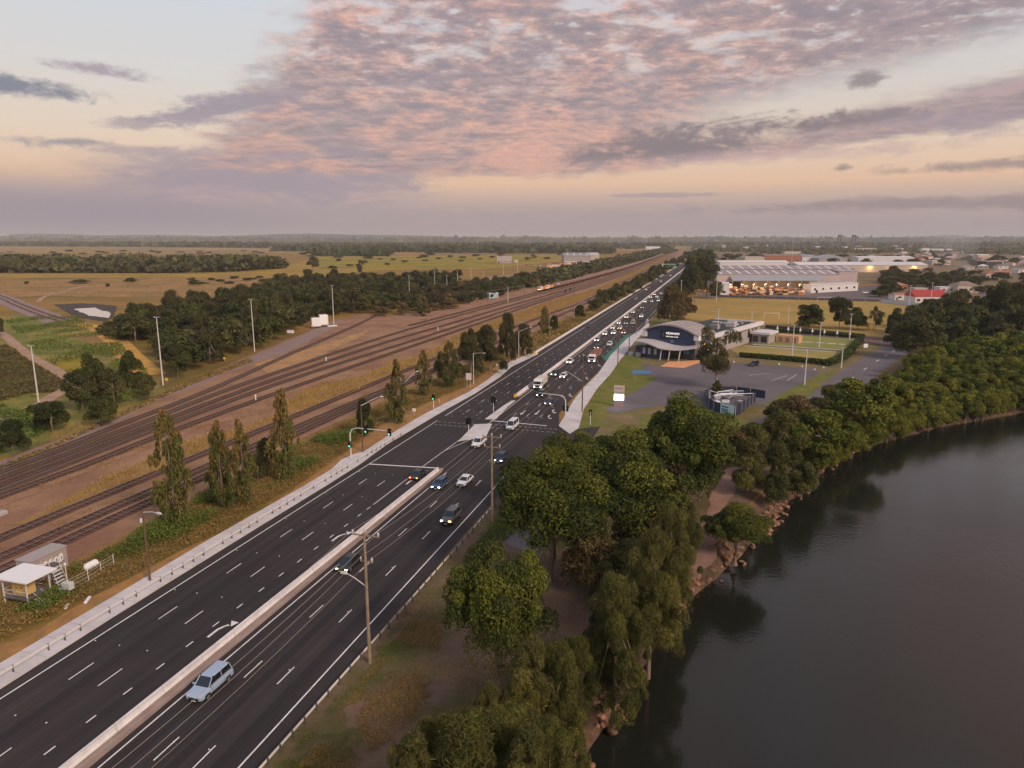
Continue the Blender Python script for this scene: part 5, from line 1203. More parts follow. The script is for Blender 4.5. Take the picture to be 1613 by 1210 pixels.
def car(kind, color, lights='head'):
    key = (kind, color, lights)
    if key in CARS: return CARS[key]
    P = paint(color, PT_[color]); r = thing('car', 'car', 'car')
    L, Wd, zb, zr, roof, hood = {'sedan': (4.7, 1.82, .93, 1.43, (-1.0, .45), .78), 'hatch': (4.2, 1.76, .95, 1.48, (-1.7, .35), .82), 'suv': (4.75, 1.92, 1.08, 1.74, (-2.0, .45), .98),
                                 'ute': (5.3, 1.9, 1.08, 1.78, (-.55, .75), 1.0), 'van': (5.0, 1.95, 1.2, 2.1, (-2.3, 1.35), 1.1)}[kind]
    h = L / 2; w = Wd / 2; b = MB()
    def sec(x, zt, k=1.0, z0=.28): return (x, [(w * .86 * k, z0), (w * k, z0 + .16), (w * k, zt - .2), (w * .94 * k, zt - .04), (w * .80 * k, zt)])
    rear = zb if kind not in ('sedan',) else zb - .02
    ring_loft(b, [sec(-h, rear - .25, .86, .42), sec(-h + .1, rear - .06, .95), sec(-h + .5, rear, 1), sec(-.6, zb, 1), sec(roof[1] + .75, zb - .01, 1), sec(h - .9, hood + .02, .99), sec(h - .25, hood - .08, .93), sec(h, hood - .28, .84, .4)], P)
    o = b.build('body', r, smooth=False)
    x0, x1 = roof; fr = x1 + (.75 if kind != 'van' else .55); rr = {'sedan': x0 - .75, 'hatch': x0 - .3, 'suv': x0 - .22, 'ute': x0 - .25, 'van': x0 - .1}[kind]
    b = MB(); t = w * .70; bb = w * .84
    vs = [(rr, -bb, zb - .03), (fr, -bb, zb - .03), (fr, bb, zb - .03), (rr, bb, zb - .03), (x0, -t, zr), (x1, -t, zr), (x1, t, zr), (x0, t, zr)]
    b.add(vs, [(0, 1, 5, 4), (1, 2, 6, 5), (2, 3, 7, 6), (3, 0, 4, 7), (4, 5, 6, 7)], M_glass); b.build('windows', r)
    b = MB(); ring_loft(b, [(x0 - .06, [(t * .9, zr - .02), (t * .8, zr + .02)]), (x0 + .25, [(t + .03, zr - .02), (t * .9, zr + .055)]), (x1 - .3, [(t + .03, zr - .02), (t * .9, zr + .055)]), (x1 + .05, [(t * .9, zr - .03), (t * .8, zr + .01)])], P); b.build('roof', r)
    b = MB()
    for sg in (-1, 1):
        b.tube([(fr, sg * bb, zb - .04), (x1 + .02, sg * t, zr)], .045, P, 5); b.tube([(rr, sg * bb, zb - .04), (x0, sg * t, zr)], .06 if kind != 'van' else .09, P, 5)
        xm = (x0 + x1) / 2 + .05; b.tube([(xm, sg * (bb + .01), zb - .04), (xm, sg * (t + .01), zr)], .04, P, 5)
    b.build('pillars', r)
    b = MB()
    for sg in (-1, 1):
        for x in (fr - .35, (x0 + x1) / 2 - .05, max(x0 - .1, -h + .75) if kind != 'ute' else x0 - .3): b.box((x, sg * (w + .001), (zb + .35) / 2), (.025, .012, zb - .5), M_trim)
        b.box((0, sg * (w + .003), .47), (L * .5, .012, .09), M_trim)
        for x in (-h + .95, h - .85): b.box((x, sg * (w - .004), .50), (.86, .03, .46), M_trim, top=.72)
    b.box((0, 0, .30), (L * .84, Wd * .86, .10), M_trim)
    b.box((h - .02, 0, .36), (.06, .5, .13), M_white); b.box((-h + .03, 0, .62), (.06, .5, .13), M_white)
    b.build('trim', r)
    if kind == 'ute':
        b = MB(); b.box((-1.65, 0, zb + .005), (1.75, Wd * .82, .03), M_trim); b.build('tray', r)
    b = MB(); b.box((h - .03, 0, .52), (.12, Wd * .55, .24), M_trim); b.build('grille', r)
    for sg in (-1, 1):
        b = MB(); b.box((h - .14, sg * w * .68, hood - .24), (.26, .36, .17), M_head if lights == 'head' else M_headw if lights == 'yellow' else M_ins); b.build('headlight', r)
        b = MB(); b.box((-h + .04, sg * w * .72, rear - .28), (.12, .3, .18), M_brake if lights == 'brake' else M_tail); b.build('tail_light', r)
        b = MB(); b.box((fr - .2, sg * (w + .08), zb + .06), (.16, .18, .13), P); b.build('mirror', r)
    wheels(r, (-h + .95, h - .85), w - .08, .34 if kind not in ('suv', 'ute', 'van') else .38)
    CARS[key] = r; r['fresh'] = 1; return r
VN = {'sedan': 'car', 'hatch': 'car', 'suv': 'car', 'ute': 'pickup_truck', 'van': 'van'}
def put_car(u, v, kind, color, label, away=False, lights=None, t=None, rz=None, z=.07):
    p = at(u, v, .8); lights = lights or ('brake' if away else 'head')
    rt = car(kind, color, lights); rz = (RHEAD if away else RHEAD + math.pi) if rz is None else rz
    if t is not None:
        s = p.x * RD.x + p.y * RD.y; p = st(s, t)
    p.z = z
    if rt.get('fresh'): del rt['fresh']; rt.location = p; rt.rotation_euler = (0, 0, rz); o = rt
    else: o = dup(rt, p, rz)
    o.name = VN[kind]; o['label'] = label; o['category'] = {'ute': 'pickup truck', 'van': 'van'}.get(kind, 'car'); o['group'] = 'vehicles on the highway'
    return o
V = [(330, 1075, 'suv', 'paleblue', 'pale blue four-wheel drive beside the median barrier, nearest vehicle', 0, 'off', -45.4), (552, 884, 'sedan', 'black', 'black car with glowing yellow headlights passing the tall pale pole', 0, 'yellow', -45.5),
     (686, 760, 'hatch', 'blue', 'blue hatchback at the end of the median barrier', 0, None, -45.6), (727, 755, 'sedan', 'white', 'white sedan beside the blue hatchback', 0, 'off', -41.9),
     (704, 812, 'suv', 'grey', 'dark grey car with warm headlights in the lane nearest the guardrail', 0, 'yellow', -38.2), (662, 746, 'sedan', 'black', 'dark car with red brake lights waiting in the turning lane', 1, None, -51.3),
     (753, 696, 'ute', 'white', 'white pickup passing the large median island', 0, 'off', -47.3), (790, 720, 'hatch', 'darkblue', 'dark blue car with bright headlights beside the fig branches', 0, None, -39.7),
     (808, 670, 'van', 'white', 'white van driving over the crossing lines', 0, 'off', -44.3), (868, 632, 'sedan', 'darkblue', 'dark blue car with headlights just behind the far stop line', 0, None, -41.8),
     (853, 620, 'suv', 'grey', 'grey car with headlights in front of the white truck', 0, None, -46.2),
     (887, 591, 'sedan', 'white', 'white sedan second lane behind the white truck', 0, None, -46.0), (874, 588, 'suv', 'darkblue', 'dark blue car beside the median barrier behind the white truck', 0, None, -49.3),
     (895, 569, 'ute', 'white', 'white pickup beside the median barrier, further back', 0, None, -49.3), (942, 546, 'sedan', 'black', 'black car with headlights left of the tipper trailer', 0, None, -45.9),
     (960, 542, 'suv', 'white', 'white car next to the start of the green bus lane', 0, 'off', -42.2), (939, 535, 'suv', 'silver', 'silver-blue car against the median, left of the tipper truck rear', 0, None, -49.2),
     (951, 525, 'hatch', 'white', 'white hatchback in the median lane behind the silver-blue car', 0, None, -49.2), (966, 524, 'suv', 'white', 'white car in the middle lane by the red car', 0, None, -45.8),
     (985, 523, 'hatch', 'red', 'red car with headlights in the kerbside lane', 0, None, -41.6), (963, 515.5, 'sedan', 'white', 'white sedan in the median lane, sixth in the queue', 0, None, -49), (976, 516, 'sedan', 'white', 'white car with lit indicator in the middle lane', 0, 'yellow', -45.6),
     (974, 508, 'hatch', 'white', 'white car in the median lane beside the dark one', 0, None, -49), (987, 508, 'sedan', 'black', 'dark sedan in the middle lane of the queue', 0, None, -45.4), (996, 508.5, 'van', 'cream', 'cream van in the kerbside lane of the queue', 0, 'off', -42),
     (986, 499, 'suv', 'cream', 'cream four-wheel drive in the median lane', 0, None, -48.7), (996, 491, 'sedan', 'white', 'white sedan near the head of the distant queue, median lane', 0, None, -48.6), (1011, 498, 'suv', 'white', 'white car alone in the kerbside lane', 0, None, -41.2),
     (1008, 483.5, 'sedan', 'black', 'dark car with bright headlights behind the queue', 0, None, -46.5),
     (1019, 475, 'suv', 'white', 'white car at the front of the headlight cluster', 0, None, -49), (1026, 474, 'sedan', 'cream', 'cream car in the headlight cluster, middle lane', 0, None, -45), (1033, 473, 'suv', 'white', 'white car in the headlight cluster, kerbside lane', 0, None, -41),
     (1025, 468, 'van', 'cream', 'cream van in the headlight cluster, median lane', 0, None, -49), (1031, 467, 'sedan', 'white', 'white sedan second row of the headlight cluster', 0, None, -45), (1029, 463.5, 'suv', 'orange', 'orange car third row of the headlight cluster', 0, None, -48.6), (1036, 462, 'sedan', 'white', 'white sedan third row of the headlight cluster', 0, None, -44.6),
     (927, 513, 'ute', 'green', 'dark pickup driving away in the left carriageway', 1, 'off', -61.9), (1003, 470.5, 'suv', 'silver', 'silver car driving away in the left carriageway', 1, 'off', -57.9),
     (1021, 456, 'hatch', 'white', 'white car driving away with red tail lights, far left carriageway', 1, None, -60.5), (1026, 452.5, 'van', 'brown', 'brown van ahead of the white car, far left carriageway', 1, None, -61),
     (1040, 443, 'suv', 'white', 'white car far up the left carriageway', 1, None, -58.5), (1057, 434, 'sedan', 'white', 'white car near the green gantry sign', 1, None, -57), (1062, 430, 'suv', 'silver', 'silver car near the green gantry sign', 0, None, -50), (1070, 428, 'hatch', 'red', 'red car near the green gantry sign', 0, None, -47)]
for u, v, k, c, lb, aw, li, t in V: put_car(u, v, k, c, lb, bool(aw), li, t)
for u, v, k, c, lb, rz in [(1187, 573, 'suv', 'black', 'black four-wheel drive parked by the hedge in the car park', RHEAD + 2.6), (815, 770, 'van', 'white', 'white van in the side street hidden behind the fig leaves', RHEAD + .5)]:
    o = put_car(u, v, k, c, lb, False, 'off', None, rz, .1); del o['group']
for i, (u, v, c) in enumerate([(1363, 461, 'white'), (1388, 463, 'white'), (1396, 463, 'white'), (1404, 464, 'silver'), (1375, 462, 'black')]):
    o = put_car(u, v, 'suv', c, ['white car on the warehouse yard, leftmost', 'white car left of the pale fence', 'white car in the parked row by the pale fence', 'silver car at the right end of the parked row', 'black car parked on the warehouse yard'][i], False, 'off', None, .1, .1); o['group'] = 'cars parked behind the playing field'
for i, (u, v, c) in enumerate([(843, 418, 'white'), (851, 418.5, 'white'), (866, 415, 'white'), (829, 417, 'red')]):
    o = put_car(u, v, 'suv', c, ['white car left of the industrial shed', 'white car among trees left of the industrial shed', 'white car closest to the industrial shed', 'red car on the far access road'][i], False, 'off', None, .5, .1); o['group'] = 'cars by the far industrial shed'
# rigid truck and tipper
def truck(pos, label, body_m, body, cab_len=2.2, blen=6.5, bh=2.4, two=False):
    r = thing('truck', label, 'truck', pos, RHEAD + math.pi); W_ = paint('white', PT_['white'])
    b = MB(); b.xz([(0, .5), (0, 2.1), (.35, 2.95), (2.1, 3.0), (2.1, .5)] if False else [(2.2, .55), (2.25, 1.4), (2.0, 2.7), (1.7, 2.95), (0, 3.0), (0, .55)], -1.2, 1.2, W_); b.build('cab', r, bevel=.06)
    b = MB(); b.box((2.16, 0, 2.05), (.12, 2.1, .75), M_glass); b.build('windscreen', r)
    b = MB(); b.box((2.26, 0, 1.1), (.06, 1.5, .55), M_trim); b.build('grille', r)
    for sg in (-1, 1):
        b = MB(); b.box((2.25, sg * .95, .85), (.1, .35, .2), M_head); b.build('headlight', r)
        b = MB(); b.box((1.2, sg * 1.21, 2.0), (.9, .03, .6), M_glass); b.build('side_window', r)
        b = MB(); b.box((1.9, sg * 1.4, 2.1), (.12, .14, .5), M_trim); b.build('mirror', r)
    b = MB(); b.box((-blen / 2 + .8, 0, .85), (blen + 2.4, .9, .3), M_trim); b.build('chassis', r)
    if body == 'box': b = MB(); b.box((-blen / 2 - .2, 0, 1.05 + bh / 2), (blen, 2.45, bh), body_m); b.build('cargo_box', r, bevel=.05)
    else:
        b = MB()
        def tub(cx, L_):
            z0, z1, w0, w1 = 1.1, 1.1 + bh, 1.0, 1.25; a, e = cx - L_ / 2, cx + L_ / 2
            b.add([(a + .5, -w0, z0), (e - .5, -w0, z0), (e - .5, w0, z0), (a + .5, w0, z0), (a, -w1, z1), (e, -w1, z1), (e, w1, z1), (a, w1, z1), (a + .1, -w1 + .1, z1), (e - .1, -w1 + .1, z1), (e - .1, w1 - .1, z1), (a + .1, w1 - .1, z1), (a + .5, -w0, z0 + .9), (e - .5, -w0, z0 + .9), (e - .5, w0, z0 + .9), (a + .5, w0, z0 + .9)],
                  [(0, 1, 5, 4), (1, 2, 6, 5), (2, 3, 7, 6), (3, 0, 4, 7), (4, 5, 9, 8), (5, 6, 10, 9), (6, 7, 11, 10), (7, 4, 8, 11), (8, 9, 13, 12), (9, 10, 14, 13), (10, 11, 15, 14), (11, 8, 12, 15), (12, 13, 14, 15)], body_m)
        tub(-2.6, 4.8); b.build('tipper_tub', r)
        if two: b = MB(); tub(-9.6, 7.6); b.build('tipper_tub', r); b = MB(); b.box((-9.4, 0, .85), (9.5, .9, .3), M_trim); b.build('chassis', r); wheels(r, (-8, -11.2, -12.5), 1.05, .48, .3)
    wheels(r, (1.2, -3.2, -4.5), 1.05, .48, .3)
p = at(850, 606, 1.2); truck(st(p.x * RD.x + p.y * RD.y, -49.3, .07), 'white rigid truck beside the median barrier past the junction', paint('cream', PT_['cream']), 'box', blen=5.4, bh=1.9)
p = at(935, 566, 1.2); truck(st(p.x * RD.x + p.y * RD.y, -42.0, .07), 'white truck pulling red-brown tipper tubs next to the bus lane', mat('rust_red_steel', (.30, .13, .09), .6, .2, 1), 'tub', bh=2.0, two=True)

# ------------------------------------------------------------------ trains
T9 = spline([st(s, t) for s, t in TR[9]], 2); cum = [0]
for a, c in zip(T9, T9[1:]): cum.append(cum[-1] + (c - a).length)
def on9(d):
    import bisect
    i = min(max(bisect.bisect(cum, d) - 1, 0), len(T9) - 2); f = (d - cum[i]) / max(cum[i + 1] - cum[i], 1e-6); q_ = T9[i + 1] - T9[i]
    return T9[i].lerp(T9[i + 1], f), math.atan2(q_.y, q_.x)
def s_of(p): return p.x * RD.x + p.y * RD.y
d_l = min(range(len(T9)), key=lambda i: abs(s_of(T9[i]) - 572)); d0 = cum[d_l]
M_lo = mat('loco_orange', (.72, .30, .06), .5, .12, 1); M_wag = mat('wagon_steel', (.30, .17, .125), .7, .3, .6, (.22, .125, .09)); M_coal = mat('wagon_inside', (.13, .09, .075), .9, .2)
def bogie(r, x):
    b = MB(); b.box((x, 0, .55), (2.3, 1.9, .35), M_trim)
    for dx in (-.75, .75): b.tube([(x + dx, -.85, .45), (x + dx, .85, .45)], .45, M_trim, 8)
    b.build('bogie', r)
p, a = on9(d0 + 10); lo = thing('locomotive', 'orange and yellow diesel locomotive with white nose heading the coal train', 'locomotive', p + Vector((0, 0, .5)), a)
b = MB(); b.box((0, 0, 1.15), (20, 2.7, .35), M_trim); b.build('underframe', lo)
b = MB(); b.box((-6.2, 0, 2.7), (3.6, 2.8, 2.6), M_white); b.build('cab', lo, bevel=.15); b = MB(); b.box((-8.9, 0, 2.0), (1.8, 2.2, 1.4), M_lo); b.build('nose', lo, bevel=.1)
b = MB(); b.box((2.8, 0, 2.5), (14, 1.9, 2.3), M_lo); b.build('engine_hood', lo, bevel=.1); b = MB(); b.box((-8.02, 0, 3.2), (.06, 2.2, .7), M_glass); b.build('windscreen', lo)
for x in (-2, 3, 7): b = MB(); b.box((x, 0, 3.75), (1.6, 1.4, .3), M_trim); b.build('roof_fan', lo)
for y in (-.7, .7): b = MB(); b.box((-9.85, y, 1.8), (.08, .3, .2), M_lampw); b.build('headlight', lo)
bogie(lo, -6.5); bogie(lo, 6.5)
p, a = on9(d0 + 31); l2 = dup(lo, p + Vector((0, 0, .5)), a, 'second orange locomotive directly behind the leading one')
w = thing('hopper_wagon', 'brown steel coal wagon in the long train', 'wagon', on9(d0 + 66)[0] + Vector((0, 0, .5)), on9(d0 + 66)[1], 'wagons of the coal train')
b = MB(); z0, z1 = 1.1, 4.1
b.add([(-4.6, -.9, z0), (4.6, -.9, z0), (4.6, .9, z0), (-4.6, .9, z0), (-6.8, -1.45, z0 + 1), (6.8, -1.45, z0 + 1), (6.8, 1.45, z0 + 1), (-6.8, 1.45, z0 + 1), (-6.8, -1.45, z1), (6.8, -1.45, z1), (6.8, 1.45, z1), (-6.8, 1.45, z1)],
      [(3, 2, 1, 0), (0, 1, 5, 4), (1, 2, 6, 5), (2, 3, 7, 6), (3, 0, 4, 7), (4, 5, 9, 8), (5, 6, 10, 9), (6, 7, 11, 10), (7, 4, 8, 11)], M_wag)
b.build('hopper_body', w); b = MB()
for x in np.arange(-6.2, 6.3, 1.55):
    for sg in (-1, 1): b.box((x, sg * 1.5, 2.85), (.14, .1, 1.5), M_wag)
for x in (-6.85, 6.85): b.box((x, 0, 3.1), (.12, 2.9, 1.9), M_ins)
b.build('ribs', w); b = MB(); b.box((0, 0, 3.5), (13.4, 2.8, .2), M_coal); b.build('load', w); bogie(w, -5.3); bogie(w, 5.3)
for k in range(1, 106):
    p, a = on9(d0 + 66 + k * 15.6); dup(w, p + Vector((0, 0, .5)), a)
b = MB(); w2 = thing('flat_wagon', 'low dark flat wagon between the locomotives and the coal wagons', 'wagon', on9(d0 + 50)[0] + Vector((0, 0, .5)), on9(d0 + 50)[1])
b.box((0, 0, 1.15), (15, 2.6, .4), M_trim); b.box((0, 0, 1.7), (13, 2.3, .7), M_coal); b.build('deck', w2); bogie(w2, -5.3); bogie(w2, 5.3)
SD = spline(gp([(862, 428.5), (903.6, 424), (927, 420), (957, 415), (974, 411.5), (1010, 405)]), 4); c2 = [0]
for a, c in zip(SD, SD[1:]): c2.append(c2[-1] + (c - a).length)
d = 0; M_w2 = mat('orange_brown_wagon', (.45, .22, .14), .7, .3, .6)
w3 = None
while d < c2[-1] - 15 and d < 800:
    i = max(j for j in range(len(c2)) if c2[j] <= d); q_ = SD[min(i + 1, len(SD) - 1)] - SD[i]; p = SD[i] + Vector((0, 0, .3)); a = math.atan2(q_.y, q_.x)
    if w3 is None:
        w3 = thing('freight_wagon', 'orange-brown wagon in the train standing at the far siding', 'wagon', p, a, 'wagons on the far siding')
        b = MB(); b.box((0, 0, 2.6), (12.8, 2.7, 3.0), M_w2, top=.96); b.build('wagon_body', w3); bogie(w3, -4.6); bogie(w3, 4.6)
    else: dup(w3, p, a)
    d += 15.5
# ================================================================== BUILDINGS
M_wnd = mat('window_glass', (.02, .025, .03), .12, 0, spec=.8)
M_wndlit = M_glow('window_lit', (1, .72, .40), 1.6)
RF = {'white': mat('roof_white', (.66, .62, .62), .5, .1, .2), 'grey': mat('roof_grey', (.33, .28, .275), .55, .15, .15, (.27, .23, .225)), 'blue': mat('roof_bluegrey', (.30, .32, .36), .5, .12, .2), 'red': mat('roof_red', (.36, .05, .045), .6, .12, .3),
      'orange': mat('roof_terracotta', (.42, .17, .10), .7, .2, .4), 'brown': mat('roof_brown', (.25, .18, .15), .8, .2, .3), 'pale': mat('roof_pale', (.50, .45, .44), .5, .1, .2), 'dark': mat('roof_dark', (.04, .045, .045), .6, .2, .3)}
WL = {'white': mat('wall_white', (.62, .58, .57), .8, .08, .4), 'cream': mat('wall_cream', (.50, .40, .32), .8, .1, .4), 'grey': mat('wall_grey', (.36, .31, .30), .8, .1, .2), 'pink': mat('wall_pinkish', (.46, .37, .36), .85, .1, .15), 'brick': mat('wall_brick', (.30, .14, .10), .9, .2, .5),
      'blue': mat('wall_blue', (.045, .06, .115), .6, .15, .3), 'dark': mat('wall_dark', (.06, .055, .06), .8, .1)}
def bld(u0, u1, vb, vt, depth, roof, wall, rc, label, name='building', cat='building', rh=2.2, nwin=0, sky=0, over=.4, vb1=None, lit=False, door=True, group=None, hfix=None):
    A = at(u0, vb); B_ = at(u1, vb1 or vb); L = (B_ - A).length; rz = math.atan2(B_.y - A.y, B_.x - A.x)
    ang = PITCH + math.atan((vt - 605) / F_PX); h = hfix or max(2.2, H_CAM - A.y * math.tan(ang))
    if h + rh > 40: h = 10
    r = thing(name, label, cat, A, rz, group); W_ = WL[wall]; Rm = RF[rc]
    b = MB(); b.box((L / 2, depth / 2, h / 2), (L, depth, h), W_); wl_ = b.build('wall', r); o_ = over
    b = MB()
    if roof == 'flat': b.box((L / 2, depth / 2, h + .2), (L + o_ * 2, depth + o_ * 2, .4), Rm)
    else:
        if roof == 'gx': v = [(-o_, -o_, h), (L + o_, -o_, h), (L + o_, depth + o_, h), (-o_, depth + o_, h), (-o_, depth / 2, h + rh), (L + o_, depth / 2, h + rh)]; f = [(0, 1, 5, 4), (2, 3, 4, 5), (1, 2, 5), (3, 0, 4), (3, 2, 1, 0)]
        elif roof == 'gy': v = [(-o_, -o_, h), (L + o_, -o_, h), (L + o_, depth + o_, h), (-o_, depth + o_, h), (L / 2, -o_, h + rh), (L / 2, depth + o_, h + rh)]; f = [(0, 4, 5, 3), (1, 2, 5, 4), (0, 1, 4), (2, 3, 5), (3, 2, 1, 0)]
        else: k = min(L, depth) * .45; v = [(-o_, -o_, h), (L + o_, -o_, h), (L + o_, depth + o_, h), (-o_, depth + o_, h), (k, depth / 2, h + rh), (L - k, depth / 2, h + rh)]; f = [(0, 1, 5, 4), (2, 3, 4, 5), (1, 2, 5), (3, 0, 4), (3, 2, 1, 0)]
        b.add(v, f, Rm)
    b.build('roof', r)
    if nwin:
        st_ = L / nwin
        for i in range(nwin):
            b = MB(); b.box((st_ * (i + .5), -.04, min(h * .55, 3)), (min(st_ * .5, 2.4), .08, min(h * .3, 1.6)), M_wndlit if lit and i % 2 == 0 else M_wnd); b.build('window', r)
    if door: b = MB(); b.box((L * .12, -.05, 1.1), (min(2.6, L * .12), .1, 2.2), M_trim if L > 25 else RF['brown']); b.build('door', r)
    if sky:
        for i in range(sky):
            x = L * (i + .6) / sky
            b = MB(); y0, y1 = depth * .06, depth * .47; zz = lambda y: h + rh * (y / (depth / 2) if y < depth / 2 else 2 - y / (depth / 2)) + .05
            b.add([(x, y0, zz(y0)), (x + 1.3, y0, zz(y0)), (x + 1.3, y1, zz(y1)), (x, y1, zz(y1))], [(0, 1, 2, 3)], M_white); b.build('skylight', r)
    return r, L, h, rz, A
# big warehouse behind the playing field
r, L, h, rz, A = bld(1128, 1321, 457, 433, 42, 'gx', 'pink', 'grey', 'long grey warehouse behind the playing field with timber stacks in front', 'warehouse', 'warehouse', 3.2, 0, 13)
r2, *_ = bld(1130, 1345, 450, 424.5, 40, 'gx', 'pink', 'grey', 'second bay of the long grey warehouse, just behind the first', 'warehouse', 'warehouse', 3.0, 0, 14)
b = MB(); x0, x1 = L * .105, L * .845
b.add([(x0, -9, h - 4.3), (x1, -9, h - 4.3), (x1, -.1, h - 1.2), (x0, -.1, h - 1.2), (x0, -9, h - 4.6), (x1, -9, h - 4.6), (x1, -.1, h - 1.5), (x0, -.1, h - 1.5)], [(0, 1, 2, 3), (7, 6, 5, 4), (0, 4, 5, 1), (1, 5, 6, 2), (3, 7, 4, 0)], RF['blue']); b.build('awning', r)
for i in range(9): x = x0 + (x1 - x0) * i / 8; b = MB(); b.box((x, -8.6, (h - 4.6) / 2), (.4, .4, h - 4.6), WL['cream']); b.build('column', r)
for i in range(8):
    x = x0 + (x1 - x0) * (i + .5) / 8
    b = MB(); b.box((x, -.06, (h - 6) / 2), ((x1 - x0) / 8 - 1.2, .1, h - 6), WL['dark'] if i == 0 else WL['cream']); b.build('bay_door', r)
    if i: b = MB(); b.box((x, -4, h - 3.6), (3.2, .5, .2), M_warm); b.build('bay_lamp', r)
b = MB(); b.box((x1 - 7, -9.5, 4.2), (13, 1, 7), WL['cream']); b.build('loading_screen', r)
bld(1320, 1349, 452, 428, 34, 'gx', 'pink', 'grey', 'tall grey block at the right end of the warehouse', 'warehouse', 'warehouse', 1.5, 0, 2)
bld(1277, 1351, 462, 449.5, 8, 'flat', 'white', 'white', 'low pale office wing with small dark windows before the warehouse', 'building', 'building', 0, 6, vb1=458)
bld(1132, 1148, 466, 447, 8, 'gx', 'white', 'white', 'small white shed at the left corner of the warehouse', 'shed', 'shed', 1, 1)
# stacks of timber and steel in front, with the yard lamps above them
sq = random.Random(4); COL = [mat('stack_' + n, c, .8, .3, .8) for n, c in [('orange', (.60, .24, .09)), ('tan', (.60, .38, .20)), ('brown', (.18, .09, .06)), ('cream', (.68, .52, .36)), ('rust', (.38, .13, .07)), ('black', (.03, .025, .02)), ('black2', (.03, .025, .02))]]
for row, (v, n) in enumerate([(464.5, 24), (462, 24), (459.5, 22)]):
    for k in range(n):
        u = 1138 + (1268 - 1138) * (k + sq.uniform(-.2, .2)) / n; p = at(u, v)
        t = thing('material_stack', 'rack of orange and brown steel and timber packs before the warehouse', 'stack', p, sq.uniform(-.1, .1), 'material stacks before the warehouse')
        z = 0
        for j in range(sq.randint(2, 4)):
            hh = sq.uniform(.7, 1.6); b = MB(); b.box((sq.uniform(-.3, .3), 0, z + hh / 2), (sq.uniform(2.2, 4.2), sq.uniform(3, 6), hh), sq.choice(COL)); b.build('pack', t); z += hh + .12
for k in range(7):
    p = at(1150 + k * 18, 463); t = thing('yard_lamp', 'warm lamp on a post among the stacks, number counted from the left end, %s' % ['first', 'second', 'third', 'fourth', 'fifth', 'sixth', 'seventh'][k], 'lamp', p)
    b = MB(); b.tube([(0, 0, 0), (0, 0, 7.5)], .09, M_steeld, 6); b.build('post', t); b = MB(); b.box((0, -.3, 7.5), (1.0, .6, .2), M_warm); b.build('lamp_head', t)
    l = bpy.data.lights.new('lamp_light', 'POINT'); l.energy = 2600; l.color = (1, .55, .22); l.shadow_soft_size = .5; lo_ = bpy.data.objects.new('lamp_light', l); C.objects.link(lo_); lo_.parent = t; lo_.location = (0, -.8, 7.0)
for u, v, lb in [(1105, 459, 'orange truck trailer parked left of the warehouse'), (1115, 461, 'orange machine parked left of the warehouse')]:
    t = thing('trailer', lb, 'trailer', at(u, v), .1); b = MB(); b.box((0, 0, 2.3), (8, 2.5, 2.8), COL[0]); b.build('box', t, bevel=.08); b = MB(); b.box((0, 0, .75), (8, 1.2, .3), M_trim); b.build('chassis', t); wheels(t, (-2.8, 2.8), 1.0, .5, .3)
# sheds behind
for a in [(1134, 1243, 424, 413.5, 34, 'gx', 'white', 'white', 'pale-roofed factory behind the warehouse, left', 'factory', 'factory', 2.5, 0, 10),
          (1173, 1204, 414, 405, 30, 'flat', 'cream', 'pale', 'small pale factory block with flat roof', 'factory', 'factory', 0, 3),
          (1205, 1262, 413, 403, 40, 'gx', 'brick', 'brown', 'brown-roofed factory behind the tall dark tower pole', 'factory', 'factory', 3, 4),
          (1236, 1261, 402, 396, 20, 'flat', 'cream', 'orange', 'cream building with orange roof edge above the brown factory', 'building', 'building', 0, 4),
          (1263, 1290, 413, 405, 40, 'gy', 'white', 'blue', 'blue-grey gabled shed left of the long lit shed', 'shed', 'shed', 5),
          (1290, 1335, 414, 407, 50, 'gy', 'grey', 'blue', 'wide blue-grey gabled shed beyond the long lit shed', 'shed', 'shed', 6),
          (1352, 1378, 407, 402, 20, 'flat', 'cream', 'pale', 'pale block behind the long lit shed, near its middle', 'building', 'building', 0, 3),
          (1352, 1440, 413, 406, 34, 'gx', 'white', 'white', 'white-roofed shed just beyond the long lit shed', 'shed', 'shed', 2.5, 0, 6),
          (1345, 1380, 396, 391, 24, 'flat', 'cream', 'pale', 'long cream building between the two bridge towers', 'building', 'building', 0, 4),
          (1452, 1464, 399, 391, 16, 'flat', 'white', 'white', 'white tower block near the leaning cranes', 'building', 'building', 0, 3),
          (1467, 1500, 398, 393, 18, 'gx', 'white', 'white', 'long white roof beside the white tower block', 'building', 'building', 2, 3),
          (1468, 1497, 418, 411, 22, 'flat', 'cream', 'white', 'white flat roof right of the long lit shed', 'building', 'building', 0, 4),
          (1541, 1559, 408, 402, 18, 'gx', 'cream', 'white', 'bright white hall left of the town roofs', 'building', 'building', 2, 2),
          (1553, 1578, 422, 412, 22, 'flat', 'dark', 'pale', 'wide pale flat roof over dark walls in the town', 'building', 'building', 0, 3),
          (783, 806, 415, 405, 24, 'flat', 'pink', 'white', 'white two-storey building in the olive field', 'building', 'building', 0, 5),
          (810, 816, 414, 410, 10, 'flat', 'white', 'white', 'small pale hut right of the white two-storey building', 'hut', 'hut', 0, 1),
          (845, 853, 398, 395.5, 16, 'flat', 'white', 'white', 'distant white building at the far field edge', 'building', 'building', 0, 2),
          (1018, 1040, 394, 390, 30, 'gx', 'white', 'white', 'white building beside the distant end of the railway', 'building', 'building', 4, 3),
          (1047, 1066, 391, 389, 30, 'flat', 'white', 'white', 'low white roofs at the vanishing end of the railway', 'building', 'building', 0, 3)]:
    bld(*a)
r, L, h, rz, A = bld(1257, 1461, 429, 417.5, 40, 'gx', 'cream', 'white', 'long white-roofed shed with yellow lit side behind the dark trees', 'shed', 'shed', 3.5, 0, 14)
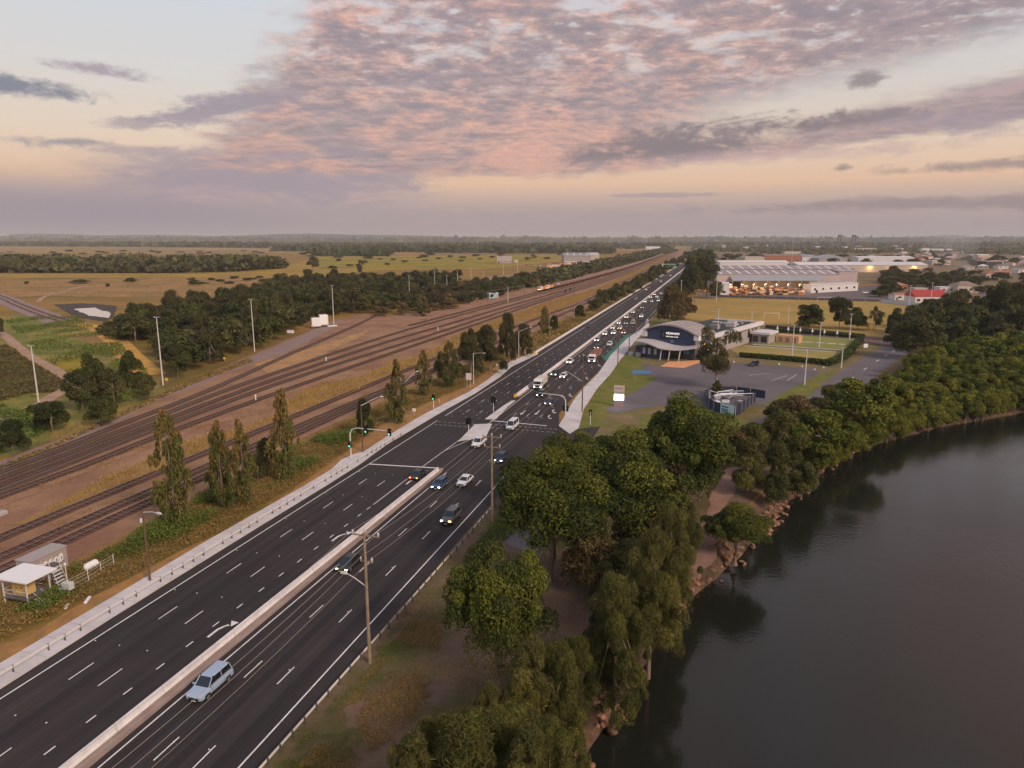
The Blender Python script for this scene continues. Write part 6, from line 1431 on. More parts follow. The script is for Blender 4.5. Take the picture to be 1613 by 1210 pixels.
for i in range(3):
    b = MB(); b.box((L * (.55 + .17 * i), -2, h - 2.5), (5, .6, .3), mat('lamp_yellow', (1, .7, .2), .4, 0, emit=(1, .68, .2), es=7)); b.build('lamp', r)
    l = bpy.data.lights.new('shed_light', 'POINT'); l.energy = 1600; l.color = (1, .65, .25); l.shadow_soft_size = .5; lo_ = bpy.data.objects.new('shed_light', l); C.objects.link(lo_); lo_.parent = r; lo_.location = (L * (.55 + .17 * i), -3, h - 3.5)
# industrial shed at the far siding and its containers
bld(888, 930, 416, 404, 60, 'gx', 'grey', 'grey', 'grey industrial shed with pale skylights beside the far siding', 'shed', 'shed', 6, 0, 4)
bld(929, 944, 414, 402.5, 60, 'gx', 'cream', 'pale', 'beige end hall of the industrial shed', 'shed', 'shed', 5, 2)
bld(890, 929, 418.5, 413, 22, 'flat', 'pink', 'white', 'low white annex in front of the industrial shed with a bright lamp', 'shed', 'shed', 0, 5, lit=True)
cq = random.Random(9); CC = [COL[0], COL[1], COL[4], mat('stack_pink', (.55, .30, .24), .8, .2), M_white, RF['blue']]
for k in range(34):
    u = cq.uniform(864, 900); v = 425 - (u - 864) * .12 + cq.uniform(-3.2, 1.2); p = at(u, v)
    t = thing('shipping_container', 'orange or rusty container heaped beside the far siding', 'container', p, cq.uniform(-.4, 1.2), 'containers beside the far siding')
    b = MB(); b.box((0, 0, 1.5), (11, 2.6, 2.7), cq.choice(CC)); b.build('body', t); b = MB(); b.box((5.52, 0, 1.5), (.05, 2.3, 2.4), M_trim); b.build('doors', t)
    if k % 3 == 0: b = MB(); b.box((.5, 0, 4.3), (11, 2.6, 2.7), cq.choice(CC)); b.build('upper_body', t)
# red-roofed building, pale fence and neighbours
bld(1441, 1492, 479.5, 467.5, 14, 'gx', 'white', 'red', 'red-roofed white building behind the playing field', 'building', 'building', 4.2, 5, door=False)
bld(1409, 1441, 473, 464.5, 9, 'gx', 'white', 'orange', 'low white wing with pale red roof beside the red-roofed building', 'building', 'building', 1, 2)
bld(1404, 1430, 459, 449.5, 12, 'hip', 'brick', 'orange', 'orange-tiled house left of the red-roofed building', 'house', 'house', 2.2, 3)
bld(1440, 1460, 464, 455, 8, 'flat', 'cream', 'pale', 'pale cream shed directly behind the red roof', 'shed', 'shed', 0, 1)
bld(1480, 1505, 461, 453, 9, 'flat', 'white', 'white', 'white flat carport roof right of the red roof', 'carport', 'carport', 0, 2)
bld(1508, 1541, 462, 450, 13, 'hip', 'cream', 'brown', 'hip-roofed cream house with brown tiles right of the red roof', 'house', 'house', 3.2, 4)
bld(1553, 1566, 440, 431, 10, 'gy', 'cream', 'orange', 'cream gabled house with orange roof near the town street', 'house', 'house', 3, 2)
hq = random.Random(15); wc = ['white', 'cream', 'pink', 'brick', 'grey']; rc_ = ['white', 'pale', 'brown', 'orange', 'grey', 'blue', 'red']
for k in range(46):
    u = hq.uniform(1495, 1640) if k < 26 else hq.uniform(1380, 1560); v = hq.uniform(404, 436) if k < 26 else hq.uniform(397, 412)
    w_ = hq.uniform(9, 15) * (v - 377) / 40
    a, c = hq.choice(wc), hq.choice(rc_)
    bld(u, u + w_, v, v - 4, 12, hq.choice(['hip', 'gx', 'gy']), a, c, 'small house with pitched roof among the trees of the distant town', 'house', 'house', 2.4, 2, vb1=v + hq.uniform(-.8, .8), hfix=4.2, group='houses of the distant town', door=False)
for k in range(24):
    u = hq.uniform(1070, 1150) if k < 9 else hq.uniform(1160, 1420); v = hq.uniform(386, 396); w_ = hq.uniform(4, 9)
    bld(u, u + w_, v, v - 3, 30, hq.choice(['flat', 'gx']), hq.choice(['white', 'cream', 'pink']), hq.choice(['white', 'pale', 'grey']), 'pale far-off roof among dark trees on the horizon side of the town', 'building', 'building', 3, 0, hfix=8, group='far roofs towards the horizon', door=False)
def panel_fence(px, label, h, m, name='panel_fence', step=2.4, z=.08, base=0.0, group=None):
    pts = spline(gp(px, z), step); org = pts[0]; r = thing(name, label, 'fence', org, group=group)
    for a, c in zip(pts, pts[1:]):
        d = c - a; b = MB(); mid = (a + c) / 2 - org; b.box(mid + Vector((0, 0, h / 2 + base)), (d.length - .08, .06, h), m, math.atan2(d.y, d.x)); b.build('panel', r)
        b = MB(); b.box(a - org + Vector((0, 0, h / 2 + base)), (.1, .1, h + .2), M_steel); b.build('post', r)
panel_fence([(1388, 477), (1440, 482.5), (1474, 484)], 'pale panel fence in front of the red-roofed building', 2.6, mat('fence_pale', (.50, .50, .50), .7, .1), step=5)
panel_fence([(1205, 517), (1300, 526.5), (1362, 532)], 'dark shade-cloth fence behind the far bowling green', 1.7, WL['dark'], step=6)
panel_fence([(1130, 467.8), (1240, 471.3), (1385, 475.6)], 'low dark fence between playing field and warehouse yard', 1.6, mat('fence_dark', (.11, .09, .08), .8, .1), step=8)
# blue disc tanks / white tanks by the yard
t = thing('storage_tank', 'white box tank on a stand by the yard road, left one', 'tank', at(498, 517), .4); b = MB(); b.box((0, 0, 3.0), (4.5, 3.5, 4.2), M_white); b.build('tank_body', t, bevel=.2)
for x in (-1.8, 1.8):
    for y in (-1.4, 1.4): b = MB(); b.tube([(x, y, -.1), (x, y, 1.2)], .12, M_steeld, 6); b.build('leg', t)
t = thing('storage_tank', 'taller white tank on a stand by the yard road, right one', 'tank', at(510, 515), .4); b = MB(); b.box((0, 0, 3.6), (4.2, 4, 5), M_white); b.build('tank_body', t, bevel=.25); b = MB(); b.tube([(0, 0, 6), (0, 0, 6.5)], .6, M_grey, 8); b.build('hatch', t)
for x in (-1.7, 1.7):
    for y in (-1.6, 1.6): b = MB(); b.tube([(x, y, -.1), (x, y, 1.3)], .12, M_steeld, 6); b.build('leg', t)
t = thing('ramp_block', 'white concrete block beside the white tanks', 'block', at(523, 514.5), .5); b = MB(); b.box((0, 0, .3), (5, .6, .6), M_white); b.box((0, .5, .15), (5.4, .6, .3), M_conc); b.build('block', t)
t = thing('site_hut', 'pale blue box hut at the edge of the railway, beneath the thicket', 'hut', at(776, 470), .55); b = MB(); b.box((0, 0, 1.9), (8, 3.6, 3.8), mat('hut_blue', (.34, .46, .55), .6, .15, .5)); b.build('wall', t, bevel=.08)
b = MB(); b.box((0, 0, 3.95), (8.3, 3.9, .25), M_white); b.build('roof', t); b = MB(); b.box((-2, -1.83, 1.8), (2.6, .06, 1.4), M_wnd); b.build('window', t); b = MB(); b.box((2.4, -1.83, 1.1), (1, .06, 2.2), M_grey); b.build('door', t)
# signal gantries over the yard
for (ua, va), (ub, vb_), lb in [((768, 478), (826, 466), 'thin signal gantry left of the orange locomotive'), ((865, 482), (905, 468), 'thin signal gantry right of the orange locomotive')]:
    A = at(ua, va); B_ = at(ub, vb_); t = thing('signal_gantry', lb, 'gantry', A)
    for q_ in (Vector((0, 0, 0)), B_ - A): b = MB(); b.tube([q_, q_ + Vector((0, 0, 8))], .18, M_steeld, 6); b.build('post', t)
    b = MB(); b.tube([Vector((0, 0, 8)), B_ - A + Vector((0, 0, 8))], .2, M_steeld, 5); b.build('beam', t)
    for f in (.6, .8): b = MB(); b.box((B_ - A) * f + Vector((0, 0, 6.6)), (.8, .4, 2.4), M_black); b.build('signal_head', t)

# ------------------------------------------------------------------ bowling club
FL_ = Vector((50.7, 265.3, 0)); cz = math.atan2(-.605, .796)
club = thing('bowling_club', 'dark blue bowling club with arched pale roof and wavy canopy', 'club building', FL_, cz)
Bm = WL['blue']; CW = 19.2
def arch(x, z0=9.0, rise=2.9): return z0 + rise * (1 - ((x - CW * .46) / (CW * .56)) ** 2)
b = MB(); n = 16; vs = [(0, 0, 0), (CW, 0, 0)] + [(CW - CW * k / n, 0, arch(CW - CW * k / n)) for k in range(n + 1)]; m_ = len(vs)
b.add(vs + [(v[0], 14, v[2]) for v in vs], [tuple(range(m_))[::-1], tuple(range(m_, 2 * m_)), (1, 0, m_, m_ + 1), (1, 2, m_ + 2, m_ + 1)[::-1], (0, m_ - 1, 2 * m_ - 1, m_)], Bm); b.build('front_wall', club)
for z in (4.9, 6.1, 7.3): b = MB(); b.box((CW / 2, -.03, z), (CW, .05, .06), WL['dark']); b.build('cladding_joint', club)
b = MB(); vs = []
for k in range(n + 1): x = -1.2 + (CW + 2.6) * k / n; z = arch(min(max(x, -1), CW + 1)) ; vs += [(x, -1.0, z), (x, 15, z), (x, 15, z + .55), (x, -1.0, z + .55)]
b.add(vs, [(4 * k + j, 4 * k + (j + 1) % 4, 4 * k + 4 + (j + 1) % 4, 4 * k + 4 + j) for k in range(n) for j in range(4)] + [(3, 2, 1, 0), tuple(4 * n + j for j in range(4))], RF['grey']); b.build('arched_roof', club)
for k in range(1, 12):
    x = -1.2 + (CW + 2.6) * k / 12; b = MB(); b.box((x, 7, arch(x) + .60), (.10, 15.6, .1), RF['pale']); b.build('roof_seam', club)
for x in (-.8, CW + .6): b = MB(); b.box((x, .2, 8.2), (1.9, 2.2, 1.7), RF['white']); b.build('eave_box', club)
# wavy canopy: front edge pushes forward in the middle
def can(x): f = (x + 3.5) / 26; return 5.0 + .9 * math.sin(f * 5.6 + .6) + 1.3 * max(0, f - .55) * 1.6, -3.6 - 5.0 * (1 - abs(f - .45) / .55 if f > .45 else f / .45)
b = MB(); vs = []; n = 22
for k in range(n + 1):
    x = -3.5 + 26 * k / n; z, y = can(x); vs += [(x, .6, z + .6), (x, y, z), (x, y, z - .42), (x, .6, z + .18)]
b.add(vs, [(4 * k + j, 4 * k + (j + 1) % 4, 4 * k + 4 + (j + 1) % 4, 4 * k + 4 + j) for k in range(n) for j in range(4)] + [(3, 2, 1, 0), tuple(4 * n + j for j in range(4))], RF['pale']); b.build('canopy', club)
b = MB(); b.box((2.8, -1.6, 2.0), (11.6, 3.2, 4.0), Bm); b.build('ground_floor', club)
for x in (-1.6, .6, 2.8, 5.2): b = MB(); b.box((x, -3.24, 2.3), (1.0, .08, 2.2), RF['pale'] if x > -1 else M_wnd); b.build('window', club)
for x in (10.4, 12.0, 13.6, 15.2, 17.4): b = MB(); b.box((x, -.06, 1.7), (1.3, .1, 3.2), M_wnd); b.build('glass_door', club)
b = MB(); b.box((12.5, -.07, 4.0), (9, .1, .9), mat('club_light_blue', (.06, .17, .42), .5, .1)); b.build('fascia_panel', club)
for x, y in ((9, -7.2), (15.5, -5.6), (12, -6.6)): b = MB(); b.tube([(x, y, 0), (x + .5, y + .3, 5.0)], .22, RF['pale'], 7); b.build('column', club)
b = MB(); b.box((16.0, -.12, 3.4), (2.2, .08, 2.6), mat('club_banner', (.05, .22, .5), .5, .1)); b.build('banner', club)
# sign
b = MB(); b.box((9.3, -.14, 8.6), (7.4, .16, 2.9), M_black); sg_ = b.build('sign_board', club)
def text(s, size, loc, m, parent, rot=(R(90), 0, 0), ext=.02, name='lettering', ax='LEFT'):
    cu = bpy.data.curves.new(name, 'FONT'); cu.body = s; cu.size = size; cu.extrude = ext; cu.align_x = ax; cu.space_character = 1.05
    o = bpy.data.objects.new(name, cu); C.objects.link(o); dg = bpy.context.evaluated_depsgraph_get(); me = bpy.data.meshes.new_from_object(o.evaluated_get(dg))
    C.objects.unlink(o); o2 = bpy.data.objects.new(name, me); me.materials.clear(); me.materials.append(m); C.objects.link(o2); o2.parent = parent; o2.location = loc; o2.rotation_euler = rot; return o2
M_let = M_glow('sign_letters', (1, .97, .95), .9)
text('HEXHAM', 1.25, (7.75, -.26, 8.75), M_let, sg_, ext=.04); text('BOWLING CLUB', .62, (7.78, -.25, 7.75), M_let, sg_)
b = MB()
for k in range(14): a = k * math.pi / 7; b.box((6.7 + .62 * math.cos(a), -.25, 8.6 + .8 * math.sin(a)), (.15, .05, .15), mat('logo_grey', (.25, .25, .26), .5))
b.tube([(6.7, -.25, 8.15), (6.7, -.25, 9.05)], .08, MATS['logo_grey'], 5); b.build('emblem', sg_)
b = MB(); b.box((10.2, -.09, 6.3), (1.4, .06, 1.3), mat('vent_blue', (.13, .16, .24), .6)); b.build('wall_vent', club)
# long rear wing
b = MB(); b.box((CW / 2 - 1.5, 42, 3.5), (CW + 3, 56, 7.0), WL['grey']); b.build('rear_wing', club)
b = MB(); b.box((CW / 2 - 1.5, 42, 7.2), (CW + 3.4, 56.4, .4), RF['dark']); b.build('flat_roof', club)
for k in range(26): b = MB(); b.box((CW / 2 - 1.5, 16 + k * 2.05, 7.48), (CW - 1 - (k % 5) * .6, .28, .16), mat('roof_rib', (.11, .14, .135), .6, .3, 1)); b.build('roof_rib', club)
b = MB(); b.box((CW + .6, 42, 7.3), (1.6, 57.5, 1.5), RF['white']); b.build('white_fascia', club)
b = MB(); b.box((CW / 2, 70.3, 7.3), (CW + 2.5, 1.0, 1.2), RF['white']); b.build('rear_fascia', club)
for y in (18, 21, 30, 34, 40, 46, 56, 61, 65): b = MB(); b.box((CW + .02, y, 4.0), (.08, 2.2, 3.4), M_wnd); b.build('window', club)
aq = random.Random(3)
for k in range(12):
    x, y = (aq.uniform(-3, 5), aq.uniform(16, 32)) if k < 8 else (aq.uniform(10, 16), aq.uniform(36, 60)); b = MB(); s = aq.uniform(1.2, 2.4)
    b.box((x, y, 7.4 + s * .4), (s * 1.6, s, s * .8), RF['pale'] if k % 2 else RF['grey']); b.build('roof_plant', club, bevel=.05)
for k in range(5): b = MB(); b.box((14 - k * 2.2, 52 + k, 7.9), (3.6, 2.6, .5), RF['pale']); b.build('skylight', club)
# side terrace wing
b = MB(); b.box((CW + 4.6, 62, 2.0), (7, 10, 4.0), WL['grey']); b.build('side_wing', club); b = MB(); b.box((CW + 4.6, 62, 4.4), (8.4, 11.4, .9), RF['white']); b.build('side_wing_roof', club)
for x in (CW + 2.6, CW + 6.2): b = MB(); b.box((x, 56.95, 1.9), (2.4, .1, 2.4), M_wnd); b.build('window', club)
b = MB(); b.box((CW + 13.4, 68, 1.6), (9, 5, 3.2), mat('painted_orange_light', (.62, .34, .18), .8, .1)); b.build('orange_lit_annex', club)  # annex is orange from lamplight, painted here into its wall colour
for k in range(3): b = MB(); b.box((CW + 10.6 + k * 2.8, 65.46, 1.4), (1.5, .1, 2.0), RF['brown']); b.build('annex_opening', club)
for x in (-4, -1): b = MB(); b.box((x, -4.5, .8), (1.8, 1.1, 1.5), M_grey); b.build('air_unit', club)
for i, (x, y, z) in enumerate([(CW + 1.6, 4, 5.6), (CW + 1.6, 9, 3.0)]):
    b = MB(); b.box((x, y, z), (.4, 1.2, .5), M_glow('lamp_orange', (1, .5, .08), 14)); b.build('wall_lamp', club)
    l = bpy.data.lights.new('wall_light', 'POINT'); l.energy = 420; l.color = (1, .5, .1); l.shadow_soft_size = .3; lo_ = bpy.data.objects.new('wall_light', l); C.objects.link(lo_); lo_.parent = club; lo_.location = (x + .8, y, z)
# entrance sign
es = thing('entrance_sign', 'pinkish entrance sign with brightly lit white lower panel on the grass', 'sign', at(974.5, 641), math.atan2(-.25, 1))
MP = mat('sign_pink2', (.55, .42, .38), .6, .08); b = MB(); b.box((0, 0, 4.55), (2.7, .4, 2.3), MP); up = b.build('upper_panel', es, bevel=.05)
b = MB(); b.box((0, -.02, 2.55), (2.5, .36, 1.5), M_glow('lit_panel', (1, .93, .95), 6)); b.build('lit_panel', es); b = MB(); b.box((0, 0, .9), (2.3, .3, 1.8), mat('sign_base', (.35, .24, .22), .8, .1)); b.build('base', es)
text('HEXHAM', .46, (0, -.22, 4.85), MATS['logo_grey'], up, ax='CENTER'); text('BOWLING CLUB', .28, (0, -.22, 3.85), MATS['logo_grey'], up, ax='CENTER')
# fenced compound
cp = at(1150, 636); M_mesh = mat('screen_cloth', (.035, .04, .065), .9, .15, 1)
ring = [(1109, 628), (1112, 637), (1124, 648), (1158, 656), (1168, 651), (1180, 640), (1190, 632)]
panel_fence(ring, 'dark screened fence panels round the works compound', 2.6, M_mesh, 'compound_fence', 3.2)
panel_fence([(1109, 628), (1125, 621), (1160, 621), (1205, 628)], 'dark screened fence at the back of the works compound', 2.2, M_mesh, 'compound_fence', 3.4)
a, c = at(1133, 652.5, .1), at(1155, 657.5, .1); d = c - a
t = thing('banner', 'white and blue banner on the compound fence', 'banner', (a + c) / 2 + Vector((.1, -.25, 0)), math.atan2(d.y, d.x)); b = MB(); b.box((0, -.05, 1.7), (4.0, .05, 2.5), mat('banner_pale', (.50, .62, .66), .6, .08)); bo = b.build('cloth', t)
for z, w_ in ((2.2, 2.0), (1.55, 2.1), (1.1, 1.7)): b = MB(); b.box((-.7, -.09, z), (w_, .03, .32), mat('banner_blue', (.04, .14, .24), .6)); b.build('blue_band', bo)
t = thing('notice', 'pink and white notice on the left compound fence', 'notice', at(1121, 643, .1) + Vector((0, -.35, 0)), -.8); b = MB(); b.box((0, 0, 1.5), (1.6, .06, 1.5), mat('notice_pink', (.6, .25, .28), .6)); b.box((0, -.05, 1.6), (.8, .06, .8), M_white); b.build('board', t)
kq = random.Random(21)
for k in range(9):
    u = 1118 + kq.uniform(0, 55); v = 631 + kq.uniform(-4, 9); p = at(u, v, .1)
    t = thing('stored_material', 'grey and pale building material inside the works compound', 'material', p, kq.uniform(-1, 1), 'material inside the works compound')
    b = MB(); s = kq.uniform(.6, 1.3); b.box((0, 0, s * .35), (s * 2, s * 1.2, s * .7), [M_white, M_grey, M_steeld, RF['blue']][k % 4]); b.build('pack', t, bevel=.06); b = MB(); b.box((.1, 0, s * .8), (s * 1.2, s, s * .2), [M_grey, M_white][k % 2]); b.build('top_pack', t)
for k in range(12):
    p = at(1140 + kq.uniform(-4, 26), 628 + kq.uniform(-3, 3), .1); t = thing('pipe', 'long white pipe lying on top of the compound stores', 'pipe', p + Vector((0, 0, 1.5)), kq.uniform(-.5, .4), 'white pipes in the compound'); b = MB(); L_ = kq.uniform(2, 4)
    b.tube([(-L_, 0, 0), (L_, 0, kq.uniform(-.4, .6))], .10, M_white, 6); b.build('tube', t)
for i, (u, v) in enumerate([(1117, 640), (1128, 645)]): 
    t = thing('stand_pipe', ['white upright pole at the left compound corner', 'white upright pole beside the banner'][i], 'pole', at(u, v, .1)); b = MB(); b.tube([(0, 0, 0), (0, 0, 4.2)], .07, M_white, 6); b.tube([(0, 0, 4.2), (2.5, .5, 3.4)], .06, M_white, 6); b.build('tube', t)
# goals, shelters, small wooden frame
for u0, u1, v, hh, lb in [(1203, 1227, 502.5, 3.2, 'white goal frame on the playing field near the club'), (1287, 1310, 475.5, 3.2, 'white goal frame at the far side of the playing field')]:
    a = at(u0, v); c = at(u1, v); t = thing('goal', lb, 'goal', a); d = c - a
    for q_ in (Vector(), d): b = MB(); b.tube([q_, q_ + Vector((0, 0, hh))], .1, M_white, 6); b.build('post', t)
    b = MB(); b.tube([Vector((0, 0, hh)), d + Vector((0, 0, hh))], .1, M_white, 6); b.build('crossbar', t)
t = thing('timber_frame', 'small orange-brown timber frame under the sparse tree', 'frame', at(1373, 520)); 
for x in (-1.4, 1.4):
    for y in (-1, 1): b = MB(); b.box((x, y, 1.6), (.3, .3, 3.2), COL[0]); b.build('post', t)
b = MB(); b.box((0, 0, 3.2), (3.2, 2.4, .25), COL[0]); b.build('top', t)
for i, u in enumerate([1224, 1241, 1260, 1279, 1298, 1318, 1338]):
    p = at(u, 524 + (u - 1224) * .08); t = thing('shade_umbrella', 'closed pale umbrella post, %s from the left behind the far green' % ['first', 'second', 'third', 'fourth', 'fifth', 'sixth', 'seventh'][i], 'umbrella', p)
    b = MB(); b.tube([(0, 0, 0), (0, 0, 2.2)], .06, M_steel, 6); b.build('pole', t); b = MB(); b.tube([(0, 0, 1.6), (0, 0, 2.3), (0, 0, 3.3)], [.5, .35, .05], M_white, 7); b.build('canopy', t)
for i, (u, v) in enumerate([(1363, 549), (1399, 531.5), (1408, 529)]):
    t = thing('notice' if i == 0 else 'barrier_block', ['pale notice board at the corner of the hedge', 'white plastic barrier at the end of the back lane, left', 'white plastic barrier at the end of the back lane, right'][i], 'board' if i == 0 else 'barrier', at(u, v), .3)
    b = MB(); b.box((0, 0, 1.1 if i == 0 else .6), (2.2, .4, 1.6 if i == 0 else 1.1), M_white, 0, .9); b.build('board', t, bevel=.05)
for i, (u, v) in enumerate([(1227, 574.5), (1263, 578), (1283, 583), (1297, 580), (1156, 571)]):
    t = thing('boulder', 'pale boulder at the edge of the car park, %s' % ['first from the left of four', 'second from the left of four', 'third from the left of four', 'last, near the hedge corner', 'beside the parked four-wheel drive'][i], 'boulder', at(u, v, .1)); b = MB(); b.tube([(0, 0, -.1), (0, 0, .25), (0, 0, .5)], [.32, .36, .15], M_conc, 7); b.build('stone', t)

# ------------------------------------------------------------------ signal hut on stilts
hb = st(59.6, -78.1); hut = thing('signal_platform', 'raised steel platform with flat white roof and yellow cabinet beside the tracks', 'platform', hb, RHEAD)
b = MB(); b.box((0, 0, 3.75), (4.1, 5.2, .18), M_white); b.build('roof', hut)
b = MB(); b.box((0, 0, 1.2), (3.2, 3.8, .12), M_steeld); b.build('deck', hut)
for x in (-1.5, 1.5):
    for y in (-1.8, 1.8): b = MB(); b.box((x, y, 1.85), (.12, .12, 3.7), M_steel); b.build('post', hut)
for z in (1.75, 2.2):
    for a, c in (((-1.5, -1.8), (-1.5, 1.8)), ((-1.5, 1.8), (1.5, 1.8)), ((1.5, 1.8), (1.5, -.6))): b = MB(); b.tube([(*a, z), (*c, z)], .03, M_steel, 5); b.build('handrail', hut)
b = MB(); b.box((-.2, .2, 2.1), (1.3, 2.2, 1.5), mat('cabinet_ochre', (.60, .38, .13), .7, .15, 2)); cb = b.build('cabinet', hut, bevel=.05)
for y, z in ((-.2, 2.3), (.6, 2.2), (.9, 1.8)): b = MB(); b.box((-.87, y, z), (.04, .3, .08), M_black); b.build('louvre', cb)
for k in range(6): b = MB(); b.box((-.4, -2.2 - k * .28, 1.1 - k * .19), (1.0, .26, .05), M_steel); b.build('step', hut)
for x in (-.9, .1): b = MB(); b.tube([(x, -2.0, 2.0), (x, -3.7, .9)], .03, M_steel, 5); b.build('stair_rail', hut)
gb = st(65.6, -82.6); g = thing('equipment_hut', 'grey concrete equipment hut with white graffiti beside the tracks', 'hut', gb, RHEAD)
b = MB(); b.box((0, 0, 1.55), (5.2, 2.4, 3.1), mat('hut_concrete', (.34, .29, .27), .9, .2, .6)); b.build('wall', g); b = MB(); b.box((0, 0, 3.16), (5.4, 2.6, .12), WL['grey']); b.build('roof', g)
# graffiti: bubble shapes, no legible word
b = MB(); gq = random.Random(6); MG = mat('graffiti_white', (.72, .70, .70), .6, .1); MK = mat('graffiti_black', (.03, .03, .04), .6)
for k in range(6):
    x = -2.0 + k * .72; hgt = gq.uniform(.45, .7); n_ = 12
    vs = [(x + (.42 + .07 * math.sin(3 * a + k)) * math.cos(a), -1.212, 1.75 + (k * .03) + hgt * math.sin(a) * (1 + .12 * math.cos(2 * a + k))) for a in [6.283 * i / n_ for i in range(n_)]]
    b.add(vs, [tuple(range(n_))], MG); b.add([(x + .05, -1.218, 1.6), (x + .13, -1.218, 1.6), (x + .22, -1.218, 2.0), (x + .1, -1.218, 2.1)], [(0, 1, 2, 3)], MK)
b.add([(-2.3, -1.219, 1.05), (2.1, -1.219, 1.3), (2.1, -1.219, 1.38), (-2.3, -1.219, 1.13)], [(0, 1, 2, 3)], MK); b.build('graffiti', g)
b = MB(); b.box((.8, -1.215, .75), (1.6, .01, .8), mat('graffiti_tan', (.62, .50, .33), .7, .1)); b.build('repainted_patch', g)
p0 = st(64.9, -80.3); s_ = thing('steel_stairs', 'steel stair with handrails leading down from the equipment hut', 'stairs', p0, RHEAD)
for k in range(9): b = MB(); b.box((-.35 * k, -.55 - k * .62 * .9, 1.75 - k * .2), (1.25, .36, .06), M_steel); b.build('step', s_)
b = MB(); b.box((.2, .4, 1.85), (1.8, 1.6, .1), M_steeld); b.build('landing', s_)
for x in (-.65, .65): b = MB(); b.tube([(x, -.3, 2.7), (x - 2.9, -5.3, 1.1)], .035, M_steel, 5); b.build('handrail', s_); b = MB(); b.tube([(x, -.3, 1.7), (x - 2.9, -5.3, .1)], .05, M_steeld, 5); b.build('stringer', s_)
for x, y in ((.9, .9), (-.6, .9), (.9, -.3), (-.6, -.3)): b = MB(); b.tube([(x, y, -.1), (x, y, 2.7)], .05, M_steel, 5); b.build('post', s_)
pc = st(61.7, -74.2); t = thing('control_post', 'short post with grey cabinet and white ball top in front of the stairs', 'post', pc, RHEAD)
b = MB(); b.tube([(0, 0, 0), (0, 0, 4.4)], .06, M_steel, 6); b.build('post', t); b = MB(); b.box((0, 0, 1.7), (.7, 1.3, .9), mat('cabinet_grey', (.50, .50, .48), .5, .1)); b.build('cabinet', t, bevel=.04); b = MB(); b.box((0, 0, 4.5), (.25, .25, .28), M_white); b.build('cap', t, bevel=.08)
t = thing('tank_pod', 'small pale rounded tank in the weeds by the stairs', 'tank', st(68.2, -77.6), RHEAD); b = MB(); b.tube([(-1.0, 0, .9), (-.8, 0, .9), (.8, 0, .9), (1.0, 0, .9)], [.2, .5, .5, .2], M_white, 9); b.build('tank_body', t); b = MB(); b.box((0, 0, .3), (1.2, .6, .6), M_steeld); b.build('stand', t)
for i, (s0, t0, L_) in enumerate([(59.7, -72.4, 1.1), (61.6, -71.3, 1.6)]): t = thing('white_kerb_stone', ['short white stone lying before the signal platform', 'longer white bar lying before the signal platform'][i], 'stone', st(s0, t0, .18), RHEAD + .5); b = MB(); b.box((0, 0, .12), (L_, .35, .25), M_white); b.build('stone', t, bevel=.05)
t = thing('track_machine', 'small grey points machine with white post between the tracks at the left edge', 'points machine', st(79.5, -107.5), RHEAD); b = MB(); b.box((0, 0, .4), (1.8, 1.2, .7), M_grey); b.build('box', t, bevel=.1); b = MB(); b.tube([(-1.4, 1, 0), (-1.4, 1, 1.5)], .07, M_white, 6); b.build('post', t)
for i, (u, v) in enumerate([(514, 570), (690, 521), (343, 680), (1203 - 800, 631)]):
    t = thing('trackside_marker', ['small white post between the yard tracks below the white tanks', 'small white post between the yard tracks above the green poplars', 'white marker post at the edge of the golden grass', 'white box frame beside the yard tracks'][i], 'marker post', at(u, v, .12)); b = MB(); b.box((0, 0, .7), (.25, .25, 1.4), M_white); b.build('post', t); b = MB(); b.box((0, 0, 1.5), (.4, .3, .3), M_white); b.build('cap', t)

# thin smoke drifting up behind the town trees
m = bpy.data.materials.new('smoke'); m.use_nodes = True; T = NT(m.node_tree); T.n.clear()
v = T.node('ShaderNodeVolumePrincipled'); v.inputs['Color'].default_value = (.75, .78, .82, 1); v.inputs['Density'].default_value = .0045
o = T.node('ShaderNodeOutputMaterial'); T.l.new(v.outputs[0], o.inputs[1])
b = MB(); p = at(1532, 432); b.tube([(0, 0, 2), (-3, 5, 14), (-12, 10, 30), (-26, 16, 52), (-42, 22, 70), (-50, 25, 76)], [4, 13, 22, 30, 26, 6], m, 14); o = b.build('smoke_plume', smooth=True); o.location = p; tag(o, kind='stuff')
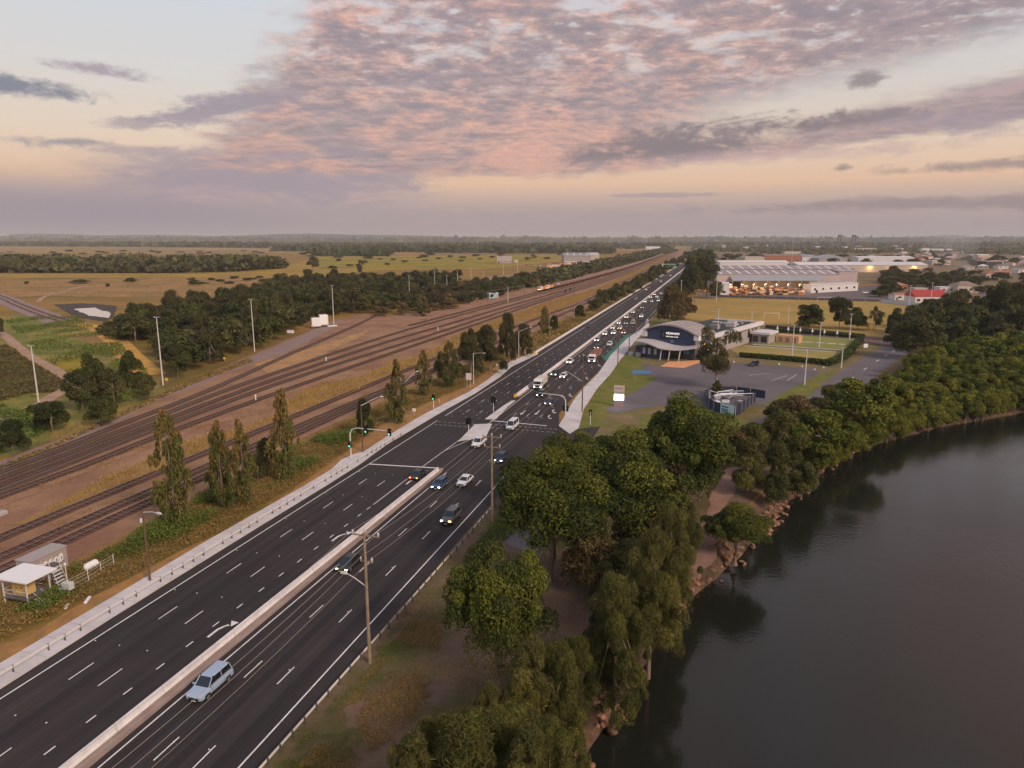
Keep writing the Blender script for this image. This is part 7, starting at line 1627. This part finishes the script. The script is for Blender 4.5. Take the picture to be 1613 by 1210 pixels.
# ------------------------------------------------------------------ skyline
def tower(u, v, w, h, label):
    p = at(u, v); k = p.y / F_PX; t = thing('lift_bridge_tower', label, 'tower', p); W_ = w * k; HH = (v - 377) * k + h * k
    for x in (-W_ / 2, W_ / 2):
        for y in (-4, 4): b = MB(); b.box((x, y, HH / 2), (W_ * .16, W_ * .16, HH), WL['dark']); b.build('leg', t)
    b = MB(); b.box((0, 0, HH * .92), (W_ * 1.3, 10, HH * .18), WL['dark']); b.build('head_block', t)
    for f in (.3, .55): b = MB(); b.box((0, -4, HH * f), (W_, .8, W_ * .12), WL['dark']); b.build('brace', t)
tower(1321.5, 388, 4, 6, 'dark lift-bridge tower on the skyline, left of the pair'); tower(1344, 388, 4.5, 6, 'dark lift-bridge tower on the skyline, right of the pair')
p = at(1433, 392); t = thing('crane', 'pair of pale crane booms forming a V on the skyline', 'crane', p); k = p.y / F_PX
for x0_, x1_, lb in ((0, -4, 1), (0, 10, 1)): b = MB(); b.tube([(x0_ * k, 0, 0), (x1_ * k, 0, 21 * k)], [1.6, .8], M_grey, 5); b.build('boom', t)
b = MB(); b.box((0, 0, 2.5), (8, 6, 5), M_yel); b.build('cab', t)
for i, u in enumerate([1405, 1516, 1357, 1218, 640, 225]):
    p = at(u, 391); k = p.y / F_PX; t = thing('pylon', 'thin transmission pylon on the skyline, %s' % ['left of the crane booms', 'far right', 'right of the lift-bridge towers', 'above the factories', 'above the distant forest, centre', 'above the distant forest, left'][i], 'pylon', p); HH = 22 * k
    for x in (-3, 3): b = MB(); b.tube([(x, 0, 0), (x * .15, 0, HH)], .45, M_grey, 4); b.build('leg', t)
    for f in (.7, .85): b = MB(); b.tube([(-6, 0, HH * f), (6, 0, HH * f)], .35, M_grey, 4); b.build('crossarm', t)
# ================================================================== HAZE
def haze():
    b = MB(); m = bpy.data.materials.new('haze'); m.use_nodes = True; T = NT(m.node_tree); T.n.clear()
    v = T.node('ShaderNodeVolumePrincipled'); v.inputs['Color'].default_value = (.78, .78, .82, 1); v.inputs['Density'].default_value = HAZE
    v.inputs['Anisotropy'].default_value = 0.0
    o = T.node('ShaderNodeOutputMaterial'); T.l.new(v.outputs[0], o.inputs[1])
    b.box((0, 13000, 97), (62000, 34100, 206), m)
    o = tag(b.build('haze'), kind='stuff')
HAZE = 0.7e-4
haze()
